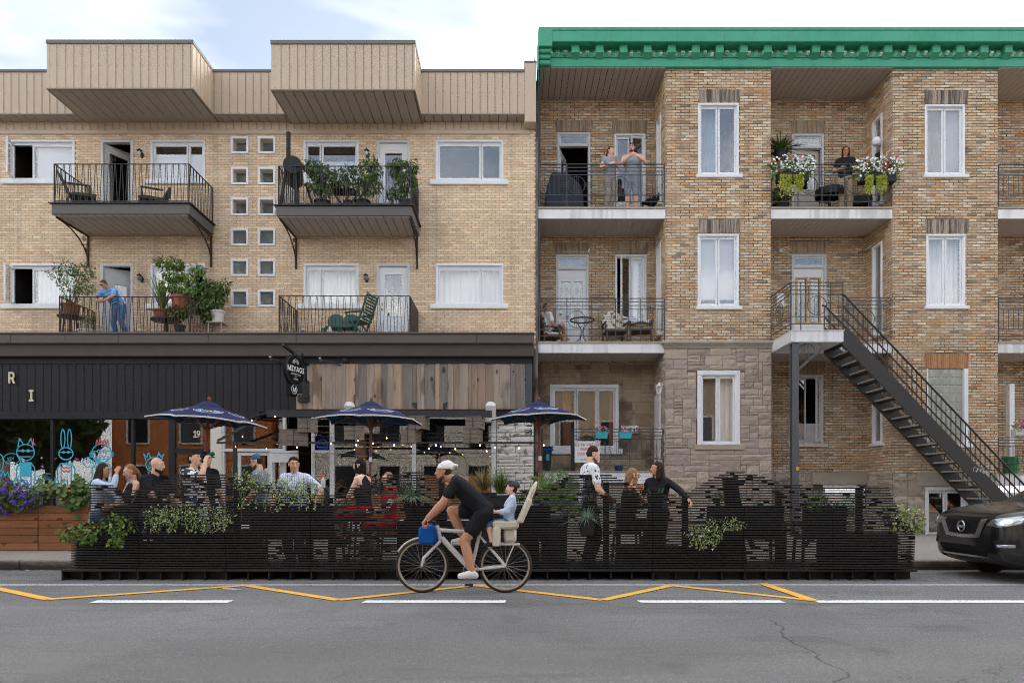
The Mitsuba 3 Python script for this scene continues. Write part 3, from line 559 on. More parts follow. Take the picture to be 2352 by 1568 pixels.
def ashlar(par, O, U, N, L, z0, z1, ops, bs, mort, cw, ch, seed, wr=(2, 6), hr=(1, 4), j=.006, bulge=.022, name='stone'):
    r = np.random.default_rng(seed); nx, nzz = max(1, round(L / cw)), max(1, round((z1 - z0) / ch)); cw, ch = L / nx, (z1 - z0) / nzz
    occ = np.zeros((nx, nzz), bool); O = np.array(O, float); U = np.array(U, float); N = np.array(N, float)
    blk = lambda a, b, c, d: any(o[0] < b - .01 and o[1] > a + .01 and o[2] < d - .01 and o[3] > c + .01 for o in ops)
    R = np.stack([[*U, 0], [*-N, 0], [0, 0, 1]], 1)
    back = M(); W = lambda a, z: [*(O + U * a), z]
    xs = sorted({0, L, *[min(max(v, 0), L) for o in ops for v in o[:2]]}); zs_ = sorted({z0, z1, *[min(max(v, z0), z1) for o in ops for v in o[2:]]})
    for a, b in zip(xs, xs[1:]):
        for c, d in zip(zs_, zs_[1:]):
            if not any(o[0] < (a + b) / 2 < o[1] and o[2] < (c + d) / 2 < o[3] for o in ops): back.quad(W(a, c), W(b, c), W(b, d), W(a, d))
    put(f'{par}__{name}_wall', back, mort)
    def clip(a, b, c, d):        # shrink a stone against the openings
        for o in ops:
            if o[0] < b - .01 and o[1] > a + .01 and o[2] < d - .01 and o[3] > c + .01:
                best = max(((o[0] - a) * (d - c), (a, o[0], c, d)), ((b - o[1]) * (d - c), (o[1], b, c, d)), ((b - a) * (o[2] - c), (a, b, c, o[2])), ((b - a) * (d - o[3]), (a, b, o[3], d)))
                if best[0] <= .0005: return None
                a, b, c, d = best[1]
        return a, b, c, d
    for k in range(nzz):
        for i in range(nx):
            if occ[i, k]: continue
            w, h = r.integers(*wr), r.integers(*hr)
            ww = 1
            while ww < w and i + ww < nx and not occ[i + ww, k]: ww += 1
            hh = 1
            while hh < h and k + hh < nzz and not occ[i:i + ww, k + hh].any(): hh += 1
            occ[i:i + ww, k:k + hh] = True
            q = clip(i * cw, (i + ww) * cw, z0 + k * ch, z0 + (k + hh) * ch)
            if not q or q[1] - q[0] < .04 or q[3] - q[2] < .03: continue
            a, b, c, d = q[0] + j, q[1] - j, q[2] + j, q[3] - j
            nu, nv = 4, 3; uu, vv = np.meshgrid(np.linspace(0, 1, nu), np.linspace(0, 1, nv), indexing='ij'); e = (np.minimum(uu, 1 - uu) > .01) & (np.minimum(vv, 1 - vv) > .01)
            dep = np.where(e, bulge * (.5 + r.random(uu.shape)), .006)
            fx = a + (b - a) * np.where(e, .5 + (uu - .5) * 1.35, uu); fz = c + (d - c) * np.where(e, .5 + (vv - .5) * .9, vv)
            V = np.stack([fx, -dep, fz], -1).reshape(-1, 3); Fc = []
            for x_ in range(nu - 1):
                for y_ in range(nv - 1): A = x_ * nv + y_; Fc += [(A, A + nv, A + nv + 1), (A, A + nv + 1, A + 1)]
            base = len(V); V = np.vstack([V, [[a, .01, c], [b, .01, c], [b, .01, d], [a, .01, d]]]); c0, c1, c2, c3 = 0, (nu - 1) * nv, nu * nv - 1, nv - 1
            for p_, q_, s_, t_ in ((c0, c1, base, base + 1), (c1, c2, base + 1, base + 2), (c2, c3, base + 2, base + 3), (c3, c0, base + 3, base)): Fc += [(p_, s_, t_), (p_, t_, q_)]
            put(f'{par}__{name}_wall__{name}', M().add(V @ R.T + [O[0], O[1], 0], Fc, (r.random(), 0)), bs, uv=True)
ashlar(RB, (XB['b'] - .02, RY0 - .06), (1, 0), (0, -1), W_ + .02, Z(1030, RY0), zst - .02, rel(XB['b'] - .02, [b1[2]]), 'rock_face', 'red_mortar', .118, .0885, 3)
ashlar(RB, (XB['b'] - .02, RY0 - .07), (1, 0), (0, -1), W_ + .02, zgr, Z(1030, RY0), [], 'rock_face', 'red_mortar', .16, .15, 5, (2, 6), (1, 3))
ashlar(RB, (XB['b'] - .02, RY0 - .06), (0, 1), (-1, 0), D_ + .06, zgr, zst - .1, [(.4, 1.2, 1.81, 3.95)], 'rock_face', 'red_mortar', .13, .0885, 7)
ashlar(RB, (XB['a'], RY1 - .01), (1, 0), (0, -1), XB['b'] - XB['a'], 1.6, zsl[1] - .35, rel(XB['a'], [r1[4]]), 'rock_tan', 'dark_mortar', .13, .115, 9, (2, 6), (1, 4), .004, .012)
ashlar(RB, (XB['d'], RY0 - .03), (1, 0), (0, -1), XB['e'] - XB['d'], zgr, zfd, rel(XB['d'], [b2[3]]), 'rock_foundation', 'dark_mortar', .2, .19, 15, (2, 5), (1, 3), .006, .04, 'foundation_stone')
ashlar(RB, (XB['c'], RY1 - .03), (1, 0), (0, -1), XB['d'] - XB['c'], zgr, Z(1086, RY1), rel(XB['c'], [r2[3]]), 'rock_foundation', 'dark_mortar', .22, .24, 17, (2, 5), (1, 3), .006, .02, 'foundation_stone')
ashlar(RB, (XB['d'] + .004, RY0 - .034), (0, 1), (-1, 0), D_ + .03, zgr, zfd + .03, [], 'rock_foundation', 'dark_mortar', .2, .19, 19, (2, 5), (1, 3), .006, .03, 'foundation_stone')
scene['lime'] = {'type': 'twosided', 'bsdf': {'type': 'principled', 'roughness': .85, 'specular': .2, 'base_color': mikit.proc(lambda p, n, uv: mix(lin((148, 140, 128)), lin((182, 174, 160)), fbm(p.x * 3, p.z * 5, p.y * 4, 4)))}}
pr = [(0, -.02), (.04, -.02), (.06, .02), (.06, .05), (.1, .09), (.13, .1), (.13, .16), (0, .17)]
sc_ = M().poly(Polygon([(0, -.02), (1, -.02), (1, .17), (0, .17)]), 0, .01); sc_ = M()
for (d0, za, zb) in ((.05, -.03, .03), (.085, .03, .075), (.12, .075, .15)): sc_.rbox(XB['b'] - d0, XB['c'] + .03, RY0 - .05 - d0, RY0 + .02, zst + za - .06, zst + zb - .06, .012).rbox(XB['b'] - d0, XB['b'] + .02, RY0 + .02, RY1, zst + za - .06, zst + zb - .06, .012)
put(RB + '__string_course', sc_, 'lime', 30)
for (u0, u1, Y) in ((2108, 2240, RY0 - .05), (1865, 1995, RY1 - .05)): put(RB + '__foundation_lintel', M().rbox(X(u0, Y), X(u1, Y), Y - .03, Y + .1, Z(1117 if Y < 18.5 else 1113, Y) + .005, Z(1084, Y), .01), 'lime')
# windows and doors
WL = lambda o, e=.05, h=.09, mt='white_paint': (o[0] - e, o[1] + e + .03, o[2] - h, o[2] - .002, mt)
window(RB, *b1[0], RY0, (1, 1), WL(b1[0]), cur=[('s', 0, .55, 0, 1)], cw='curtain_blue'); window(RB, *b1[1], RY0, (1, 1), WL(b1[1]), cur=[('b', 0, 1, .12, 1)])
window(RB, *b1[2], RY0 - .06, (1, 1), (b1[2][0] - .08, b1[2][1] + .12, b1[2][2] - .14, b1[2][2] - .004, 'lime'), cur=[('s', .5, .95, 0, 1)], fw=.12, lab='ground floor window with a wide white surround in the stone wall')
window(RB, *b2[0], RY0, (1, 1), WL(b2[0]), cur=[('b', .5, 1, 0, 1)], cw='blind_dark'); window(RB, *b2[1], RY0, (1, 1), WL(b2[1]), cur=[('s', 0, 1, 0, 1)])
window(RB, *b2[3], RY0 - .03, (1, 1), None, lab='low basement window beside the foot of the stairs', fw=.09)
mat('curtain_blue', (150, 168, 184), .9, .1); mat('blind_dark', (120, 128, 138), .8, .2)
# glass block window
gb = nk(RB + '__glass_block_window'); o = b2[2]
put(gb + '__frame', M().rbox(o[0] - .0, o[0] + .03, RY0 - .03, RY0 + .05, o[2], o[3], .005).rbox(o[1] - .1, o[1], RY0 - .04, RY0 + .05, o[2], o[3], .005), 'white_paint', 30)
put(gb + '__sill', M().rbox(o[0] - .05, o[1] + .1, RY0 - .08, RY0 + .05, o[2] - .09, o[2] - .002, .008), 'white_paint')
scene['glass_block'] = {'type': 'twosided', 'bsdf': {'type': 'bumpmap', 'arbitrary': mikit.proc(lambda p, n, uv: .5 + .5 * dr.sin(dr.select(crand(dr.floor(p.x / .19), dr.floor(p.z / .2)) > .5, p.x, p.z) * 220), 1e-3), 'scale': .0035, 'bsdf': {'type': 'principled', 'base_color': {'type': 'rgb', 'value': lin((150, 152, 136))}, 'roughness': .15, 'specular': .8}}}
nx_, nz_ = 5, 9; bw_, bh_ = (o[1] - o[0] - .14) / nx_, (o[3] - o[2]) / nz_
for i in range(nx_):
    for k in range(nz_): put(gb + '__block', M().rbox(o[0] + .035 + i * bw_, o[0] + .035 + (i + 1) * bw_ - .012, RY0 + .01, RY0 + .08, o[2] + k * bh_ + .006, o[2] + (k + 1) * bh_ - .006, .014), 'glass_block', 30)
put(gb + '__mortar', M().box(o[0] + .03, o[1] - .1, RY0 + .03, RY0 + .07, o[2], o[3]), 'white_dull')
door(RB, r1[0], RY1, trans=.33, open_=1.25, glass=(.2, .8, .4, .9))
window(RB, *r1[1], RY1, (1, 1), WL(r1[1], .03), opened={1: ('r', 12)}, lab='top balcony casement window behind the two standing people')
door(RB, r1[2], RY1, trans=.36, glass=(.2, .8, .42, .86), two=True)
window(RB, *r1[3], RY1, (1, 1), WL(r1[3], .03), cur=[('s', .5, .8, 0, 1)], opened={0: ('r', 35)}, lab='middle balcony casement window with its left half ajar')
window(RB, *r1[4], RY1, (1.3, 1.2, 1), (r1[4][0] - .05, r1[4][1] + .1, r1[4][2] - .16, r1[4][2] - .002), cur=[('s', .2, .32, 0, 1), ('s', .66, .74, 0, 1), ('s', .88, .98, 0, 1)], cw='curtain_rust', fw=.1, lab='wide three part window behind the ground floor porch')
mat('curtain_rust', (176, 112, 72), .9, .1); mat('door_beige', (186, 180, 168), .6, .3)
door(RB, r2[0], RY1, 'door_beige', trans=.35, open_=.12, glass=(.15, .85, .5, .94))
d5 = door(RB, r2[1], RY1, trans=.33, glass=(.2, .8, .36, .88), two=True)
labels[d5] = {'label': 'white door numbered 555 with two gold framed panes'}
o = r2[1]; dx = (o[0] + o[1]) / 2; zc = o[2] + 1.75
for i in range(3): t = meshkit.text_mesh('5', .115, .004, True); V = t.vertices; put(d5 + '__digit', M().add(np.stack([V[:, 0] + dx - .04, RY1 + .052 - V[:, 2], V[:, 1] + zc - i * .16], 1), t.faces), 'black_metal')
mat('gold_trim', (186, 150, 86), .4, .5)
Wd = o[1] - o[0] - .13
for gx in (.12, .56):
    a, b = o[0] + .065 + gx * Wd, o[0] + .065 + (gx + .32) * Wd; Hd = o[3] - .33 - .06 - o[2]; c, e = o[2] + .36 * Hd, o[2] + .88 * Hd
    put(d5 + '__gold_frame', M().box(a - .035, a + .012, RY1 + .035, RY1 + .05, c - .035, e + .035).box(b - .012, b + .035, RY1 + .035, RY1 + .05, c - .035, e + .035).box(a + .012, b - .012, RY1 + .036, RY1 + .05, c - .035, c + .012).box(a + .012, b - .012, RY1 + .036, RY1 + .05, e - .012, e + .035), 'gold_trim')
window(RB, *r2[2], RY1, (1, 1.2), (r2[2][0] - .15, r2[2][1] + .1, r2[2][2] - .1, r2[2][2] - .002, 'white_dull'), cur=[('b', 0, 1, 0, .3)], opened={1: ('r', 50)}, white='white_dull', lab='ground floor window under the stairs with its right half swung out', fw=.07)
window(RB, *r2[3], RY1, (1,), None, white='white_paint', lab='low white basement window half hidden behind the slat fence')
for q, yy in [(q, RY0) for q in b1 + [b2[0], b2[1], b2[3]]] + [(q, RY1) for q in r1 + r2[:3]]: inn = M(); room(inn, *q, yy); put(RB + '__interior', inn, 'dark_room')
for xx, oo in ((XB['b'], so), (XB['d'], so + [sw(2.6, Z(880, RY1))])):
    for (a, b, c, d) in oo:
        s = nk(RB + '__side_window'); y0, y1 = RY0 + a, RY0 + b
        put(s + '__frame', M().rbox(xx - .04, xx + .06, y0, y0 + .06, c, d, .005).rbox(xx - .04, xx + .06, y1 - .06, y1, c, d, .005).rbox(xx - .03, xx + .06, y0 + .06, y1 - .06, d - .06, d, .005).rbox(xx - .03, xx + .06, y0 + .06, y1 - .06, c, c + .06, .005), 'white_paint', 30)
        put(s + '__pane', M().quad([xx + .03, y0, c], [xx + .03, y1, c], [xx + .03, y1, d], [xx + .03, y0, d]), 'glass'); put(s + '__blind', M().quad([xx + .12, y0 - .1, c - .1], [xx + .12, y1 + .1, c - .1], [xx + .12, y1 + .1, d + .1], [xx + .12, y0 - .1, d + .1]), 'blind_dark')
        put(s + '__sill', M().rbox(xx - .1, xx + .03, y0 - .06, y1 + .06, c - .08, c - .002, .008), 'white_paint')
# balcony slabs, soffits, railings
scene['white_metal'] = {'type': 'twosided', 'bsdf': {'type': 'principled', 'roughness': .45, 'specular': .4, 'base_color': mikit.proc(lambda p, n, uv: mix(lin((196, 196, 196)), lin((226, 227, 229)), sstep(.2, .6, .6 * fbm(p.x * 3, p.z * 1.2, 3.0, 4) + .4 * nz(p.x * 14, p.z * .8, 2.0))))}}
mat('soffit_grey', (184, 174, 166), .6, .3)
def slab(x0, x1, zt, h, cap=True, part='balcony'):
    b = nk(f'{RB}__{part}')
    put(b + '__slab', M().rbox(x0 + .005, x1 - .005, RY0 - .02, RY0 + .02, zt - h, zt - .05, .006).box(x0 + .01, x1 - .01, RY0 + .02, RY1 - .02, zt - h + .06, zt - .012), 'white_metal')
    put(b + '__deck', M().rbox(x0 + .002, x1 - .002, RY0 - .05, RY1 - .025, zt - .048, zt, .006), 'lime')
    n = round((x1 - x0) / .155); d = (x1 - x0 - .02) / n; pl = mikit.ply(M().box(0, d - .016, 0, D_ - .06, 0, .015).mesh(), 'soffit_grey')
    for i in range(n): scene[nk(b + '__soffit_board')] = {**pl, 'to_world': TF().translate([x0 + .01 + i * d, RY0 + .025, zt - h + .035])}
    return b
hs = .3
for (x0, x1, rs) in ((XB['a'], XB['b'], (.98, 2.12)), (XB['c'], XB['d'], (.98, 2.2)), (XB['e'], XB['f'], (1.6,))):
    for k in (0, 1):
        b = slab(x0, x1, zsl[k], hs)
        if x0 == XB['c'] and k == 1: continue
        ztr = Z(378 if k == 0 else 686, RY0)
        deco_rail(b, (x0 + .03, RY0 + .0), (x1 - .02, RY0 + .0), zsl[k], ztr, rs)
    n = round((x1 - x0) / .165); d = (x1 - x0) / n; pl = mikit.ply(M().box(0, d - .018, 0, D_ + .1, 0, .015).mesh(), 'soffit_grey')
    for i in range(n): scene[nk(RB + '__top_soffit__board')] = {**pl, 'to_world': TF().translate([x0 + i * d, RY0 - .08, ztop - .02])}
    put(RB + '__top_soffit', M().box(x0, x1, RY0 - .08, RY1, ztop - .002, ztop + .02), 'seam_dark')
# porch at ground floor
gpz = zsl[2]; b = nk(RB + '__porch')
for i in range(3): put(b + '__siding', M().rbox(XB['a'], XB['b'], RY0 - .02, RY0 + .03, gpz - .33 + i * .1, gpz - .33 + i * .1 + .094, .006), 'white_metal')
put(b + '__deck', M().rbox(XB['a'] - .01, XB['b'] - .03, RY0 - .05, RY1 - .02, gpz - .03, gpz, .006).box(XB['a'] + .05, XB['b'] - .1, RY0 + .06, RY1 - .03, .1, gpz - .04), 'lime')
deco_rail(b, (X(1316, RY0), RY0 + .02), (X(1524, RY0), RY0 + .02), gpz, Z(985, RY0), (1.2,), posts=(0, .85, 1.5, 2.38))
put(b + '__railing__newel', M().bar((X(1316, RY0), RY0 + .02, gpz), (X(1316, RY0) - .02, RY0 - .05, Z(985, RY0)), .1, .05), 'black_metal')
put(RB + '__porch_door', M().rbox(XB['b'] - .05, XB['b'] - .02, RY0 + .35, RY0 + 1.15, gpz, 3.95, .006).rbox(XB['b'] - .09, XB['b'] - .05, RY0 + .28, RY0 + .36, gpz, 4.0, .006).rbox(XB['b'] - .075, XB['b'] - .05, RY0 + .5, RY0 + 1.0, 2.2, 2.9, .01), 'white_paint', 30)
put(RB + '__corner_post', M().bar((XB['a'] + .03, RY0 + .02, zsl[1]), (XB['a'] + .03, RY0 + .02, ztop), .05), 'black_metal')
# green cornice
scene['green_paint'] = {'type': 'twosided', 'bsdf': {'type': 'principled', 'roughness': .38, 'specular': .5, 'base_color': mikit.proc(lambda p, n, uv: mix(lin((58, 154, 120)), lin((78, 166, 136)), fbm(p.x * 1.5, p.z * 3, 1.0, 3)) * (1 - .1 * sstep(.55, .8, fbm(p.x * 8, p.z * .9, 2.0, 4))) * (1 - .45 * (1 - sstep(.0, .006, dr.abs(p.x / 1.22 - dr.floor(p.x / 1.22) - .5) * 1.22))))}}
scene['green_gloss'] = {'type': 'twosided', 'bsdf': {'type': 'principled', 'roughness': .2, 'metallic': .85, 'base_color': {'type': 'rgb', 'value': lin((206, 238, 228))}}}
co = RB + '__cornice'; CF = 17.6; x0c, x1c = X(1239, CF), XB['f']; zz_ = lambda v, Y=CF: Z(v, Y)
put(co + '__fascia', M().rbox(x0c, x1c, CF, CF + .06, zz_(96), zz_(70), .012).rbox(x0c - .01, x1c, CF - .02, CF + .06, zz_(70) - .01, zz_(63), .01).box(x0c, x1c, CF + .06, RY0 + .3, zz_(96) + .02, zz_(96) + .05).box(x0c, x1c, CF + .06, RY0 + 6, zz_(63) - .08, zz_(63) - .04), 'green_paint')
put(co + '__frieze', M().rbox(x0c, x1c, RY0 - .11, RY0 + .1, ztop + .002, Z(138, RY0), .01).box(x0c, x1c, RY0 - .05, RY0 + .1, Z(138, RY0), zz_(96) + .02).rbox(x0c, x1c, RY0 - .15, RY0 - .04, Z(139, RY0) - .01, Z(136, RY0), .006), 'green_paint')
u = 1322.0
while u < 2420:
    x = X(u, CF + .13); w = .1
    m = M().poly(Polygon([(0, 0), (.26, 0), (.26, -.17), (.23, -.17), (.06, -.07)]), 0, .01); m = M()
    zt = zz_(96) + .018; pts = [(CF + .13, zt), (RY0 - .05, zt), (RY0 - .05, zt - .3), (RY0 - .12, zt - .3), (CF + .13, zt - .21)]
    V = np.array([[x + s * w, y, z] for s in (-1, 1) for y, z in pts]); n = 5
    m.add(V, [(0, 1, 2), (0, 2, 3), (0, 3, 4)] + [(5, 7, 6), (5, 8, 7), (5, 9, 8)] + [f for i in range(n) for f in ((i, i + n, (i + 1) % n), ((i + 1) % n, i + n, (i + 1) % n + n))])
    put(co + '__bracket', m, 'green_paint'); u += 55.3
dn = mikit.ply(M().rbox(-.045, .045, RY0 - .2, RY0 - .1, -.1, 0, .006).mesh(), 'green_gloss'); xq = x0c + .3; zd = Z(129, RY0)
for i in range(68): 
    if xq < X(2440, RY0): scene[nk(co + '__dentil')] = {**dn, 'to_world': TF().translate([xq, RY0 - .15, zd]) @ TF().rotate([1, 0, 0], -30 + 14 * math.sin(i * 2.3)) @ TF().translate([0, -RY0 + .15, 0])}
    xq += .1915
put(co + '__dentil_band', M().rbox(x0c, x1c, RY0 - .14, RY0 - .04, zd - .07, zd + .005, .006), 'green_paint')
m = M().rbox(x0c - .02, x0c + .33, CF - .03, RY0 + .1, zz_(108), zz_(66), .012).rbox(x0c - .01, x0c + .31, CF + .05, RY0 + .1, Z(140, RY0), zz_(108), .02).rbox(x0c - .015, x0c + .3, CF + .12, RY0 + .1, Z(150, RY0), Z(140, RY0), .02).rbox(x0c - .005, x0c + .3, CF + .17, RY0 + .1, Z(161, RY0), Z(150, RY0), .02)
put(co + '__end_block', m, 'green_paint', 30); put(co + '__end_side', M().box(x0c - .03, x0c - .021, CF, RY0 + .4, Z(205, RY0), zz_(66)), 'green_paint')
put(RB + '__roof', M().box(x0c, x1c, RY1 + .1, RY0 + 8, ztop + .1, ztop + .2), 'roof_cap')
# small fittings
t = thing('porch_lantern', 'white lantern on a curled bracket at the stone corner above the porch', 'lamp'); c = np.array([X(1513, RY0 - .12), RY0 - .12, Z(893, RY0)])
m = M().tube([c + [.08, .1, .06], c + [.02, .03, .13], c + [0, 0, .1]], .012).ring(c + [.05, .05, .1], .05, .008).lathe([(0, .14), (.012, .13), (.02, .1), (.09, .06), (.085, .05), (0, .05)], c, 6)
for k in range(6): a = k * PI / 3; m.bar(c + [.075 * math.cos(a), .075 * math.sin(a), .05], c + [.055 * math.cos(a), .055 * math.sin(a), -.13], .01)
m.lathe([(0, -.13), (.06, -.13), (.055, -.15), (0, -.16)], c, 6)
put(t + '__frame', m, 'white_paint'); put(t + '__glass', M().lathe([(.07, .05), (.05, -.13)], c, 6), 'clear_glass')
c = P(1790, 578, RY1); single('floodlight', M().rbox(c[0] - .05, c[0] + .05, RY1 - .12, RY1 - .05, c[2] - .06, c[2] + .06, .01).bar((c[0], RY1, c[2]), (c[0], RY1 - .06, c[2]), .03).box(c[0] - .03, c[0] + .03, RY1 - .13, RY1 - .12, c[2] - .03, c[2] + .03), 'white_dull', 'small square floodlight on the brick wall left of door 555', 'lamp')
c = P(1791, 688, RY1 - .05); mbx = thing('letter_box', 'white letter box with red mark on the wall by the upper landing', 'mailbox'); put(mbx + '__body', M().rbox(c[0] - .1, c[0] + .1, RY1 - .1, RY1, c[2] - .2, c[2] + .16, .01), 'white_paint'); put(mbx + '__mark', M().box(c[0] - .03, c[0] + .05, RY1 - .105, RY1 - .1, c[2] - .08, c[2] - .04), 'red_paint')
mat('red_paint', (196, 44, 48), .5)
mbx = thing('letter_box', 'white letter box numbered 745 on the stone wall above the blue planters', 'mailbox'); x, z = X(1447, RY1), Z(987, RY1); put(mbx + '__body', M().rbox(x - .26, x + .22, RY1 - .12, RY1 - .02, z - .1, z + .1, .012), 'white_paint')
t = meshkit.text_mesh('745', .1, .003, True); put(mbx + '__number', M().add(np.stack([t.vertices[:, 0] - .05 + x, RY1 - .122 - t.vertices[:, 2], t.vertices[:, 1] + z - .06], 1), t.faces), 'black_metal')
# ---------------------------------------------------------------- the outside steel stair
ST = thing('outdoor_staircase', 'straight black steel outdoor stair from the white landing down to the pavement', 'stairs')
mat('stair_metal', (56, 54, 53), .5, .4); mat('tread_metal', (168, 163, 152), .5, .5); mat('post_grey', (84, 86, 90), .45, .5)
LY = 16.7; lx0, lx1, lz = X(1817, LY), X(1938, LY), zsl[1]
lz0 = lz - .29
put(ST + '__landing', M().rbox(lx0, lx1, LY, LY + .04, lz0, lz - .03, .006).rbox(lx0, lx0 + .04, LY + .04, RY0 - .06, lz0, lz - .03, .006).rbox(lx1 - .04, lx1, LY + .04, RY0 - .06, lz0, lz - .03, .006).box(lx0 + .04, lx1 - .04, LY + .04, RY0 - .06, lz - .08, lz - .04).rbox(lx0 - .01, lx1 + .01, LY - .02, RY0 - .055, lz - .028, lz - .004, .006), 'white_metal')
zt = Z(648, LY)
for nm, a, b, rs in (('front', (lx0, LY + .03), (lx1, LY + .03), (.65,)), ('side', (lx0, LY + .03), (lx0, RY0), (.7,))): deco_rail(ST, a, b, lz, zt, rs, posts=(0, .25, .98, 1.28) if nm == 'front' else (0, 1.26))
deco_rail(ST, (X(1945, RY0), RY0), (XB['d'] - .02, RY0), lz, Z(684, RY0), (.5,), posts=(0, .9))
put(ST + '__post', M().rbox(X(1822, LY) - .0, X(1822, LY) + .16, LY + .05, LY + .07, .1, lz0, .005).rbox(X(1822, LY) + .065, X(1822, LY) + .095, LY + .07, LY + .2, .1, lz0, .004).rbox(X(1822, LY), X(1822, LY) + .16, LY + .2, LY + .22, .1, lz0, .005), 'post_grey')
put(ST + '__post__sticker', M().box(X(1822, LY) + .09, X(1822, LY) + .158, LY + .045, LY + .049, Z(1080, LY), Z(1072, LY)), 'orange_paint'); mat('orange_paint', (226, 160, 80), .6)
m = M().ring(np.array([X(1853, LY + .1), LY + .1, Z(806, LY)]), .2, .01); [m.bar((X(1853, LY + .1) + o, LY + .1, Z(806, LY) - .19), (X(1853, LY + .1) + o, LY + .1, Z(806, LY) + .19), .01) for o in (-.05, .05)]; m.bar(P(1832, 850, LY + .12), P(1888, 800, LY + .12), .03, .06)
put(ST + '__brace', m, 'post_grey')
SYF, SYB = 16.72, 17.72
top = P(1938, 790, SYF); bot = P(2318, 1190, SYF)
nst = 22; dz = (lz - .2) / nst; sl = (bot[2] - top[2]) / (bot[0] - top[0])
xs0 = lx1; run = (lz - .2) / -sl
for yy in (SYF, SYB):
    q = [(xs0 - .02, lz - .04), (xs0 + .1, lz + .06), (xs0 + run + .1, .2), (xs0 + run - .3, .2), (xs0 - .02, lz - .36)]
    put(ST + '__stringer', M().poly(Polygon(q), yy - .02, yy + .02), 'stair_metal')
    m = M(); hr = .88; zh = lambda x, k: lz + sl * (x - xs0) + k
    xe = xs0 + run + .02
    m.tube([(xs0 - .06, yy, zh(xs0, hr)), (xs0 + .02, yy, zh(xs0 + .02, hr)), (xe, yy, zh(xe, hr))], .024, 8)
    m.bar((xs0, yy, zh(xs0, hr - .3)), (xe, yy, zh(xe, hr - .3)), .02, .035); m.bar((xs0, yy, zh(xs0, .3)), (xe, yy, zh(xe, .3)), .02, .03)
    n = 40
    for i in range(n + 1):
        x = xs0 + (xe - xs0) * i / n; m.bar((x, yy, zh(x, .02)), (x, yy, zh(x, hr - (.3 if i % 1 else 0))), .014)
    put(ST + '__handrail', m, 'black_metal')
for i in range(nst):
    z = lz - (i + 1) * dz; x = xs0 + (i + .5) * run / nst
    st = nk(ST + '__step'); put(st, M().rbox(x - .12, x + .15, SYF + .02, SYB - .02, z - .05, z, .006), 'stair_metal')
    put(st + '__nosing', M().rbox(x - .14, x - .09, SYF + .021, SYB - .021, z - .035, z + .006, .005).box(x - .125, x + .14, SYF + .025, SYF + .04, z - .1, z - .051), 'tread_metal')

tg = M(); q = P(2255, 1078, SYF - .024); rg = np.random.default_rng(3)
for k in range(5):
    a = np.linspace(0, 2 * PI * (1.2 + .5 * rg.random()), 16); tg.tube(np.stack([q[0] - .16 + .08 * k + .05 * np.cos(a + k), a * 0 + q[1], q[2] - .02 * k + .05 * np.sin(a * (1 + k % 2))], 1), .004, 4)
put(ST + '__graffiti', tg, 'white_dull', lab='white scribbled graffiti tag on the front stringer')
# ---------------------------------------------------------------- restaurant front under the apartments
SF = thing('restaurant_front', 'black painted restaurant front with weathered plank fascia and large windows', 'restaurant')
SY, CY0, CY1 = 16.7, 16.42, 16.52
sx0, sx1 = X(-260, SY), X(1226, SY)
def shop(u, v): return X(u, SY), Z(v, SY)
scene['cornice_brown'] = {'type': 'twosided', 'bsdf': {'type': 'principled', 'roughness': .5, 'specular': .4, 'base_color': mikit.proc(lambda p, n, uv: mix(lin((84, 76, 71)), lin((96, 87, 80)), fbm(p.x * 3, p.z * 5, 1.0, 3)))}}
scene['cornice_peel'] = {'type': 'twosided', 'bsdf': {'type': 'principled', 'roughness': .55, 'specular': .35, 'base_color': mikit.proc(lambda p, n, uv: mix(mi.Color3f(*lin((78, 70, 65))) * (.85 + .3 * fbm(p.x * 4, p.z * 5, 1.0, 3)), lin((128, 98, 92)), sstep(.56, .6, fbm(p.x * 2.2, p.z * 14, 3.0, 4)) * sstep(4.86, 4.93, p.z)))}}
cs = M(); edges = [sx0] + [X(u, CY0) for u in (24, 149, 272, 478, 680, 1095, 1227)]
for a, b in zip(edges, edges[1:]): put(SF + '__cornice__panel', M().rbox(a + .003, b - .003, CY0, CY0 + .08, Z(788, CY0), Z(768, CY0), .008), 'cornice_brown')
put(SF + '__cornice', M().rbox(sx0, X(1228, CY0), CY0 - .03, AY - .01, Z(768, CY0) + .004, zroof, .008).box(sx0, X(1225, CY0), CY0 + .082, SY + .2, Z(792, CY1), Z(768, CY0)), 'cornice_brown')
put(SF + '__lower_cornice', M().rbox(sx0, X(1226, CY1), CY1, SY + .1, Z(818, CY1), Z(790, CY1), .01), 'cornice_peel')
put(SF + '__sign_band', M().box(sx0, X(1222, SY), SY - .03, SY + .1, Z(836, SY), Z(812, SY)).rbox(sx0, X(598, SY), SY - .06, SY + .1, Z(963, SY), Z(946, SY), .01).box(sx0, X(690, SY), SY + .03, SY + .1, Z(946, SY), Z(836, SY)), 'black_front')
scene['black_front'] = {'type': 'twosided', 'bsdf': {'type': 'principled', 'roughness': .5, 'specular': .35, 'base_color': mikit.proc(lambda p, n, uv: mix(lin((22, 22, 25)), lin((34, 34, 38)), fbm(p.x * 5, p.z * 1.5, 2.0, 4)))}}
w = .2; n = int((X(682, SY) - sx0) / w); pl = mikit.ply(M().rbox(0, w - .016, 0, .04, Z(946, SY), Z(836, SY), .006).rbox(w - .016, w, -.009, .04, Z(946, SY), Z(836, SY), .004).mesh(), 'black_front')
for i in range(n): scene[nk(SF + '__black_board')] = {**pl, 'to_world': TF().translate([X(682, SY) - (i + 1) * w, SY - .005, 0])}
mat('letter_cream', (216, 206, 178), .5)
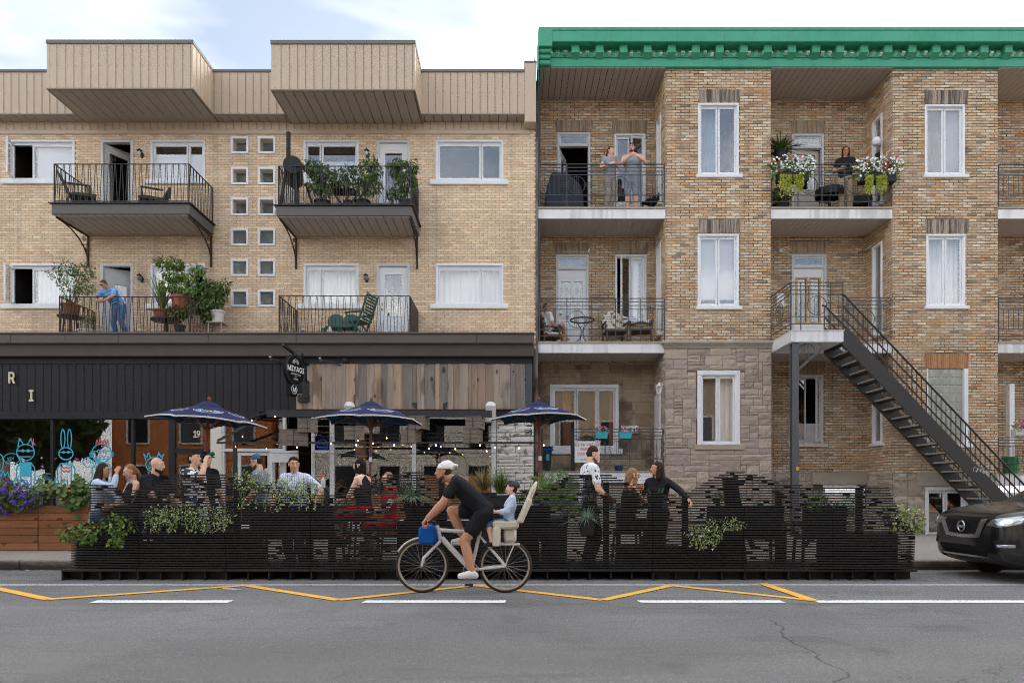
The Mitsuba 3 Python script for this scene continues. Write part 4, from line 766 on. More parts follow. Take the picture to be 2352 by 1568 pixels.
for ch, u, v in (('R', 21, 881), ('I', 69, 922)):
    t = meshkit.text_mesh(ch, .27, .03, True); x, z = shop(u, v); put(SF + '__letter', M().add(np.stack([t.vertices[:, 0] * .72 + x, SY - .03 - t.vertices[:, 2], t.vertices[:, 1] + z], 1), t.faces), 'letter_cream', lab=f'cream letter {ch} on the black boards')
def plank(p, n, uv):
    a = uv.x; gr = fbm(p.x * 22 + a * 31, p.z * 1.6 + a * 17, a * 9, 4); st = sstep(.6, .75, fbm(p.x * 5 + a * 50, p.z * 1.3, a * 40, 3))
    c1, c2, c3, c4 = (mi.Color3f(*lin(c)) for c in ((160, 146, 132), (176, 152, 128), (128, 120, 113), (150, 130, 114)))
    c = dr.select(a < .34, c1, dr.select(a < .56, c2, dr.select(a < .8, c3, c4)))
    k = sstep(.86, .9, nz(p.x * 9 + a * 33, p.z * 5, a * 7))
    return c * (.62 + .72 * gr) * (1 - .45 * st) * (1 - .7 * k)
scene['barn_wood'] = {'type': 'twosided', 'bsdf': {'type': 'principled', 'roughness': .85, 'specular': .2, 'base_color': mikit.proc(plank)}}
scene['crate_wood'] = {'type': 'twosided', 'bsdf': {'type': 'principled', 'roughness': .9, 'specular': .15, 'base_color': mikit.proc(lambda p, n, uv: mix(lin((92, 84, 76)), lin((142, 130, 118)), fbm(p.x * 4 + uv.x * 9, p.z * 40, p.y * 6, 4)))}}
r = np.random.default_rng(21); u = 706.0
pz0, pz1 = Z(940, SY), Z(836, SY)
while u < 1206:
    w = min(r.choice([8, 11, 14, 16, 17, 19, 22, 25]) * .95, 1207 - u); 
    x0, x1 = X(u, SY), X(u + w, SY); d = r.random() * .018
    put(SF + '__plank', M().rbox(x0 + .002, x1 - .002, SY - .02 - d, SY + .04, pz0, pz1 - r.random() * .01, .004, (r.random(), 0)), 'barn_wood', uv=True); u += w
for u0, u1 in ((681, 694), (694, 706)): put(SF + '__plank', M().rbox(X(u0, SY) + .002, X(u1, SY) - .002, SY - .03, SY + .04, pz0, Z(905, SY), .004, (r.random(), 0)), 'barn_wood', uv=True)
put(SF + '__corner_board', M().rbox(X(1208, SY), X(1222, SY), SY - .03, SY + .1, Z(1000, SY), Z(836, SY), .006), 'slate_paint'); mat('slate_paint', (66, 74, 80), .5)
put(SF + '__plank_backing', M().box(X(690, SY), sx1, SY + .04, SY + .1, Z(962, SY), Z(836, SY)), 'black_front')
# glazing
gt, gb_ = Z(963, SY), .55
mul = [(-260, -10), (117, 123), (302, 308), (388, 402)]
blackf = M()
for a, b in mul: blackf.box(X(a, SY), X(b, SY), SY - .02, SY + .08, .15, gt)
blackf.box(sx0, X(510, SY), SY - .02, SY + .1, .15, gb_).box(X(402, SY), X(486, SY), SY - .01, SY + .06, Z(1042, SY), Z(1030, SY))
put(SF + '__window_frame', blackf, 'black_front')
panes = [(-10, 117), (123, 302), (308, 388), (402, 486), (512, 650), (766, 948), (955, 1130), (722, 758)]
for a, b in panes: put(SF + '__window_pane', M().quad([X(a, SY), SY + .03, gb_], [X(b, SY), SY + .03, gb_], [X(b, SY), SY + .03, gt + .02], [X(a, SY), SY + .03, gt + .02]), 'shop_glass')
scene['shop_glass'] = {'type': 'thindielectric', 'int_ior': 1.9}
alu = M()
for a, b in ((485, 511),): alu.rbox(X(a, SY), X(b, SY), SY - .05, SY + .1, .15, Z(980, SY), .01)
put(SF + '__pillar', alu, 'cream_paint')
alu = M()
for a, b in ((511, 516), (650, 656), (715, 722), (758, 767), (947, 955), (1129, 1140)): alu.rbox(X(a, SY), X(b, SY), SY - .03, SY + .07, .15, Z(955, SY), .006)
alu.rbox(X(516, SY), X(650, SY), SY - .02, SY + .06, Z(1037, SY), Z(1030, SY), .005).box(X(722, SY), X(758, SY), SY - .01, SY + .06, Z(1040, SY), Z(1034, SY)).box(X(767, SY), X(1130, SY), SY - .03, SY + .08, .3, .62).box(X(767, SY), X(1130, SY), SY - .01, SY + .05, Z(960, SY), Z(954, SY))
put(SF + '__aluminium_frame', alu, 'white_dull', 30)
d = SF + '__entrance_door'
for a, b in ((546, 621), (624, 650)): put(nk(d) , M().rbox(X(a, SY), X(a + 7, SY), SY, SY + .05, .2, Z(1038, SY), .005).rbox(X(b - 7, SY), X(b, SY), SY, SY + .05, .2, Z(1038, SY), .005).box(X(a + 7, SY), X(b - 7, SY), SY, SY + .05, Z(1046, SY), Z(1038, SY)).box(X(a + 7, SY), X(b - 7, SY), SY, SY + .05, .2, .5), 'white_dull')
x0, x1 = X(622, SY), X(652, SY); m = M().box(0, .9, -.03, .02, 1.8 + .18, 2.05 + .2).box(0, .07, -.03, .02, .3, 2.0).box(.83, .9, -.03, .02, .3, 2.0).move(rotz(-.5), (X(624, SY), SY - .05, 0)); put(d + '_leaf', m, 'white_dull')
put(SF + '__door_poster', M().box(X(581, SY), X(603, SY), SY + .035, SY + .04, 1.25, Z(1070, SY)), 'red_paint'); put(SF + '__door_notice', M().box(X(607, SY), X(622, SY), SY + .035, SY + .04, 1.35, Z(1075, SY)).box(X(640, SY), X(648, SY), SY + .035, SY + .04, Z(1069, SY), Z(1060, SY)), 'white_paint')
put(SF + '__round_sticker', M().lathe([(0, 0), (.085, 0), (.085, .01)], (0, 0, 0), 20).move(rotx(PI / 2), (X(629, SY), SY + .03, Z(1080, SY))), 'sticker_red'); mat('sticker_red', (150, 52, 32), .5)
# interior: dark room, counter, pendants
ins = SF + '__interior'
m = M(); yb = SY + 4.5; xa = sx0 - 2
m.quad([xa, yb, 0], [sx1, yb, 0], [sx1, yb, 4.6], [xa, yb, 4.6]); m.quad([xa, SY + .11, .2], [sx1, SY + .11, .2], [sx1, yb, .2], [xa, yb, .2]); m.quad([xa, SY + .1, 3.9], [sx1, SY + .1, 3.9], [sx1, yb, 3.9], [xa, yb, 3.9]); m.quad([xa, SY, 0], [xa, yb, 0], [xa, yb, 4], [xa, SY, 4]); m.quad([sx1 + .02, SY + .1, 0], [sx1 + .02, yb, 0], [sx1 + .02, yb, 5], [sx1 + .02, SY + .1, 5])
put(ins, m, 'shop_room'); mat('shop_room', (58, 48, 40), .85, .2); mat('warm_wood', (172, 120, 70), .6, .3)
put(SF + '__counter', M().rbox(X(960, SY), X(1128, SY), SY + .5, SY + 1.0, .2, Z(1092, SY), .01), 'warm_wood')
put(SF + '__bench', M().rbox(X(770, SY), X(940, SY), SY + .6, SY + 1.0, .2, 1.2, .02).rbox(X(790, SY), X(815, SY), SY + 1.2, SY + 1.4, .2, 3.5, .01), 'warm_wood')
scene['bulb_glow'] = {'type': 'area', 'radiance': {'type': 'rgb', 'value': [3.0, 1.8, .8]}}
mat('bulb_body', (255, 220, 160), .3)
bulb_ball = M().ell((0, 0, 0), (.0125, .0125, .018), None, 8, 6).mesh()
def bulb(key, c, k=1.0):
    scene[nk(key)] = {**mikit.ply(bulb_ball, 'bulb_body', True), 'to_world': TF().translate(list(c)).scale(k), 'emitter': {'type': 'area', 'radiance': {'type': 'rgb', 'value': [2.6, 1.5, .6]}}}
for u in (906, 1002, 1103):
    t = thing('pendant_lamp', f'black bell shaped pendant lamp inside the window, {dict(zip((906, 1002, 1103), ("leftmost", "middle", "rightmost")))[u]} of three', 'lamp'); c = P(u, 1000, SY + .9)
    put(t + '__shade', M().lathe([(.02, .42), (.06, .4), (.2, .25), (.3, .0), (.27, -.22), (.25, -.22), (.28, 0), (.18, .24), (.02, .38)], c, 10).tube([c + [0, 0, .4], c + [0, 0, 1.6]], .01), 'black_wood'); bulb(t + '__bulb', c + [0, -.05, -.26], 1.6)
# white painted stone pier
scene['white_stone'] = {'type': 'twosided', 'bsdf': {'type': 'principled', 'roughness': .7, 'specular': .25, 'base_color': mikit.proc(lambda p, n, uv: mix(lin((206, 202, 196)), lin((112, 96, 88)), sstep(.62, .7, fbm(p.x * 9, p.z * 11, 3.0, 4)) * .8))}}
ashlar(SF, (X(1141, SY), SY - .02), (1, 0), (0, -1), X(1226, SY) - X(1141, SY), .15, Z(962, SY), [], 'white_stone', 'dark_mortar', .11, .082, 31, (3, 7), (1, 3), .006, .02, 'painted_stone')
# canopy beam and lower rail, crates hung on wires, bulbs
PY = 15.7
pg = thing('pergola_frame', 'black steel beam frame with crates and bulbs hung before the shop windows', 'frame')
put(pg + '__beam', M().rbox(X(612, PY), X(1130, PY), PY, PY + .06, Z(958, PY), Z(942, PY), .006), 'charcoal'); put(pg + '__rail', M().rbox(X(498, PY), X(1243, PY), PY - .03, PY + .01, Z(1019, PY), Z(1014.5, PY), .004), 'black_metal')
m = M().bar(P(612, 948, PY), P(568, 962, SY), .05).bar(P(590, 965, PY), P(500, 1012, PY + .3), .04, .05).bar(P(950, 965, PY + .2), P(915, 1010, PY + .3), .04)
put(pg + '__strut', m, 'black_metal')
put(pg + '__post', M().rbox(X(1239, PY), X(1247, PY), PY - .04, PY + .04, .15, Z(985, PY), .004), 'black_metal'); put(pg + '__post', M().rbox(X(536, PY), X(543, PY), PY - .04, PY + .04, .15, Z(1019, PY), .004), 'black_metal')
for v, y in ((995, PY + .1), (1004, PY + .15), (1041, PY + .05)): put(pg + '__wire', M().tube([P(512, v - 3, y), P(850, v + 2, y), P(1228, v - 2, y)], .005, 4), 'black_metal')
crates = [(676, 726, 963, 993), (634, 704, 988, 1024), (783, 834, 981, 1010), (940, 980, 957, 985), (923, 960, 988, 1018), (1071, 1110, 958, 984), (1066, 1105, 986, 1018)]
for i, (a, b, v0, v1) in enumerate(crates):
    y = PY - .1; x0, x1, z0, z1 = X(a, y), X(b, y), Z(v1, y), Z(v0, y); tx = ('leftmost upper crate', 'leftmost lower crate', 'crate beside the second parasol pole', 'upper crate right of the middle parasol', 'lower crate right of the middle parasol', 'upper crate beside the right wall lamp', 'lower crate beside the right wall lamp')[i]
    t = thing('hanging_crate', f'weathered wooden crate hung on wires, {tx}', 'crate', 'wooden crates hung in front of the windows'); R = rotz(.25 - .5 * (i > 2)); c = np.array([(x0 + x1) / 2, y + .2, 0]); w, dp = (x1 - x0) / 2 * .88, .22
    for k in range(3):
        hz = (z1 - z0) / 3; put(t + '__board', M().rbox(-w, w, -dp, -dp + .02, z0 + k * hz + .003, z0 + (k + 1) * hz - .003, .003, (.1 + .07 * i, 0)).rbox(w - .02, w, -dp + .021, dp, z0 + k * hz + .003, z0 + (k + 1) * hz - .003, .003, (.7, 0)).rbox(-w, -w + .02, -dp + .021, dp, z0 + k * hz + .003, z0 + (k + 1) * hz - .003, .003, (.2, 0)).move(R, c), 'crate_wood', uv=True)
    for k in range(2): put(t + '__lid_board', M().rbox(-w - .01, w + .01, -dp - .01 + k * (dp + .006), -.004 + k * (dp + .006), z1, z1 + .02, .003, (.15 + .2 * k, 0)).move(R, c), 'crate_wood', uv=True)
    put(t + '__wire', M().tube([c + [-w * .5, 0, z1 + .02], c + [-w * .4, .05, Z(945, PY)]], .005, 4).tube([c + [w * .5, 0, z1 + .02], c + [w * .6, .05, Z(945, PY)]], .005, 4).tube([c + R @ [0, -dp - .012, z0 - c[2]], c + R @ [0, -dp - .012, z1]], .006, 4), 'black_metal')
bl = [(541, 1026), (612, 1030), (682, 1027), (818, 1022), (823, 1012), (888, 1006), (857, 1018), (945, 1025), (1012, 1026), (1046, 1031), (1137, 1028), (1192, 1029), (1249, 1022), (632, 956), (578, 966), (557, 1003), (985, 1030), (1118, 1036), (760, 1018)]
words = 'leftmost second third fourth fifth sixth seventh eighth ninth tenth eleventh twelfth thirteenth fourteenth fifteenth sixteenth seventeenth eighteenth rightmost'.split(); bulb_name = {q[0]: w + ('' if 'most' in w else ' from the left') for q, w in zip(sorted(bl), words)}
for u, v in bl:
    t = thing('string_bulb', 'small warm bulb on the light string, ' + bulb_name[u], 'light bulb', 'warm bulbs on the light string'); c = P(u, v, PY - .12)
    put(t + '__socket', M().tube([c + [0, 0, .02], c + [0, 0, .075]], .013, 6).tube([c + [0, 0, .07], c + [0, .06, .16]], .004, 4), 'black_metal'); bulb(t + '__bulb', c)
for u, v0, lb in ((803, 922, 'white capsule wall lamp behind the middle parasol'), (1127, 922, 'white capsule wall lamp at the right end of the planks')):
    t = thing('capsule_lamp', lb, 'lamp'); c = P(u, v0, SY - .2); x, z = c[0], c[2]
    put(t + '__dome', M().lathe([(0, 0), (.07, -.015), (.115, -.06), (.13, -.12)], (x, SY - .2, z), 18), 'white_paint', True); put(t + '__body', M().lathe([(.13, -.122), (.13, -.5), (0, -.5)], (x, SY - .2, z), 18), 'cap_grey', 40); put(t + '__arm', M().bar((x, SY - .1, z - .3), (x, SY, z - .3), .08), 'cap_grey')
mat('cap_grey', (176, 172, 168), .5)
# round hanging sign
sg = thing('hanging_sign', 'round black hanging sign reading MIYAGI above a small black box with an M', 'sign')
c = P(675, 851, 15.9); an = math.radians(72); R = rotz(an) @ rotx(PI / 2)          # disc faces the street at an angle
put(sg + '__disc', M().lathe([(0, -.05), (.33, -.05), (.36, -.035), (.36, .035), (.33, .05), (0, .05)], c, 36, R), 'black_wood', 30)
put(sg + '__rim', M().ring(c + rotz(an) @ [0, -.05, 0], .345, .014, rotz(an) @ [0, -1, 0], 40), 'charcoal', True)
def onsign(txt, h, dx, dz, dep=.004, bold=False, off=-.052, cc=c, bs='letter_white'):
    t = meshkit.text_mesh(txt, h, dep, bold); V = t.vertices; w = V[:, 0].max(); q = np.stack([V[:, 0] - w / 2 + dx, off - V[:, 2], V[:, 1] + dz], 1); put(sg + '__lettering', M().add(q @ rotz(an).T + cc, t.faces), bs)
mat('letter_white', (226, 226, 224), .5)
onsign('MIYAGI', .12, 0, -.03, bold=True); onsign('BUVETTE THAI', .035, 0, -.11); onsign('ET', .028, 0, -.165); onsign('SUSHIS', .032, 0, -.22)
m = M()
for r_ in (.055, .085, .115):
    a_ = np.linspace(.15, PI - .15, 12); m.tube(np.stack([r_ * np.cos(a_), a_ * 0 - .054, .14 + r_ * np.sin(a_)], 1) @ rotz(an).T + c, .006, 5)
put(sg + '__emblem', m, 'letter_white')
bc = P(671, 895, 15.9); put(sg + '__box', M().rbox(-.14, .1, -.07, .07, -.15, .17, .01).move(rotz(an), bc), 'black_wood')
put(sg + '__ring', M().ring(bc + rotz(an) @ [-.02, -.073, 0], .1, .008, rotz(an) @ [0, -1, 0]), 'letter_white'); onsign('M', .1, -.02, -.05, .004, True, -.072, bc)
put(sg + '__arm', M().bar(P(650, 792, 15.75), P(708, 838, SY - .05), .06, .05).bar(P(694, 812, 16.1), P(705, 880, SY - .1), .04).rbox(X(686, SY), X(713, SY), SY - .1, SY - .04, Z(924, SY), Z(908, SY), .004).rbox(X(698, SY), X(712, SY), SY - .13, SY - .05, Z(916, SY), Z(876, SY), .004).bar(c + [0, 0, .38], P(685, 806, 16.0), .03), 'black_metal')
for u in (598, 612): 
    pass
for u, v, lb in ((622, 823, 'left of the round sign'), (736, 826, 'right of the round sign')):
    t = thing('spot_lamp', f'black clip spot lamp under the cornice, {lb}', 'lamp'); q = P(u, v, SY - .25); put(t + '__arm', M().bar(q, q + [.45, .2, -.1], .025), 'black_metal'); put(t + '__head', M().lathe([(0, .07), (.03, .06), (.045, -.03), (.04, -.03), (.0, .0)], q, 12, rotx(1.0)), 'steel')
single('camera_dome', M().ell(P(793, 828, SY - .1), (.055, .06, .055)).rbox(X(787, SY), X(800, SY), SY - .06, SY - .028, Z(834, SY), Z(820, SY), .006), 'charcoal', 'small round security camera under the brown cornice', 'security camera', smooth=40)
# cyan line drawings on the left panes
mat('cyan_paint', (62, 176, 206), .7); mat('pink_paint', (206, 92, 104), .7)
def arc(cx, cy, rx, ry, a0=0, a1=360, n=26): a = np.radians(np.linspace(a0, a1, n)); return list(zip(cx + rx * np.cos(a), cy + ry * np.sin(a)))
def doodle(u, v, k, lines, fills=(), pink=(), lab=''):
    t = nk(SF + '__window_drawing'); labels[t] = {'label': lab}; x0, z0 = shop(u, v); f = lambda l: [(x0 + a * k, z0 + b * k) for a, b in l]
    pgs = [LineString(f(l)).buffer(.012) for l in lines] + [Polygon(f(q)).buffer(.005) for q in fills]
    put(t + '__line', M().poly(unary_union(pgs), SY + .022, SY + .026), 'cyan_paint')
    if pink: put(t + '__pink_line', M().poly(unary_union([LineString(f(l)).buffer(.012) for l in pink]), SY + .02, SY + .0218), 'pink_paint')
body = [[(-.2, -.1), (-.34, -.3), (-.34, -.75)], [(.2, -.1), (.34, -.3), (.34, -.75)], [(-.2, -.2), (-.2, -1.1), (-.05, -1.1), (-.05, -.75), (.05, -.75), (.05, -1.1), (.2, -1.1), (.2, -.2), (-.2, -.1), (.2, -.1)], arc(-.38, -.82, .08, .07), arc(.38, -.82, .08, .07)]
face = [arc(0, .28, .33, .3), arc(-.1, .34, .04, .04), arc(.1, .34, .04, .04), [(-.32, .34), (.32, .34)]]
doodle(57, 1056, .66, face + [[(-.28, .5), (-.22, .8), (-.08, .58)], [(.08, .58), (.2, .8), (.28, .5)], [(-.2, .12), (.2, .12)]] + body, [[(-.2, -.1), (.2, -.1), (.2, -.62), (-.2, -.62)]], [[(.2, .74), (.36, .56)], [(.3, .78), (.28, .5)]], 'cyan line drawing of a cat standing, on the leftmost pane')
doodle(150, 1058, .62, [arc(0, .28, .28, .24), [(-.28, .34), (.28, .34)], arc(-.09, .34, .035, .035), arc(.09, .34, .035, .035), arc(0, .14, .18, .08, 180, 360), arc(-.12, .86, .08, .38), arc(.14, .86, .08, .38)] + body, [], [[(-.14, -.25), (-.07, -.32), (0, -.25), (.07, -.32), (.14, -.25)], [(-.5, .05), (-.38, .1)], [(.5, .05), (.38, .1)], [(-.14, -.38), (-.07, -.45), (0, -.38), (.07, -.45), (.14, -.38)]], 'cyan line drawing of a long eared rabbit')
doodle(232, 1056, .7, [arc(0, .24, .34, .32), arc(-.1, .3, .05, .05), arc(.1, .3, .05, .05), [(-.22, .02), (.22, .02), (.22, .12), (-.22, .12), (-.22, .02)], [(-.07, .02), (-.07, .12)], [(.07, .02), (.07, .12)], [(-.3, .3), (-.15, .3)], [(.15, .3), (.3, .3)], arc(-.37, .2, .04, .06), arc(.37, .2, .04, .06)] + body, [], [[(-.2, .52), (-.16, .7), (-.1, .55), (-.04, .72), (.03, .55), (.1, .72), (.14, .55), (.2, .7), (.22, .52)]], 'cyan line drawing of a boy with a red crest of hair')
doodle(352, 1072, .58, [arc(0, .1, .34, .3), [(-.34, .3), (-.42, .55), (-.3, .42), (-.22, .6), (-.14, .4)], [(.14, .4), (.22, .6), (.3, .42), (.42, .55), (.34, .3)], arc(-.1, .16, .06, .06), arc(.1, .16, .06, .06), [(-.2, -.06), (-.1, .0), (0, -.06), (.1, 0), (.2, -.06)]], [], [[(-.05, .06), (.05, .06)]], 'cyan line drawing of a spiky eared face')
doodle(295, 1090, .45, [[(-.3, .2), (-.2, .45), (-.1, .25), (0, .5), (.1, .25), (.2, .42), (.25, .2), (.1, .1), (.2, 0), (.05, -.1)], arc(.05, -.3, .1, .08)], (), (), 'cyan scribble of spiky hair')
doodle(10, 1098, .42, [[(-.5, .1), (-.35, .4), (-.25, .1), (-.1, .45), (0, .1), (.15, .4), (.25, .05)], arc(.75, -.1, .2, .2), arc(-.3, .9, .2, .5, -90, 90)], (), [[(.7, -.05), (.8, -.15)]], 'cyan scribble of grass blades and a ball face')
for txt, u, v in (('yo!', 14, 1056), ('oups!', 94, 1102), ('GRRR', 196, 1064)):
    t = meshkit.text_mesh(txt, .09, .002); x, z = shop(u, v); put(SF + '__window_word', M().add(np.stack([t.vertices[:, 0] + x, SY + .024 - t.vertices[:, 2], t.vertices[:, 1] + z], 1), t.faces), 'cyan_paint')
    put(SF + '__window_word__bubble', M().poly(LineString(arc(x + .12, z + .03, .2, .13)).buffer(.009), SY + .022, SY + .025), 'cyan_paint')

for ch, u in (('1', 441), ('9', 449)):
    t = meshkit.text_mesh(ch, .16, .003, True); x, z = shop(u, 1004); put(SF + '__door_digit', M().add(np.stack([t.vertices[:, 0] * .8 + x, SY + .024 - t.vertices[:, 2], t.vertices[:, 1] + z], 1), t.faces), 'letter_cream')
nq = P(741, 1022, SY + .2); put(SF + '__neon_sign', M().ring(nq, .13, .02, (0, 1, 0), 20, 6).bar(nq + [-.12, 0, -.06], nq + [.14, 0, -.06], .06).bar(nq + [-.1, 0, .03], nq + [.1, 0, .05], .05), 'bag_blue_shop', lab='blue round sign inside the narrow window'); mat('bag_blue_shop', (30, 70, 220), .4)
# ---------------------------------------------------------------- the slat fence of the street terrace
PK = thing('slat_fence', 'black terrace fence of stacked wavy plywood slats along the road', 'fence')
TY = 9.75
def tx(u): return X(u, TY)
def tz(v): return Z(v, TY)
env = np.array([(138, 1238), (182, 1234), (190, 1205), (193, 1113), (240, 1113), (262, 1128), (335, 1126), (370, 1104), (400, 1089), (520, 1091), (560, 1104), (640, 1119), (690, 1134), (760, 1137), (800, 1121), (850, 1104), (900, 1087), (965, 1084), (1010, 1100), (1040, 1125), (1130, 1129), (1235, 1126), (1268, 1112), (1300, 1093), (1335, 1087), (1400, 1088), (1440, 1106), (1490, 1126), (1560, 1140), (1592, 1127), (1632, 1102), (1672, 1085), (1718, 1085), (1760, 1098), (1800, 1112), (1870, 1117), (1935, 1117), (1985, 1115), (2040, 1118), (2052, 1150), (2070, 1186), (2096, 1212), (2108, 1226)], float)
eu = np.arange(138, 2109, 2.0); ev = np.interp(eu, env[:, 0], env[:, 1]); EX, EZ = tx(eu), tz(ev)
pitch, th, z00 = .0367, .0202, .175
seam = [tx(u) for u in (138, 312, 516, 712, 908, 1108, 1306, 1500, 1712, 1912, 2109)]
xL, xR = seam[0], seam[-1]
def yf(x, z):
    y = 9.80 + .055 * np.sin(.8 * x + .9 * z) + .045 * np.sin(1.9 * x - 1.6 * z + 2)
    for xe, s in ((xL, 1), (xR, -1)):
        d = np.clip(np.abs(x - xe) / .42, 0, 1); y = y + .1 * (1 - np.sqrt(np.clip(1 - (1 - d) ** 2, 0, 1)))
    return y
r = np.random.default_rng(8); rest, spc = M(), M(); cnt = 0
for j in range(40):
    z = z00 + j * pitch; ok = EZ > z + .005
    if not ok.any(): break
    ed = np.flatnonzero(np.diff(np.r_[0, ok.astype(int), 0])); runs = [(EX[a], EX[b - 1]) for a, b in zip(ed[::2], ed[1::2])]
    for (a, b) in runs:
        for s0, s1 in zip(seam, seam[1:]):
            p0, p1 = max(a, s0 + .003), min(b, s1 - .003)
            if p1 - p0 < .06: continue
            n = max(3, int((p1 - p0) / .09)); xs = np.linspace(p0, p1, n); y = yf(xs, z); dep = .1 + .02 * math.sin(z * 9 + s0)
            if s0 == xL or s1 == xR: y = np.minimum(y, 10.15)
            pts = np.vstack([np.stack([xs, y], 1), np.stack([xs, y + dep], 1)[::-1]])
            V = np.vstack([np.c_[pts, np.full(2 * n, z)], np.c_[pts, np.full(2 * n, z + th)]]); N2 = 2 * n; Fc = []
            for i in range(n - 1): q, w_ = i, N2 - 1 - i; Fc += [(q, w_, w_ - 1), (q, w_ - 1, q + 1), (q + N2, w_ - 1 + N2, w_ + N2), (q + N2, q + 1 + N2, w_ - 1 + N2)]
            for i in range(N2): k = (i + 1) % N2; Fc += [(i, k, k + N2), (i, k + N2, i + N2)]
            if j >= 6 and cnt < 300: put(PK + '__slat', M().add(V, Fc), 'slat_black'); cnt += 1
            else: rest.add(V, Fc)
            for k in range(max(1, int((p1 - p0) / .55))):
                x = p0 + .03 + (p1 - p0 - .08) * ((k + r.random()) / max(1, int((p1 - p0) / .55))) ; yy = float(yf(np.array([x]), z)[0]); spc.box(x, x + .045 + .04 * r.random(), yy + .018, yy + .09, z - pitch + th + .0004, z - .0004)
    for xe, s in ((xL, 1), (xR, -1)):     # returns towards the kerb
        if z < tz(1236): rest.rbox(min(xe + s * .02, xe + s * .13), max(xe + s * .02, xe + s * .13), 10.16, 11.0, z, z + th, .004)
scene['slat_black'] = {'type': 'twosided', 'bsdf': {'type': 'principled', 'roughness': .55, 'specular': .35, 'base_color': mikit.proc(lambda p, n, uv: mix(lin((20, 19, 19)), lin((54, 51, 49)), fbm(p.x * 4, p.y * 14, p.z * 40, 4)))}}
put(PK + '__slats', rest, 'slat_black', kind='stuff'); put(PK + '__spacers', spc, 'black_wood', kind='stuff')
for s0, s1 in zip(seam, seam[1:]):
    put(PK + '__base_rail', M().rbox(s0 + .003, s1 - .003, 9.76, 9.9, .125, .16, .006), 'slat_black')
    for k in range(4): x = s0 + (s1 - s0) * k / 4; put(PK + '__foot', M().box(x, x + .018, 9.78 + .02 * (k % 2), 10.9, 0.0, .124), 'slat_black')
    if s0 < seam[2] or s0 > seam[6] or abs(s0 - seam[3]) < .1: put(PK + '__kick_board', M().box(s0 + .03, s1 - .01, 9.93, 9.95, .0, .124), 'slat_black')
put(PK + '__floor', M().box(xL + .14, xR - .14, 9.96, 11.07, .125, .15), 'black_wood')
bx_ = [(150, 330, 1250, 1), (330, 560, 1222, 1), (562, 640, 1250, .0), (905, 1100, 1200, 1), (1110, 1240, 1245, 1), (1440, 1580, 1258, 1), (1590, 1700, 1242, 1), (1915, 2085, 1226, 1)]
for a, b, v, k in bx_:
    if k: put(PK + '__planter_box', M().rbox(tx(a), tx(b), 9.99, 10.32, .15, tz(v), .01), 'black_wood')
for u, v in ((346, 1110), (528, 1100), (700, 1135), (1010, 1095), (1398, 1092), (1584, 1130), (1805, 1115), (1995, 1105)): put(PK + '__post', M().rbox(tx(u) - .04, tx(u) + .04, 9.98, 10.06, .15, tz(v + 14), .006), 'black_wood')
put(PK + '__post', M().bar((tx(1712), 10.0, .2), (tx(1690), 10.02, tz(1095)), .22, .05).bar((tx(1690), 10.0, tz(1095)), (tx(1745), 10.03, tz(1260)), .1, .05), 'black_wood')
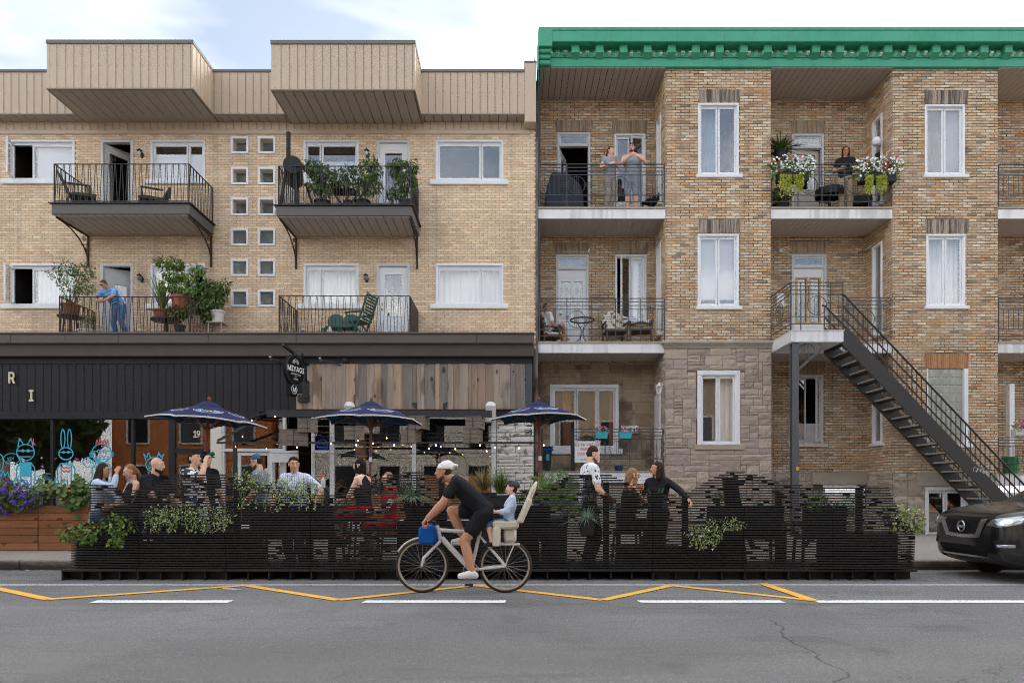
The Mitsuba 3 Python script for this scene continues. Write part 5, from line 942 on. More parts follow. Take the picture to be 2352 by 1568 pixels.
# parasols
mat('navy_cloth', (50, 52, 84), .85, .1); mat('teal_cloth', (30, 74, 96), .9, .05); mat('white_trim', (200, 198, 194), .8); mat('pole_wood', (122, 64, 48), .5, .4); mat('logo_blue', (96, 168, 204), .8); mat('logo_navy', (44, 46, 92), .8)
def parasol(u, va, Y, rad, tilt, phase, lab, zr=2.44, drop=.29):
    t = thing('parasol', lab, 'parasol', 'navy parasols over the terrace'); x = X(u, Y); za = Z(va, Y); n = 6; zr = za - drop
    R = roty(math.radians(tilt)); c = np.array([x, Y, za]); loc = lambda q: np.asarray(q) @ R.T + c
    rib = [np.array([rad * math.cos(a), rad * math.sin(a), -drop]) for a in (phase + np.arange(n) * 2 * PI / n)]
    top, und, trm = M(), M(), M(); lg = []
    for i in range(n):
        a, b = rib[i], rib[(i + 1) % n]; k = 10; ts = np.linspace(0, 1, k); rows = []
        for f in (.1, .4, .7, 1.0):
            e = np.array([a + (b - a) * q for q in ts]) * f
            e[:, 2] = -drop * f ** 1.15; sag = 4 * ts * (1 - ts)
            e[:, :2] *= (1 - .09 * sag * f ** 3)[:, None]; e[:, 2] += .035 * sag * f; rows.append(e)
        for m_, d in ((top, .0), (und, -.012)):
            V = np.vstack([q + [0, 0, d] for q in rows]); Fc = []
            for r_ in range(3):
                for j in range(k - 1): A = r_ * k + j; Fc += [(A, A + 1, A + k + 1), (A, A + k + 1, A + k)]
            m_.add(loc(V), Fc)
        e = rows[-1]; o = e * [1.008, 1.008, 1] + [0, 0, .004]; lo = o - [0, 0, .02]; inn_ = e * [.992, .992, 1] + [0, 0, .008]
        V = np.vstack([inn_, o, lo]); Fc = [f for r_ in range(2) for j in range(k - 1) for A in [r_ * k + j] for f in ((A, A + 1, A + k + 1), (A, A + k + 1, A + k))]
        trm.add(loc(V), Fc)
        put(t + '__rib', M().bar(loc(a * .08 + [0, 0, -.04]), loc(a * .98 + [0, 0, -.03]), .02).bar(loc([0, 0, -drop - .12]), loc(a * .55 + [0, 0, -.035]), .018), 'pole_wood')
        mid = (a + b) / 2; out = unit([mid[0], mid[1], 0]); tan = unit(b - a); up = unit(np.cross(tan, np.cross(out, [0, 0, 1])) ) ; dn_ = unit(np.array([mid[0], mid[1], -drop])); nrm = unit(np.cross(tan, dn_)); nrm = nrm * np.sign(nrm[2]); ctr = dn_ * np.linalg.norm(mid) * .6 + nrm * .022
        if math.sin(math.atan2(mid[1], mid[0])) < .35:
            B = np.stack([tan, -dn_], 1)
            def onp(pg_, off, bs, key):
                m_ = M()
                for g_ in getattr(pg_, 'geoms', [pg_]):
                    q = trimesh.creation.extrude_polygon(g_, .003, engine='earcut'); m_.add(loc(ctr + q.vertices[:, :2] @ B.T + nrm * (q.vertices[:, 2:3] + off)), q.faces)
                put(t + key, m_, bs)
            s = 1 if tan @ [1, 0, 0] > 0 else -1; B[:, 0] *= s
            el = affinity.scale(Point(0, 0).buffer(1, 16), .2 * rad / .92, .085 * rad / .92); onp(el.buffer(.007).difference(el), 0, 'white_trim', '__logo_border'); onp(el, .0, 'logo_blue', '__logo')
            bw_ = .22 * rad / .92; onp(sbox(-bw_, -.03, bw_, .03), .004, 'white_trim', '__logo_band')
            tm = meshkit.text_mesh('BELGIAN MOON', .05, .002, True); wv = tm.vertices[:, 0].max(); sc_ = 1.85 * bw_ / wv
            q = np.stack([(tm.vertices[:, 0] - wv / 2) * sc_, tm.vertices[:, 1] - .024], 1); m_ = M().add(loc(ctr + q @ B.T + nrm * (tm.vertices[:, 2:3] + .0075)), tm.faces); put(t + '__logo_text', m_, 'logo_navy')
    put(t + '__canopy', top, 'navy_cloth', 40); put(t + '__canopy_underside', und, 'teal_cloth', 40); put(t + '__trim', trm, 'white_trim')
    put(t + '__vent', M().lathe([(.0, .05), (.08, .035), (.2, -.035), (.215, -.06)], (0, 0, 0), 6).move(R @ rotz(phase), c), 'navy_cloth')
    p0, p1 = loc([0, 0, .06]), np.array([x + .02, Y, .15]); p1[:2] = loc([0, 0, -2.4])[:2]
    put(t + '__pole', M().tube([p0, p1], .024, 10).ell(loc([0, 0, .075]), (.03, .03, .04)).tube([loc([0, 0, -drop - .14]), loc([0, 0, -drop - .08])], .04, 10), 'pole_wood', 40)
    put(t + '__pole_label', M().tube([loc([0, 0, -.98]), loc([0, 0, -.9])], .0265, 10), 'white_paint', 40)
    put(t + '__base', M().lathe([(0, .12), (.03, .12), (.04, .05), (.22, .03), (.24, 0), (0, 0)], (p1[0], p1[1], .151), 18), 'black_metal', 40)
    return t
parasol(480, 928, 11.0, .9, 4.0, .42, 'navy parasol with white trim standing at the left end of the terrace')
parasol(853, 928, 11.6, .93, 1.0, .52, 'navy parasol with white trim in the middle, before the plank wall', drop=.29)
parasol(1237, 927, 11.75, .86, -1.5, .25, 'navy parasol with white trim at the right, before the stone house', drop=.27)
# cedar planter box
scene['cedar'] = {'type': 'twosided', 'bsdf': {'type': 'principled', 'roughness': .7, 'specular': .25, 'base_color': mikit.proc(lambda p, n, uv: mix(lin((128, 84, 56)), lin((164, 112, 76)), fbm(p.x * 2.5 + uv.x * 20, p.z * 30, uv.x * 9, 4)) * (.8 + .4 * uv.x) * (1 - .6 * sstep(.84, .88, nz(p.x * 7 + uv.x * 40, p.z * 16, 3.0)))) }}
cp = thing('wooden_planter', 'long cedar board planter box full of purple petunias and nasturtiums', 'planter'); CYP = 12.92; r = np.random.default_rng(5)
for k in range(6):
    z0 = .16 + k * .142
    for a, b in ((-190, -75), (-75, 86.5), (87.5, 250)): put(cp + '__board', M().rbox(X(a, CYP) + .003, X(b, CYP) - .003, CYP, CYP + .04, z0 + .003, z0 + .139, .006, (r.random(), 0)), 'cedar', uv=True)
put(cp + '__liner', M().box(X(-188, CYP), X(246, CYP), CYP + .042, CYP + .6, .16, .95), 'black_wood')
# ---------------------------------------------------------------- people
SP = sph(10, 6)[0]
def hull(*sp): return m3.Manifold.hull_points(np.vstack([np.asarray(c) + SP * (np.asarray(r) if np.ndim(r) else r) for c, r in sp]))
def union(l): return m3.Manifold.batch_boolean(l, m3.OpType.Add)
def soft(ms, edge=.022, it=5):
    m = union(ms).refine_to_length(edge).to_mesh(); t = trimesh.Trimesh(m.vert_properties[:, :3], m.tri_verts, process=True)
    v0 = np.array(t.vertices); trimesh.smoothing.filter_taubin(t, .5, .53, it); v1 = np.array(t.vertices); far = np.linalg.norm(v1 - v0, axis=1) > .022; v1[far] = v0[far]; t.vertices = v1; return t
def ik(a, b, l1, l2, pole):
    d = b - a; L = np.linalg.norm(d); mx = (l1 + l2) * .995
    if L > mx: b = a + d * mx / L; d = b - a; L = mx
    L = max(L, abs(l1 - l2) * 1.05 + 1e-6); c = np.clip((l1 * l1 + L * L - l2 * l2) / (2 * l1 * L), -1, 1); u = d / np.linalg.norm(d)
    p = np.asarray(pole, float); p = unit(p - u * (p @ u)); return a + u * l1 * c + p * l1 * math.sqrt(max(0, 1 - c * c)), b
def hand(w, d, n, s, h, curl=.5, thumb=.5):
    """palm, four unequal bent fingers and a thumb; d: wrist to knuckles, n: palm normal, s: thumb side sign"""
    d = unit(d); n = unit(n - d * (n @ d)); x = np.cross(n, d) * s; k = h / 1.75; out = []
    kn = [w + d * (.085 - .004 * abs(i - 1.2)) * k + x * (.030 - .020 * i) * k for i in range(4)]
    out.append(hull((w, .02 * k), (w + d * .03 * k + x * .018 * k, .015 * k), *[(q, .0115 * k) for q in kn]))
    for i, q in enumerate(kn):
        p, dd, a = q, d, 0
        for j, L in enumerate(((.042, .026, .02), (.046, .03, .022), (.042, .028, .021), (.034, .022, .018))[i]):
            a += curl * (.8 + .1 * i); dd = d * math.cos(a) + n * math.sin(a); e = p + dd * L * k; out.append(hull((p, (.0098 - .0012 * j) * k), (e, (.0086 - .0012 * j) * k))); p = e
    p = w + d * .025 * k + x * .024 * k; q = p + unit(d * .7 + x * .8 + n * .25) * .038 * k; e = q + unit(d * 1.0 + n * thumb + x * .15) * .03 * k
    out += [hull((p, .0135 * k), (q, .0105 * k)), hull((q, .0105 * k), (e, .0085 * k))]; return out
SKIN = {'light': (222, 176, 150), 'fair': (232, 190, 166), 'tan': (194, 142, 112), 'olive': (206, 156, 126)}
for k_, c_ in SKIN.items(): mat('skin_' + k_, c_, .5, .35)
for k_, c_ in dict(hair_black=(26, 22, 21), hair_brown=(52, 36, 28), hair_red=(104, 50, 34), hair_blond=(150, 112, 78), hair_grey=(70, 66, 64), stubble=(92, 66, 54), lip=(176, 104, 96), eye_dark=(34, 28, 26), eye_white=(224, 220, 216), glasses=(30, 28, 30), cloth_black=(26, 27, 31), cloth_white=(222, 224, 228), cloth_grey=(148, 152, 160), cloth_bluegrey=(128, 134, 154), cloth_ltblue=(186, 202, 226), cloth_red=(176, 26, 40), cloth_khaki=(150, 142, 128), cloth_beige=(176, 152, 128), denim=(84, 112, 146), denim_dark=(44, 54, 78), short_grey=(132, 140, 154), cap_teal=(34, 98, 124), cap_navy=(28, 32, 46), shoe_pink=(206, 50, 100), shoe_dark=(44, 40, 40), shoe_white=(226, 224, 222), bottle_green=(30, 92, 52)).items(): mat(k_, c_, .75 if 'cloth' in k_ or 'hair' in k_ or 'denim' in k_ else .45, .25)
def stripes(fn, cols, w):
    def f(p, n, uv):
        t = fn(p) / w; t = t - dr.floor(t); c = mi.Color3f(*lin(cols[0][1])); 
        for e, col in cols[1:]: c = dr.select(t > e, mi.Color3f(*lin(col)), c)
        return c
    return {'type': 'twosided', 'bsdf': {'type': 'principled', 'roughness': .8, 'specular': .2, 'base_color': mikit.proc(f)}}
scene['shirt_vertical'] = stripes(lambda p: p.x + .25 * p.y, [(0, (206, 218, 240)), (.3, (92, 112, 178)), (.42, (216, 224, 242)), (.62, (140, 160, 212)), (.75, (226, 230, 244))], .034)
scene['shirt_polo'] = stripes(lambda p: p.z + .35 * p.y - .1 * p.x, [(0, (64, 148, 214)), (.4, (226, 236, 244)), (.52, (52, 120, 190)), (.72, (196, 222, 242)), (.8, (70, 150, 216))], .075)
def dots(p, n, uv):
    a, b, _ = mikit.voronoi((p.x + p.y) * 13, p.z * 13); return dr.select(a < .2, mi.Color3f(*lin((70, 74, 92))), mi.Color3f(*lin((224, 226, 232))))
scene['shirt_dots'] = {'type': 'twosided', 'bsdf': {'type': 'principled', 'roughness': .8, 'specular': .2, 'base_color': mikit.proc(dots)}}
scene['shirt_pattern'] = {'type': 'twosided', 'bsdf': {'type': 'principled', 'roughness': .8, 'specular': .2, 'base_color': mikit.proc(lambda p, n, uv: dr.select(nz((p.x + p.y) * 22, p.z * 30, 4.0) > .62, mi.Color3f(*lin((60, 64, 78))), mi.Color3f(*lin((226, 226, 230)))))}}
def person(label, head, h=1.75, floor=None, mode='stand', yaw=180, lean=0, side=0, twist=0, hyaw=0, hpitch=0, hroll=0, lh=None, rh=None, lp=(-.6, -.8, -.3), rp=(.6, -.8, -.3), la=None, ra=None, lkp=(0, 1, .1), rkp=(0, 1, .1),
           skin='light', top='cloth_black', sleeve=.6, bottom='denim', legs='long', shoe='shoe_dark', hair='hair_brown', style='short', beard=None, glasses=None, cap=None, female=False, fat=1.0, group=None, curl=.55, key='person', ln=None, rn=None, neck=0):
    """A posed figure. head: world position of the head centre; hands and ankles in body units (x right, y forward, z up, of the stature h) from the shoulders and from the hips."""
    T = thing(key, label, 'person', group); Rl = rotz(math.radians(twist)) @ rotx(-math.radians(lean)) @ roty(math.radians(side)); pel = np.array([0, 0, .52]); up = lambda q: pel + Rl @ (np.array(q, float) - pel)
    hc0 = up((0, .012, .925)); Ry = rotz(math.radians(yaw)); head = np.asarray(head, float)
    if mode == 'stand' and floor is not None: h = (head[2] - floor) / hc0[2]
    root = head - Ry @ (hc0 * h); W = lambda q: root + Ry @ (np.asarray(q, float) * h)
    k = h; f = 1 if not female else 0; shw = .112 if not f == 0 else .1
    J = {'pel': pel, 'w': up((0, 0, .61)), 'c': up((0, .004, .725)), 'n': up((0, -.004, .83)), 'ls': up((-shw, -.006, .8)), 'rs': up((shw, -.006, .8))}
    D = lambda v: Rl @ np.asarray(v, float)
    for s, t, p in (('l', lh, lp), ('r', rh, rp)):
        sg = -1 if s == 'l' else 1; t = (sg * .06, .03, -.31) if t is None else t
        e, w = ik(J[s + 's'], J[s + 's'] + np.array(t, float), .172, .15, p); J[s + 'e'], J[s + 'w'] = e, w
    for s, t, p in (('l', la, lkp), ('r', ra, rkp)):
        sg = -1 if s == 'l' else 1; hp = np.array([sg * .05, 0, .505]); J[s + 'h'] = hp
        t = ((sg * .012, 0, -.462) if mode == 'stand' else (sg * .03, .2, -.27)) if t is None else t
        J[s + 'k'], J[s + 'a'] = ik(hp, hp + np.array(t, float), .245, .235, p)
    P_ = {a: W(b) for a, b in J.items()}; RX = Ry @ Rl @ [1, 0, 0]; RH = Ry @ [1, 0, 0]
    HR = Ry @ Rl if abs(lean) < 25 else Ry @ rotx(-math.radians(lean * .35)); HR = HR @ rotz(math.radians(hyaw)) @ rotx(math.radians(hpitch)) @ roty(math.radians(hroll)); HC = P_['n'] + (head - P_['n']) * (1 + neck); g = h / 1.75 * (1.0 if h > 1.4 else 1.25); Hd = lambda q: HC + HR @ (np.asarray(q, float) * g)
    wr, cr, sr = (.058, .064, .036) if not female else (.048, .056, .031)
    def torso(o=0, low=0):
        q = [hull((P_['pel'] + RH * .034 * k, (.06 + o) * k * fat), (P_['pel'] - RH * .034 * k, (.06 + o) * k * fat), (P_['w'] + RX * .03 * k, (wr + o) * k * fat), (P_['w'] - RX * .03 * k, (wr + o) * k * fat)),
             hull((P_['w'] + RX * .03 * k, (wr + o) * k * fat), (P_['w'] - RX * .03 * k, (wr + o) * k * fat), (P_['c'] + RX * .05 * k, (cr + o) * k), (P_['c'] - RX * .05 * k, (cr + o) * k)),
             hull((P_['c'] + RX * .05 * k, (cr + o) * k), (P_['c'] - RX * .05 * k, (cr + o) * k), (P_['ls'] + (P_['c'] - P_['ls']) * low, (sr + o) * k), (P_['rs'] + (P_['c'] - P_['rs']) * low, (sr + o) * k), (W(up((0, -.008, .818 - .03 * low))), (.034 + o) * k))]
        if female: q.append(hull((W(up((-.04, .045, .715))), (.036 + o) * k), (W(up((.04, .045, .715))), (.036 + o) * k), (W(up((0, 0, .7))), (.05 + o) * k)))
        return q
    def arm(s, o=0, f_=2.0):
        a, b, c = P_[s + 's'], P_[s + 'e'], P_[s + 'w']; ra_, rb, rc = ((.031, .025, .0165) if not female else (.027, .021, .014)); q = []
        t = min(f_, 1); q.append(hull((a, (ra_ + o) * k), (a + (b - a) * t, (ra_ + (rb - ra_) * t + o * 1.3) * k)))
        if f_ > 1: t = f_ - 1; m_ = b + (c - b) * min(t, .35); q += [hull((b, (rb + o) * k), (m_, (rb + .001 + o) * k)), hull((m_, (rb + .001 + o) * k), (b + (c - b) * t, (rb + (rc - rb) * t + o * 1.2) * k))]
        return q
    def leg(s, o=0, f_=2.0):
        a, b, c = P_[s + 'h'], P_[s + 'k'], P_[s + 'a']; q = []; t = min(f_, 1); q.append(hull((a, (.056 + o) * k * fat), (a + (b - a) * t, (.056 + (.036 - .056) * t + o * (1.5 if f_ <= 1 else 1)) * k)))
        if f_ > 1: t = f_ - 1; m_ = b + (c - b) * min(.35, t); q += [hull((b, (.036 + o) * k), (m_, (.037 + o) * k)), hull((m_, (.037 + o) * k), (b + (c - b) * t, (.037 + (.023 - .037) * t + o) * k))]
        return q
    parts = torso() + arm('l') + arm('r') + leg('l') + leg('r')
    for s, sg, nn in (('l', -1, ln), ('r', 1, rn)):
        d = P_[s + 'w'] - P_[s + 'e']; nrm = Ry @ np.array(nn if nn is not None else (-sg, .1, -.2), float); parts += hand(P_[s + 'w'], d, nrm, 1 if sg < 0 else -1, h, curl)
        a = P_[s + 'a']; toe = Ry @ np.array([sg * .25, 1, 0]); toe = unit(toe); parts.append(hull((a, .024 * k), (a + toe * .07 * k - [0, 0, .02 * k], .018 * k)))
    parts += [hull((P_['n'] - (HC - P_['n']) * .12, .034 * k), (HC + HR @ np.array([0, -.015, -.06]) * g, .033 * k)),
              hull((Hd((0, -.008, .03)), np.array([.074, .09, .082]) * g), (Hd((0, .01, -.02)), .062 * g)), hull((Hd((0, .062, -.098)), .02 * g), (Hd((.042, .012, -.066)), .024 * g), (Hd((-.042, .012, -.066)), .024 * g), (Hd((.036, .055, -.016)), .027 * g), (Hd((-.036, .055, -.016)), .027 * g), (Hd((.028, .066, .034)), .024 * g), (Hd((-.028, .066, .034)), .024 * g)),
              hull((Hd((0, .088, .012)), .008 * g), (Hd((0, .106, -.026)), .010 * g), (Hd((.012, .09, -.03)), .008 * g), (Hd((-.012, .09, -.03)), .008 * g)), hull((Hd((0, .08, -.052)), .014 * g), (Hd((0, .082, -.066)), .013 * g))]
    for sg in (-1, 1): parts.append(hull((Hd((sg * .074, -.008, .006)), .012 * g), (Hd((sg * .079, -.016, .012)), .011 * g), (Hd((sg * .074, -.004, -.028)), .009 * g)))
    put(T + '__body', soft(parts, .02), 'skin_' + skin, True)
    if top:
        q = torso(.007, 0 if sleeve else .3) + (arm('l', .008, sleeve) + arm('r', .008, sleeve) if sleeve else [])
        t = soft(q, .03); n_ = t.vertex_normals; v = np.array(t.vertices); amp = (meshkit.fbm(v * 9, 3, 2) - .5)[:, None] * .04 * (.4 + .6 * (v[:, 2] < P_['c'][2])[:, None]); put(T + '__top', (v + n_ * np.maximum(amp, -.006), t.faces), top, True)
    if bottom:
        fl = {'long': 1.94, 'shorts': .62, 'capri': 1.3, 'knee': 1.08}.get(legs, 1.94)
        q = [hull((P_['pel'] + RH * .034 * k + [0, 0, .01], .068 * k * fat), (P_['pel'] - RH * .034 * k + [0, 0, .01], .068 * k * fat), (P_['lh'], .06 * k), (P_['rh'], .06 * k))]
        if legs == 'skirt': q.append(hull((P_['lh'], .06 * k), (P_['rh'], .06 * k), (P_['lk'], .06 * k), (P_['rk'], .06 * k)))
        else: q += leg('l', .009, fl) + leg('r', .009, fl)
        t = soft(q, .03); n_ = t.vertex_normals; v = np.array(t.vertices); amp = (meshkit.fbm(v * [12, 12, 7], 3, 5) - .5)[:, None] * .03; put(T + '__trousers' if legs != 'skirt' else T + '__skirt', (v + n_ * np.maximum(amp, -.007), t.faces), bottom, True)
    if shoe:
        for s, sg in (('l', -1), ('r', 1)):
            a = P_[s + 'a']; toe = unit(Ry @ np.array([sg * .25, 1, 0])); put(T + '__shoe', soft([hull((a + [0, 0, -.004 * k], .03 * k), (a + toe * .085 * k - [0, 0, .018 * k], .022 * k), (a - toe * .02 * k - [0, 0, .018 * k], .024 * k))], .03, 2), shoe, True)
    fm, br, lpm = M(), M(), M()
    for sg in (-1, 1):
        fm.ell(Hd((sg * .031, .083, .008)), np.array([.012, .008, .006]) * g, HR, 8, 6); br.ell(Hd((sg * .032, .0885, .028)), np.array([.019, .006, .0045]) * g, HR @ roty(sg * .12), 8, 6)
        put(T + '__eye', M().ell(Hd((sg * .031, .088, .008)), np.array([.0055, .006, .0055]) * g, HR, 8, 6), 'eye_dark', True)
    put(T + '__eyes_white', fm, 'eye_white', True); put(T + '__eyebrows', br, hair if style != 'bald' else 'hair_brown', True)
    put(T + '__mouth', M().ell(Hd((0, .0915, -.058)), np.array([.023, .006, .0045]) * g, HR, 10, 6).ell(Hd((0, .09, -.066)), np.array([.019, .006, .005]) * g, HR, 10, 6), 'lip', True)
    if beard: put(T + '__beard', soft([hull((Hd((0, .064, -.1)), .0235 * g), (Hd((.044, .014, -.068)), .0265 * g), (Hd((-.044, .014, -.068)), .0265 * g), (Hd((0, .078, -.078)), .016 * g)).trim_by_plane([0, 0, -1], -float(HC[2] - .045 * g))], .02, 2), beard, True)
    hq = []
    if style not in ('bald', 'helmet'):
        base = [hull((Hd((0, -.016, .042)), np.array([.081, .088, .082]) * g), (Hd((0, -.035, -.02)), .066 * g))]; hq = base
        if style == 'short': hq = [hull((Hd((0, -.012, .045)), np.array([.079, .09, .079]) * g), (Hd((0, -.03, .0)), .069 * g))]
        if style == 'long': hq = base + [hull((Hd((0, -.05, .0)), .07 * g), (Hd((0, -.075, -.14)), .055 * g)), hull((Hd((0, -.075, -.14)), .055 * g), (Hd((0, -.085, -.27)), .035 * g))] + [hull((Hd((sg * .07, .01, .03)), .022 * g), (Hd((sg * .082, .015, -.1)), .024 * g), (Hd((sg * .08, .04, -.24)), .02 * g)) for sg in (-1, 1)]
        if style == 'bob': hq = base + [hull((Hd((0, -.045, .02)), .07 * g), (Hd((0, -.05, -.1)), .06 * g), (Hd((.06, -.01, -.1)), .03 * g), (Hd((-.06, -.01, -.1)), .03 * g))] + [hull((Hd((sg * .07, .03, .05)), .022 * g), (Hd((sg * .078, .03, -.1)), .022 * g)) for sg in (-1, 1)]
        if style == 'wavy': hq = base + [hull((Hd((0, -.05, .0)), .072 * g), (Hd((0, -.07, -.15)), .075 * g))] + [hull((Hd((sg * .07, .0, .03)), .028 * g), (Hd((sg * .085, .0, -.15)), .036 * g)) for sg in (-1, 1)]
        if style == 'pony': hq = base + [hull((Hd((0, -.095, .0)), .03 * g), (Hd((0, -.12, -.1)), .024 * g)), hull((Hd((0, -.12, -.1)), .024 * g), (Hd((0, -.1, -.17)), .012 * g))]
        t = soft(hq, .014, 3); v = np.array(t.vertices); q = (v - HC) @ HR / g; face = (q[:, 1] > .052) & (q[:, 2] < .058) & (np.abs(q[:, 0]) < .066); 
        v = v + t.vertex_normals * ((meshkit.fbm(v * [60, 60, 22], 3, 7) - .42) * .016)[:, None]; v[face] -= (HR @ [0, .03, 0]) * g
        put(T + '__hair', (v, t.faces), hair, True)
    if cap:
        m = hull((Hd((0, -.01, .05)), np.array([.083, .096, .078]) * g)).trim_by_plane(HR @ [0, -.15, 1], float(HC @ (HR @ [0, -.15, 1]) / 1.0 + .028 * g) if 0 else float(np.dot(Hd((0, 0, .032)), unit(HR @ [0, -.15, 1]))))
        put(T + '__cap', soft([m], .02, 2), cap, True); put(T + '__cap_peak', M().ell(Hd((0, .115, .044)), np.array([.06, .06, .007]) * g, HR @ rotx(-.12)), cap, True)
    if glasses:
        m = M()
        for sg in (-1, 1):
            if glasses == 'sun': m.ell(Hd((sg * .033, .097, .008)), np.array([.027, .006, .019]) * g, HR)
            else: m.ring(Hd((sg * .033, .1, .006)), .024 * g, .0028 * g, HR @ [0, 1, 0], 18, 5)
            m.bar(Hd((sg * .058, .095, .012)), Hd((sg * .08, -.01, .012)), .005 * g)
        m.bar(Hd((-.012, .102, .01)), Hd((.012, .102, .01)), .004 * g); put(T + '__glasses', m, 'glasses')
    return dict(key=T, J=P_, W=W, HC=HC, HR=HR, g=g, h=h, Ry=Ry)
def stool(c, z, lab):
    t = thing('bar_stool', lab, 'stool', 'dark bar stools behind the slat fence'); x, y = c
    put(t + '__seat', M().rbox(x - .19, x + .19, y - .19, y + .19, z - .05, z, .015), 'black_wood'); m = M()
    for a in (-1, 1):
        for b in (-1, 1): put(t + '__leg', M().bar((x + a * .16, y + b * .16, z - .05), (x + a * .2, y + b * .2, .15), .03), 'black_metal')
    put(t + '__foot_rail', M().ring(np.array([x, y, .42]), .25, .01, (0, 0, 1)), 'black_metal')
FLR = .152
SEATS = []
def patio(label, u, v, Y, **k):
    d = person(label, P(u, v, Y), floor=FLR, group=None, **k)
    if k.get('mode') == 'sit':
        q = d['J']['pel']; SEATS.append((q, label)); stool(q[:2], q[2] - .075 * d['h'], 'dark bar stool under the ' + ' '.join(label.split()[:6]))
    return d
A_ = patio('woman in pale blue blouse resting a hand at her mouth, leftmost on the terrace', 238, 1080, 10.35, h=1.64, mode='sit', yaw=-80, lean=4, female=True, top='cloth_ltblue', sleeve=1.75, hair='hair_brown', style='wavy', rh=(-.02, .17, .1), rp=(.5, .3, -.9), lh=(.1, .22, -.2), bottom='denim', skin='tan', hyaw=-8)
patio('woman in black tank top with fair tied hair beside the pale blouse', 299, 1083, 10.35, h=1.66, mode='sit', yaw=140, lean=6, female=True, top='cloth_black', sleeve=0, hair='hair_blond', style='pony', lh=(.05, .2, -.2), rh=(-.05, .2, -.2), skin='light', hpitch=-10, hyaw=-10)
patio('bald bearded man in black t-shirt looking right', 361, 1068, 10.25, h=1.8, mode='sit', yaw=-105, lean=3, top='cloth_black', style='bald', beard='hair_brown', lh=(.05, .2, -.2), rh=(-.05, .22, -.2), skin='light', hyaw=20)
D_ = patio('man in patterned white shirt drinking from a green bottle', 446, 1055, 10.45, mode='stand', yaw=-100, lean=-4, top='shirt_pattern', bottom='cloth_white', sleeve=.7, style='short', hair='hair_brown', hpitch=14, hyaw=5, rh=(-.05, .16, .1), rp=(.5, -.3, -1), lh=(-.03, .06, -.3), skin='light')
q = D_['HC'] + D_['HR'] @ np.array([0, .13, -.05]); d_ = unit(D_['HR'] @ np.array([0, 1, .22])); Rb = np.stack([unit(np.cross([0, 1, .3], d_)), np.cross(d_, unit(np.cross([0, 1, .3], d_))), d_], 1)
single('beer_bottle', M().lathe([(.012, -.03), (.014, .05), (.03, .1), (.031, .2), (0, .2)], q, 12, Rb), 'bottle_green', 'green beer bottle tipped to the drinking man\'s mouth', 'bottle', smooth=40)
patio('man in dark cap and black shirt seen from behind', 471, 1055, 10.95, mode='stand', yaw=-12, top='cloth_black', sleeve=.7, cap='cap_navy', hair='hair_black', bottom='denim_dark', skin='light', hyaw=-20)
patio('man in teal cap and grey-blue t-shirt facing left', 590, 1060, 10.7, mode='stand', yaw=92, lean=5, top='cloth_bluegrey', sleeve=.65, cap='cap_teal', hair='hair_brown', beard='stubble', glasses='thin', bottom='denim_dark', lh=(.02, .12, -.26), rh=(0, .13, -.24), hpitch=-6, skin='light')
patio('man in blue striped shirt with his hand on his hip', 675, 1066, 10.2, mode='stand', yaw=170, lean=4, top='shirt_vertical', sleeve=.8, bottom='denim', hair='hair_black', hyaw=38, lh=(-.1, .06, -.24), lp=(-1, -.5, 0), rh=(.06, .1, -.26), skin='olive', fat=1.1)
patio('woman with black bob and bare shoulders facing left', 826, 1070, 10.5, h=1.68, mode='sit', yaw=75, lean=5, female=True, top='cloth_black', sleeve=0, bottom='cloth_red', legs='skirt', hair='hair_black', style='bob', lh=(.03, .2, -.2), rh=(-.02, .22, -.2), skin='fair')
patio('woman in red dress half hidden behind the slats', 890, 1100, 10.55, h=1.6, mode='sit', yaw=120, lean=4, female=True, top='cloth_red', sleeve=.3, bottom='cloth_red', legs='skirt', hair='hair_blond', style='wavy', lh=(.05, .2, -.18), rh=(-.1, .2, -.18), skin='fair')
patio('young man in dotted white t-shirt in profile before the notice', 1362, 1043, 10.15, mode='stand', yaw=-78, lean=5, top='shirt_dots', sleeve=.65, bottom='denim_dark', hair='hair_brown', style='short', beard='stubble', lh=(.04, .16, -.22), rh=(0, .14, -.24), skin='light', hpitch=-8)
E_ = patio('woman with long fair hair and glasses in sleeveless black', 1453, 1092, 10.15, h=1.66, mode='sit', yaw=-78, lean=6, female=True, top='cloth_black', sleeve=0, bottom='cloth_black', hair='hair_blond', style='long', glasses='thin', lh=(.04, .22, -.16), rh=(-.03, .24, -.17), skin='light', hyaw=6)
patio('dark haired woman in black sweater stretching her left arm right', 1509, 1076, 10.2, h=1.7, mode='stand', yaw=140, lean=3, female=True, top='cloth_black', sleeve=1.85, bottom='cloth_black', hair='hair_brown', style='wavy', hyaw=-45, hpitch=5, lh=(-.26, .1, -.17), lp=(-.2, -.8, .3), rh=(.03, .17, -.2), skin='olive')
# balconies
person('man in blue striped polo leaning on the low roof railing', P(239, 653, 16.6), floor=zroof, mode='stand', yaw=162, lean=43, top='shirt_polo', sleeve=.75, bottom='denim', hair='hair_grey', glasses='sun', fat=1.25, lh=(.04, .15, -.2), lp=(-1, .2, -.2), rh=(-.02, .13, -.19), rp=(1, .2, -.2), skin='tan', hyaw=-10, hpitch=-18, la=(-.03, -.08, -.455), ra=(.03, -.02, -.46))
person('red haired woman in grey t-shirt smiling on the top balcony', P(1403, 348, 18.35), floor=zsl[0], mode='stand', yaw=-155, lean=3, female=True, top='cloth_grey', sleeve=.3, bottom='cloth_khaki', shoe='shoe_pink', hair='hair_red', style='pony', lh=(.08, .16, -.06), lp=(-.6, -.4, -.8), rh=(.0, .15, -.14), skin='light', hyaw=20, hpitch=-10, la=(.06, -.02, -.46), lkp=(-.3, 1, 0))
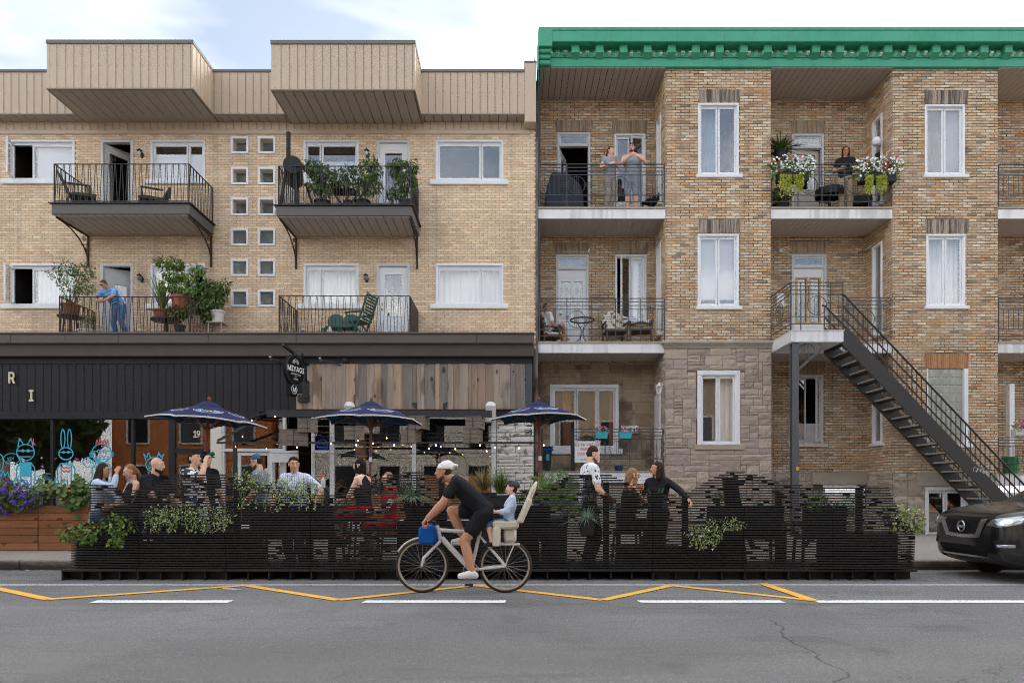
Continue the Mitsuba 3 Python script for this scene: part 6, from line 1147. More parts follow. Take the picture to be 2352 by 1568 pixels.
person('man with glasses in grey tank top clapping on the top balcony', P(1451, 340, 18.35), floor=zsl[0], mode='stand', yaw=168, lean=2, top='cloth_grey', sleeve=0, bottom='short_grey', legs='knee', hair='hair_black', beard='stubble', glasses='thin', lh=(.02, .19, -.09), lp=(-1, -.3, -.8), rh=(-.1, .2, -.07), rp=(1, -.2, -.8), skin='light', hyaw=-8, fat=1.12)
person('man in white t-shirt sitting cross legged on the middle balcony', P(1255, 707, 18.6), h=1.74, mode='sit', yaw=-72, lean=-12, top='cloth_white', sleeve=.6, bottom='cloth_black', legs='shorts', hair='hair_brown', style='short', glasses='thin', lh=(.1, .14, -.2), rh=(-.03, .18, -.2), skin='tan', hyaw=-65, la=(.02, .24, -.235), ra=(-.13, .27, -.02), rkp=(0.2, .5, 1), shoe=None)
person('woman in black t-shirt and beige trousers on the flowered balcony', P(1942, 348, 18.5), floor=zsl[0], mode='stand', yaw=165, lean=2, female=True, top='cloth_black', sleeve=.5, bottom='cloth_beige', hair='hair_brown', style='bob', glasses='thin', lh=(.0, .15, -.17), rh=(-.0, .16, -.18), skin='tan', hpitch=-10, fat=1.1)
# ---------------------------------------------------------------- bicycle, rider and child
BYY = 8.6
def bp(u, v, dy=0): return P(u, v, BYY) + [0, dy, 0]
mat('bike_white', (206, 204, 198), .3, .5); mat('tyre', (58, 54, 50), .8, .2); mat('tyre_wall', (170, 152, 128), .8, .2); mat('seat_beige', (206, 196, 178), .5, .3); mat('bag_blue', (24, 84, 160), .8, .1)
BK = thing('bicycle', 'white bicycle with blue front bag and a beige child seat on its rack', 'bicycle')
fw_, rw_ = np.array([bp(970, 1300)[0], BYY, .338]), np.array([bp(1161, 1300)[0], BYY, .338])
for w_ in (fw_, rw_):
    k = nk(BK + '__wheel'); put(k + '__tyre', M().ring(w_, .318, .021, (0, 1, 0), 48, 10), 'tyre', True); put(k + '__rim', M().ring(w_, .292, .012, (0, 1, 0), 48, 6), 'steel', True); put(k + '__tyre_wall', M().ring(w_, .303, .0185, (0, 1, 0), 48, 8), 'tyre_wall', True)
    m = M().tube([w_ + [0, -.05, 0], w_ + [0, .05, 0]], .022, 10)
    for i in range(24): a = i * 2 * PI / 24; b = a + (.5 if i % 2 else -.5); m.tube([w_ + [.02 * math.cos(b), .03 * (-1) ** (i // 2), .02 * math.sin(b)], w_ + [.288 * math.cos(a), 0, .288 * math.sin(a)]], .0022, 3, False)
    put(k + '__spokes', m, 'steel')
bb, ht, hb, st_, sp = bp(1082, 1308), bp(1003, 1206), bp(1012, 1240), bp(1101, 1222), bp(1108, 1196)
m = M().tube([hb + [.01, 0, .03], bb], .036, 10).tube([ht + [.02, 0, -.06], st_], .026, 10).tube([st_ + [.015, 0, .02], bb], .024, 10).tube([ht, hb], .03, 10)
for s in (-1, 1): m.tube([st_ + [0, .02 * s, -.04], rw_ + [0, .06 * s, 0]], .015, 8).tube([bb + [0, .03 * s, 0], rw_ + [0, .06 * s, 0]], .017, 8)
put(BK + '__frame', m, 'bike_white', 40); m = M()
for s in (-1, 1): m.tube([hb + [0, .05 * s, -.01], fw_ + [.02, .055 * s, .1], fw_ + [0, .055 * s, 0]], [.02, .018, .012], 8)
put(BK + '__fork', m, 'bike_white', 40)
bar_ = bp(985, 1199); put(BK + '__handlebar', M().tube([ht + [0, 0, 0], ht + [-.02, 0, .04], bar_ + [.03, 0, .01]], .014, 8).tube([bar_ + [.06, -.29, 0], bar_ + [.02, -.2, .01], bar_ + [.03, 0, .01], bar_ + [.02, .2, .01], bar_ + [.06, .29, 0]], .013, 8), 'black_metal', 40)
put(BK + '__saddle', M().ell(sp + [0, 0, .015], (.13, .06, .022)).ell(sp + [.07, 0, .02], (.07, .085, .026)).tube([sp, st_], .014, 8), 'black_wood', True)
put(BK + '__front_bag', M().rbox(-.11, .1, -.13, .13, -.12, .11, .03).move(t=bp(984, 1227)), 'bag_blue', 40)
cr = M().ring(bb + [0, -.05, 0], .09, .006, (0, 1, 0), 32, 5).tube([bb + [0, -.06, 0], bb + [-.02, -.07, -.17]], .011, 6).tube([bb + [0, .06, 0], bb + [.02, .07, .17]], .011, 6)
put(BK + '__crank', cr, 'steel'); put(BK + '__pedal', M().rbox(-.05, .05, -.06, .03, -.012, .012, .004).move(t=bb + [-.02, -.11, -.175]), 'black_metal'); put(BK + '__pedal', M().rbox(-.05, .05, -.03, .06, -.012, .012, .004).move(t=bb + [.02, .11, .175]), 'black_metal')
for w_, a0, a1 in ((fw_, 60, 150),):
    an = np.radians(np.linspace(a0, a1, 14)); put(BK + '__mudguard', M().tube(np.stack([w_[0] + .352 * np.cos(an), an * 0 + BYY, w_[2] + .352 * np.sin(an)], 1), .014, 6), 'bike_white', True)
rk = bp(1163, 1249); put(BK + '__rack', M().rbox(rk[0] - .19, rk[0] + .17, BYY - .06, BYY + .06, rk[2] - .012, rk[2] + .012, .005).bar(rk + [.1, -.055, 0], rw_ + [0, -.065, .02], .012).bar(rk + [.1, .055, 0], rw_ + [0, .065, .02], .012), 'bike_white')
cs_ = nk(BK + '__child_seat'); c = bp(1168, 1205)
m = M().rbox(-.2, .13, -.13, .13, -.05, .06, .03).rbox(-.06, .1, -.07, .07, -.22, -.04, .03).move(t=c)
R = roty(.42); m2 = M().rbox(-.03, .03, -.14, .14, 0, .42, .025).rbox(-.025, .05, -.16, -.11, .02, .34, .02).rbox(-.025, .05, .11, .16, .02, .34, .02).ell((0, 0, .42), (.035, .15, .16)).move(R, c + [.12, 0, .02]); m.v += m2.v; m.f += [f + m.n for f in m2.f]; m.u += m2.u; m.n += m2.n
for s in (-1, 1): m.rbox(c[0] - .2, c[0] - .1, BYY + s * .12 - .03, BYY + s * .12 + .03, c[2] - .26, c[2] - .02, .015)
put(cs_, m, 'seat_beige', 40)
K_ = person('cyclist in black t-shirt and shorts with white helmet and white shoes', bp(1019, 1083), h=1.76, mode='ride', yaw=90, lean=45, top='cloth_black', sleeve=.62, bottom='cloth_black', legs='shorts', shoe='shoe_white', hair='hair_brown', style='short', beard='stubble', lh=(-.03, .2, -.25), rh=(.04, .2, -.25), lp=(-.4, -.6, -.6), rp=(.4, -.6, -.6), la=(-.015, .085, -.425), ra=(.02, .15, -.2), skin='tan', hpitch=14, curl=.9, ln=(0, -.3, -1), rn=(0, -.3, -1), key='person')
def helmet(d, bs, tail):
    g, Hd = d['g'], lambda q: d['HC'] + d['HR'] @ (np.asarray(q, float) * d['g']); q = [hull((Hd((0, -.01, .045)), np.array([.092, .108, .09]) * g), (Hd((0, -.05, .06)), .085 * g))]
    if tail: q.append(hull((Hd((0, -.06, .08)), .05 * g), (Hd((0, -.17, .07)), .014 * g)))
    n = unit(d['HR'] @ [0, -.1, 1]); t = soft([union(q).trim_by_plane(list(n), float(n @ Hd((0, 0, .035))))], .02, 2); put(d['key'] + '__helmet', t, bs, 30)
    m = M()
    for x in (-.045, 0, .045): m.ell(Hd((x, .0, .128 - abs(x) * .35)), np.array([.008, .07, .01]) * g, d['HR'])
    put(d['key'] + '__helmet_vents', m, 'charcoal')
helmet(K_, 'shoe_white', True)
C_ = person('small child in pale blue top and grey helmet riding in the rear child seat', bp(1176, 1122), h=1.02, mode='sit', yaw=90, lean=-8, top='cloth_ltblue', sleeve=1.5, bottom='denim', legs='knee', shoe='shoe_dark', hair='hair_brown', lh=(.02, .2, -.16), rh=(-.02, .2, -.16), la=(-.03, .2, -.25), ra=(.03, .2, -.25), skin='fair')
helmet(C_, 'charcoal', False)
# ---------------------------------------------------------------- parked black car
CR = thing('parked_car', 'black sport utility car parked at the kerb, its front end at the right edge', 'car')
cx0, cyc = X(2161, 10.0) + .34, 10.02
ST_ = np.array([(0, .52, .88, .42), (.03, .66, .93, .35), (.08, .74, .97, .28), (.16, .80, 1.0, .25), (.28, .86, 1.03, .22), (.5, .9, 1.07, .2), (.9, .92, 1.11, .2), (1.3, .925, 1.145, .2), (2.2, .93, 1.1, .2), (3.6, .93, 1.12, .2), (4.35, .9, 1.1, .24), (4.62, .78, 1.0, .35)])
def sec(x): return [np.interp(x, ST_[:, 0], ST_[:, i]) for i in (1, 2, 3)]
def supersec(w, t, b, n=40, e=.32):
    a = np.linspace(0, 2 * PI, n, endpoint=False); c, s = np.cos(a), np.sin(a); return np.stack([w * np.sign(c) * np.abs(c) ** e, (t + b) / 2 + (t - b) / 2 * np.sign(s) * np.abs(s) ** (e * 1.25)], 1)
def loft(xs, fn, n=40):
    V = np.vstack([np.c_[np.full(n, x), fn(x)] for x in xs]); Fc = []
    for i in range(len(xs) - 1):
        for j in range(n): k = (j + 1) % n; A, B = i * n, i * n + n; Fc += [(A + j, B + j, B + k), (A + j, B + k, A + k)]
    V = np.vstack([V, [[xs[0], *fn(xs[0]).mean(0)], [xs[-1], *fn(xs[-1]).mean(0)]]]); e = len(V) - 2
    for j in range(n): k = (j + 1) % n; Fc += [(e, j, k), (e + 1, (len(xs) - 1) * n + k, (len(xs) - 1) * n + j)]
    t = trimesh.Trimesh(V, Fc, process=True); t.fix_normals(); return t
def tom(t): return m3.Manifold(m3.Mesh(np.array(t.vertices, np.float32), np.array(t.faces, np.uint32)))
bx2 = np.r_[np.linspace(0, .3, 12), np.linspace(.36, 1.3, 14), np.linspace(1.5, 4.62, 16)]
bodyt = loft(bx2, lambda x: supersec(*sec(x)))
bm = tom(bodyt)
for xw in (.93, 3.63):
    for s in (-1, 1):
        c_ = m3.Manifold.cylinder(.5, .385, .385, 40, True).rotate([90, 0, 0]).translate([xw, s * .85, .36]); bm = bm - c_
mm_ = bm.to_mesh(); put(CR + '__body', trimesh.Trimesh(mm_.vert_properties[:, :3] + [cx0, cyc, 0], mm_.tri_verts, process=True), 'car_black', 28)
mat('car_black', (16, 16, 18), .16, .6, 0, 1.0); mat('car_trim', (30, 30, 32), .55, .3); mat('chrome', (205, 208, 214), .12, .5, 1.0); mat('lamp_silver', (168, 172, 178), .15, .5, .9); mat('car_window', (18, 22, 26), .08, .8)
CB = np.array([(1.12, .78, 1.12, 1.06), (1.6, .74, 1.45, 1.06), (1.95, .7, 1.64, 1.06), (2.6, .69, 1.70, 1.06), (3.6, .67, 1.66, 1.06), (4.2, .64, 1.5, 1.06), (4.5, .6, 1.15, 1.06)])
put(CR + '__cabin', loft(np.linspace(1.12, 4.5, 22), lambda x: supersec(*[np.interp(x, CB[:, 0], CB[:, i]) for i in (1, 2, 3)], e=.35)).apply_translation([cx0, cyc, 0]), 'car_window', 30)
put(CR + '__roof', loft(np.linspace(1.9, 4.2, 14), lambda x: supersec(np.interp(x, CB[:, 0], CB[:, 1]) * 1.01, np.interp(x, CB[:, 0], CB[:, 2]) + .015, np.interp(x, CB[:, 0], CB[:, 2]) - .05, e=.5)).apply_translation([cx0, cyc, 0]), 'car_black', 30)
def frontx(y, z):
    for x in np.linspace(0, 1.2, 240):
        w, t, b = sec(x); q = (abs(y) / w) ** (2 / .32) + (abs(z - (t + b) / 2) / ((t - b) / 2)) ** (2 / .4)
        if q <= 1: return x
    return 1.2
def patch(part, pg, off, bs, mirror=True, thick=.012):
    for sg in ((1, -1) if mirror else (1,)):
        t = trimesh.creation.extrude_polygon(Polygon([(sg * a, b) for a, b in pg]), thick, engine='earcut').subdivide_to_size(.07); V = np.array([[frontx(y, z) - off + (0 if d > thick / 2 else thick), y, z] for y, z, d in t.vertices]); put(f'{CR}__{part}', M().add(V + [cx0, cyc, 0], t.faces), bs)
patch('grille', [(-.40, .875), (.40, .875), (.3, .66), (-.3, .66)], .006, 'car_trim', False)
for z in np.arange(.69, .87, .028): m = M(); ys = np.linspace(-.31 - (z - .66) * .4, .31 + (z - .66) * .4, 14); m.tube([[cx0 + frontx(y, z) - .012, cyc + y, z] for y in ys], .004, 4); put(CR + '__grille__bar', m, 'black_wood')
patch('chrome_surround', [(.40, .885), (.52, .9), (.36, .62), (0, .605), (0, .655), (.29, .665)], .022, 'chrome')
patch('headlamp', [(.50, .80), (.58, .885), (.86, .955), (.9, .93), (.86, .84), (.7, .78)], .012, 'lamp_silver'); patch('headlamp_lens', [(.66, .82), (.72, .9), (.84, .925), (.84, .85), (.74, .805)], .02, 'chrome')
patch('lower_intake', [(-.56, .50), (.56, .50), (.46, .37), (-.46, .37)], .008, 'black_wood', False); patch('skid_strip', [(-.52, .36), (.52, .36), (.48, .335), (-.48, .335)], .02, 'lamp_silver', False)
patch('fog_lamp_recess', [(.6, .6), (.83, .62), (.83, .5), (.64, .49)], .008, 'car_trim'); patch('fog_lamp', [(.66, .545), (.81, .555), (.81, .51), (.68, .505)], .02, 'chrome')
e_ = np.array([cx0 + frontx(0, .77) - .03, cyc, .77]); put(CR + '__emblem', M().ring(e_, .075, .011, (1, 0, 0), 30, 6).rbox(e_[0] - .01, e_[0] + .008, cyc - .09, cyc + .09, .755, .785, .004), 'chrome', 40)
put(CR + '__hood_crease', M().tube([[cx0 + x, cyc - .55 - .12 * x, sec(x)[1] - .012] for x in np.linspace(.2, 1.2, 10)], .008, 5).tube([[cx0 + x, cyc + .55 + .12 * x, sec(x)[1] - .012] for x in np.linspace(.2, 1.2, 10)], .008, 5), 'car_black', True)
for i, xw in enumerate((.93, 3.63)):
    for s in (-1, 1):
        w = nk(CR + '__wheel'); c = (cx0 + xw, cyc + s * .80, .345); put(w + '__tyre', M().lathe([(.2, -.11), (.31, -.115), (.345, -.09), (.345, .09), (.31, .115), (.2, .11)], c, 36, rotx(PI / 2)), 'tyre', 40); m = M().lathe([(0, .06), (.06, .08), (.2, .1), (.215, .1), (.215, -.1)], c, 36, rotx(PI / 2 * s))
        for k in range(5): a = k * 2 * PI / 5; m.bar((c[0], c[1] + s * .09, c[2]), (c[0] + .2 * math.cos(a), c[1] + s * .1, c[2] + .2 * math.sin(a)), .05, .02)
        put(w + '__rim', m, 'lamp_silver', 40)
for s in (-1, 1): put(CR + '__mirror', M().ell((cx0 + 1.5, cyc + s * 1.02, 1.12), (.09, .12, .08)), 'car_black', True)
# ---------------------------------------------------------------- plants
def leafmat(nm, a, b, c=None):
    def f(p, n, uv):
        k = mix(lin(a), lin(b), uv.x); return k if c is None else dr.select(uv.x > .86, mi.Color3f(*lin(c)), k)
    scene[nm] = {'type': 'twosided', 'bsdf': {'type': 'principled', 'roughness': .55, 'specular': .3, 'base_color': mikit.proc(f)}}
leafmat('leaf_dark', (54, 76, 40), (100, 126, 64)); leafmat('leaf_mid', (60, 88, 36), (116, 142, 66)); leafmat('leaf_light', (92, 114, 60), (156, 168, 104), (196, 200, 164)); leafmat('leaf_lime', (138, 150, 40), (190, 194, 84)); leafmat('leaf_grey', (92, 116, 92), (150, 170, 146)); leafmat('grass_dry', (120, 104, 70), (178, 160, 112))
leafmat('petal_white', (226, 226, 228), (244, 244, 244)); leafmat('petal_red', (176, 16, 34), (212, 36, 52)); leafmat('petal_purple', (60, 34, 130), (104, 64, 176)); leafmat('petal_pink', (196, 70, 130), (220, 120, 160))
mat('terracotta', (158, 88, 66), .8, .2); mat('pot_black', (40, 41, 43), .55, .3); mat('pot_white', (206, 204, 198), .5, .3); mat('wicker', (140, 92, 54), .8, .2); mat('turquoise', (52, 162, 176), .45, .4); mat('pot_blue', (28, 52, 130), .25, .6); mat('twig', (96, 80, 60), .9, .1)
def leaves(m, p, d, n, L, Wd, r, bend=.25):
    """One bent four point leaf at each p, growing along d with face normal n."""
    p, d, n = (np.asarray(q, float) for q in (p, d, n)); d = d / (np.linalg.norm(d, axis=1, keepdims=True) + 1e-9); s = np.cross(d, n); s /= np.linalg.norm(s, axis=1, keepdims=True) + 1e-9; n = np.cross(s, d)
    L = L * (.6 + .8 * r.random(len(p)))[:, None]; w = L * Wd
    V = np.stack([p, p + d * L * .45 + s * w - n * L * bend * .3, p + d * L - n * L * bend, p + d * L * .45 - s * w - n * L * bend * .3], 1).reshape(-1, 3); i = np.arange(len(p))[:, None] * 4
    u = np.repeat(r.random(len(p)), 4); m.add(V, np.vstack([i + [0, 1, 2], i + [0, 2, 3]])); m.u[-1] = np.stack([u, u * 0], 1); return m
def rdir(r, n): d = r.normal(size=(n, 3)); return d / np.linalg.norm(d, axis=1, keepdims=True)
def bush(m, c, rad, n, L, Wd, r, droop=.3, shell=.35, hole=.5):
    d = rdir(r, n * 2); k = meshkit.fbm(d * 2.2 + r.random() * 50, 3, 1); keep = k > hole * .75; d = d[keep][:n]; rr = (shell + (1 - shell) * r.random(len(d)) ** .6) * (.7 + .6 * k[keep][:n])
    p = np.asarray(c) + d * rr[:, None] * np.asarray(rad); g = d * .7 + rdir(r, len(d)) * .6 + [0, 0, -droop]; return leaves(m, p, g, rdir(r, len(d)) + [0, 0, 1.2], L, Wd, r)
def blades(m, c, n, L, w, spread, r, droop=.6):
    for _ in range(n):
        a = r.random() * 2 * PI; t = spread * r.random() ** .7; l = L * (.6 + .5 * r.random()); d = np.array([math.cos(a) * t, math.sin(a) * t, 1.0]); d /= np.linalg.norm(d); k = np.linspace(0, 1, 6)[:, None]; o = np.asarray(c) + np.array([math.cos(a), math.sin(a), 0]) * .04 * r.random()
        q = o + d * l * k + np.array([math.cos(a), math.sin(a), -.9]) * (droop * l * t) * k ** 2.2; s = np.cross(d, [0, 0, 1.0]); s = s / (np.linalg.norm(s) + 1e-9); ww = w * (1 - k ** 2 * .9)
        V = np.vstack([q - s * ww, q + s * ww]); i = np.arange(5)[:, None]; m.add(V, np.vstack([i + [0, 1, 7], i + [0, 7, 6]]), (r.random(), 0))
    return m
def flowers(m, p, r, R, r_):
    for c in p:
        n = unit(np.array([r_.normal() * .5, -1 + r_.normal() * .3, .4 + r_.normal() * .4])); a = unit(np.cross(n, [0, 0, 1])); b = np.cross(n, a); k = 5; th = r_.random() * 6
        V = [c - n * R * .25]; Fc = []
        for i in range(k * 2): an = th + i * PI / k; q = R * (1 if i % 2 == 0 else .72) * (.85 + .3 * r_.random()); V.append(c + (a * math.cos(an) + b * math.sin(an)) * q)
        m.add(V, [(0, 1 + i, 1 + (i + 1) % (2 * k)) for i in range(2 * k)], (r_.random(), 0))
    return m
def pot(key, x, y, z, r0, h, bs, sq=False):
    if sq: put(key, M().rbox(x - r0, x + r0, y - r0, y + r0, z, z + h, .012).rbox(x - r0 * 1.08, x + r0 * 1.08, y - r0 * 1.08, y + r0 * 1.08, z + h * .8, z + h, .008), bs)
    else: put(key, M().lathe([(0, 0), (r0 * .72, 0), (r0 * .95, h * .85), (r0 * 1.08, h * .86), (r0 * 1.08, h), (r0 * .95, h), (r0 * .9, h * .9), (0, h * .88)], (x, y, z), 20), bs, 40)
def plant(name, label, cat='plant', group=None): return thing(name, label, cat, group)
r = np.random.default_rng(77)
# on the terrace fence
def fence_plant(u0, u1, v0, v1, Y, n, bs, L, lab, Wd=.28, trail=0):
    t = plant('fence_plant', lab); m = M(); k = max(1, int((u1 - u0) / 28))
    for i in range(k):
        u = u0 + (u1 - u0) * (i + .5) / k; c = P(u, (v0 + v1) / 2 + 4 * r.normal(), Y); bush(m, c, ((u1 - u0) / k / 160 * .85, .16, (v1 - v0) / 160 * .62), n // k, L, Wd, r, .2)
        if trail:
            for _ in range(3):
                x = c + [r.normal() * .08, -.1, -.08]; q = np.array([x + [0.02 * math.sin(a * 4), 0, -a * trail] for a in np.linspace(0, 1, 16)]); leaves(m, q, rdir(r, 16) + [0, -.5, -.4], rdir(r, 16) + [0, -1, .5], L, Wd, r)
    put(t + '__leaves', m, bs, uv=True); s = M()
    for i in range(k * 3): u = u0 + (u1 - u0) * r.random(); s.tube([P(u, v1 + 8, Y + .1), P(u + 4 * r.normal(), (v0 + v1) / 2, Y)], .005, 4)
    put(t + '__stems', s, 'twig')
fence_plant(146, 182, 1212, 1238, 9.85, 130, 'leaf_mid', .055, 'low leafy plant on the leftmost lower step of the fence', .4); fence_plant(178, 228, 1200, 1232, 9.82, 190, 'leaf_mid', .055, 'broad leafed trailing plant on the lower left step of the fence', .42, .1); fence_plant(245, 302, 1182, 1216, 9.72, 170, 'leaf_mid', .055, 'trailing plant with pale edged leaves in the left part of the fence', .4, .2)
fence_plant(345, 530, 1168, 1205, 9.72, 1700, 'leaf_light', .03, 'long row of fine pale green foliage spilling over the left slats', .3, .14)
fence_plant(548, 612, 1088, 1126, 9.76, 620, 'leaf_light', .032, 'pale variegated plant on the fence before the man in the teal cap', .3, .3); fence_plant(622, 722, 1098, 1138, 9.74, 900, 'leaf_light', .032, 'pale variegated plant on the fence before the striped shirt', .3, .2)
fence_plant(1585, 1648, 1212, 1242, 9.72, 560, 'leaf_light', .03, 'fine pale foliage in the right slats, lower clump', .3, .1); fence_plant(1636, 1690, 1196, 1222, 9.76, 420, 'leaf_light', .03, 'fine pale foliage in the right slats, upper clump', .3)
fence_plant(2042, 2112, 1164, 1214, 9.8, 1100, 'leaf_light', .036, 'bright green bush at the right end of the fence', .32, .12); fence_plant(1860, 1900, 1150, 1180, 10.15, 260, 'leaf_mid', .05, 'dark leafed plant behind the right slats', .35); fence_plant(1925, 1970, 1146, 1184, 10.2, 260, 'leaf_grey', .05, 'grey leafed plant behind the right slats', .35); fence_plant(1640, 1690, 1135, 1152, 10.25, 160, 'leaf_mid', .045, 'small mossy plant behind the arched slats', .35)
for (u, v, Y, n, L, sp_, bs, lab) in ((945, 1148, 9.85, 420, .3, 1.3, 'leaf_grey', 'rounded mound of blue green grass on the fence left of the cyclist'), (1349, 1195, 9.72, 130, .25, 1.5, 'leaf_grey', 'small blue green grass tuft in the slats below the dotted t-shirt')):
    t = plant('grass_tuft', lab, 'grass plant'); put(t + '__blades', blades(M(), P(u, v, Y), n, L, .004, sp_, r, .75), bs, uv=True); c = P(u, v + 14, Y + .06); pot(t + '__pot', c[0], c[1], c[2] - .12, .13, .22, 'pot_black')
for (u, v, Y, n, L, sp_, bs, lab) in ((1110, 1128, 11.6, 150, .55, .8, 'grass_dry', 'dry fountain grass behind the cyclist\'s head'), (1150, 1135, 11.4, 240, .5, .75, 'leaf_mid', 'green ornamental grass beside the white stone pier')):
    t = plant('tall_grass', lab, 'grass plant'); put(t + '__blades', blades(M(), P(u, v, Y), n, L, .006, sp_, r, .6), bs, uv=True); c = P(u, v, Y); pot(t + '__pot', c[0], c[1], .15, .2, c[2] - .17, 'pot_black', True)
t = plant('palm_plant', 'green palm with fan of narrow leaflets below the right parasol'); m = M(); c = P(1272, 1178, 10.9)
for i in range(11):
    a = -1.25 + 2.5 * i / 10 + r.normal() * .08; L = .55 + .2 * r.random(); k = np.linspace(0.1, 1, 22); x = c[0] + np.sin(a) * L * k * .9; z = c[2] + np.cos(a) * L * k - .18 * abs(a) * k ** 2; q = np.stack([x, c[1] + .12 * r.normal() + k * 0, z], 1); d = np.array([math.sin(a), -.1, math.cos(a)])
    for s in (-1, 1): leaves(m, q, np.tile(d, (22, 1)) * .8 + np.array([math.cos(a) * s, -.2, -math.sin(a) * s]), np.tile([0, -1, .3], (22, 1)), .17, .06, r, .15)
put(t + '__leaves', m, 'leaf_mid', uv=True); pot(t + '__pot', c[0], c[1], .15, .2, c[2] - .2, 'pot_black', True)
# flowers in the cedar planter
t = plant('petunia_bed', 'mass of purple petunias spilling over the left of the cedar planter', 'flowers'); m, fl = M(), M()
for u, v in ((-30, 1130), (5, 1128), (40, 1130), (75, 1138), (20, 1155), (55, 1152), (-10, 1150)): c = P(u, v, 12.85); bush(m, c, (.24, .2, .2), 260, .06, .3, r); d = rdir(r, 26); d[:, 1] = -np.abs(d[:, 1]); flowers(fl, c + d * [.26, .24, .24], None, .036, r)
put(t + '__leaves', m, 'leaf_mid', uv=True); put(t + '__blossoms', fl, 'petal_purple', uv=True)
t = plant('nasturtium', 'nasturtiums with round leaves over the right of the cedar planter'); m = M()
for u, v in ((105, 1122), (130, 1130), (160, 1122), (178, 1140), (168, 1152), (190, 1120)):
    c = P(u, v, 12.84); p = c + r.normal(size=(60, 3)) * [.11, .07, .085]
    for q in p:
        n = unit([r.normal() * .4, -1, .7 + r.normal() * .4]); a = unit(np.cross(n, [0, 0, 1])); b = np.cross(n, a); R = .03 + .03 * r.random(); th_ = np.arange(9) * 2 * PI / 9; m.add(np.vstack([q, q + R * (np.cos(th_)[:, None] * a + np.sin(th_)[:, None] * b) + n * .012]), [(0, 1 + i, 1 + (i + 1) % 9) for i in range(9)], (r.random(), 0))
put(t + '__leaves', m, 'leaf_dark', uv=True); put(t + '__blossoms', flowers(M(), P(140, 1125, 12.7) + r.normal(size=(7, 3)) * [.2, .05, .06], None, .03, r), 'curtain_rust')
# balcony plants, roof level left
zr_ = zroof
def potted(label, u, vb, Y, parts, potspec, bs='leaf_mid', L=.08, stems=4, Wd=.3, zb=None, droop=.3):
    t = plant('potted_plant', label); x = X(u, Y); z = Z(vb, Y) if zb is None else zb; pr, ph, pb, sq = potspec; pot(t + '__pot', x, Y, z, pr, ph, pb, sq); m, s = M(), M()
    for (pu, pv, ru, rv, n) in parts:
        c = P(pu, pv, Y + .1 * r.normal()); bush(m, c, (ru / 87, .22, rv / 87), n, L, Wd, r, droop)
        s.tube([(x + .03 * r.normal(), Y, z + ph * .8), [(x + c[0]) / 2 + .05 * r.normal(), Y, (z + ph + c[2]) / 2], c], [.012, .009, .006], 5)
    put(t + '__leaves', m, bs, uv=True); put(t + '__stems', s, 'twig'); return t
potted('weeping fig in a wicker basket left of the leaning man', 162, 727, 17.3, [(150, 615, 26, 16, 230), (190, 622, 28, 20, 300), (195, 655, 22, 22, 260), (160, 650, 26, 22, 230), (130, 630, 18, 16, 110), (165, 680, 22, 14, 150)], (.21, .3, 'wicker', False), 'leaf_dark', .055, Wd=.32)
st2 = thing('plant_stand', 'dark iron stand under the wicker basket', 'plant stand'); x = X(162, 17.3); z = Z(727, 17.3); m = M().lathe([(0, 0), (.3, 0), (.3, .02), (0, .02)], (x, 17.3, z - .021), 16)
for a in range(4): m.bar((x + .12 * math.cos(a * 1.57 + .7), 17.3 + .12 * math.sin(a * 1.57 + .7), z - .02), (x + .2 * math.cos(a * 1.57 + .7), 17.3 + .2 * math.sin(a * 1.57 + .7), zr_), .03)
put(st2 + '__frame', m, 'rust_metal')
potted('low green plant in a round white pot by the leaning man', 199, 760, 17.3, [(199, 732, 12, 8, 160)], (.19, .26, 'pot_white', False), 'leaf_dark', .05, zb=zr_)
potted('large umbrella tree in a big terracotta pot', 416, 720, 17.2, [(375, 604, 14, 8, 130), (405, 604, 16, 12, 200), (400, 632, 24, 14, 260), (455, 618, 14, 9, 110), (430, 640, 20, 12, 180), (412, 660, 22, 14, 240), (385, 655, 16, 9, 120), (440, 668, 14, 10, 120)], (.24, .42, 'terracotta', False), 'leaf_mid', .1, Wd=.2, droop=.6)
potted('bushy schefflera leaning out at the right end of the low railing', 500, 760, 17.3, [(480, 655, 24, 14, 230), (510, 658, 16, 14, 160), (465, 672, 22, 16, 260), (455, 700, 20, 16, 260), (485, 690, 24, 20, 340), (480, 722, 22, 16, 260), (505, 680, 14, 14, 140)], (.17, .3, 'pot_white', False), 'leaf_dark', .1, Wd=.24, zb=Z(742, 17.3), droop=.6)
st3 = thing('plant_stand', 'thin stand under the white pot at the railing end', 'plant stand'); x = X(500, 17.3); m = M().rbox(x - .2, x + .2, 17.1, 17.5, Z(742, 17.3) - .03, Z(742, 17.3) - .002, .006); [m.bar((x + a, 17.3 + b, Z(742, 17.3) - .03), (x + a, 17.3 + b, zr_), .02) for a in (-.16, .16) for b in (-.16, .16)]; put(st3 + '__frame', m, 'soffit_brown')
potted('small dark leafed plant in a black pot before the terracotta pot', 413, 760, 16.95, [(412, 716, 22, 12, 300)], (.13, .3, 'pot_black', False), 'leaf_dark', .09, zb=zr_)
t = plant('spiky_plant', 'spiky yucca with long pointed leaves beside the umbrella tree'); c = P(372, 712, 17.4); put(t + '__leaves', blades(M(), c, 34, .95, .022, .75, r, .25), 'leaf_mid', uv=True); pot(t + '__pot', c[0], c[1], c[2] - .25, .2, .24, 'terracotta')
tb = thing('side_table', 'dark metal table holding the yucca on the roof', 'table'); m = M().lathe([(0, 0), (.36, 0), (.36, .03), (0, .03)], (c[0] + .1, 17.4, c[2] - .281), 22); m.bar((c[0] + .1, 17.4, c[2] - .28), (c[0] + .1, 17.4, zr_), .07); put(tb + '__top', m, 'black_metal')
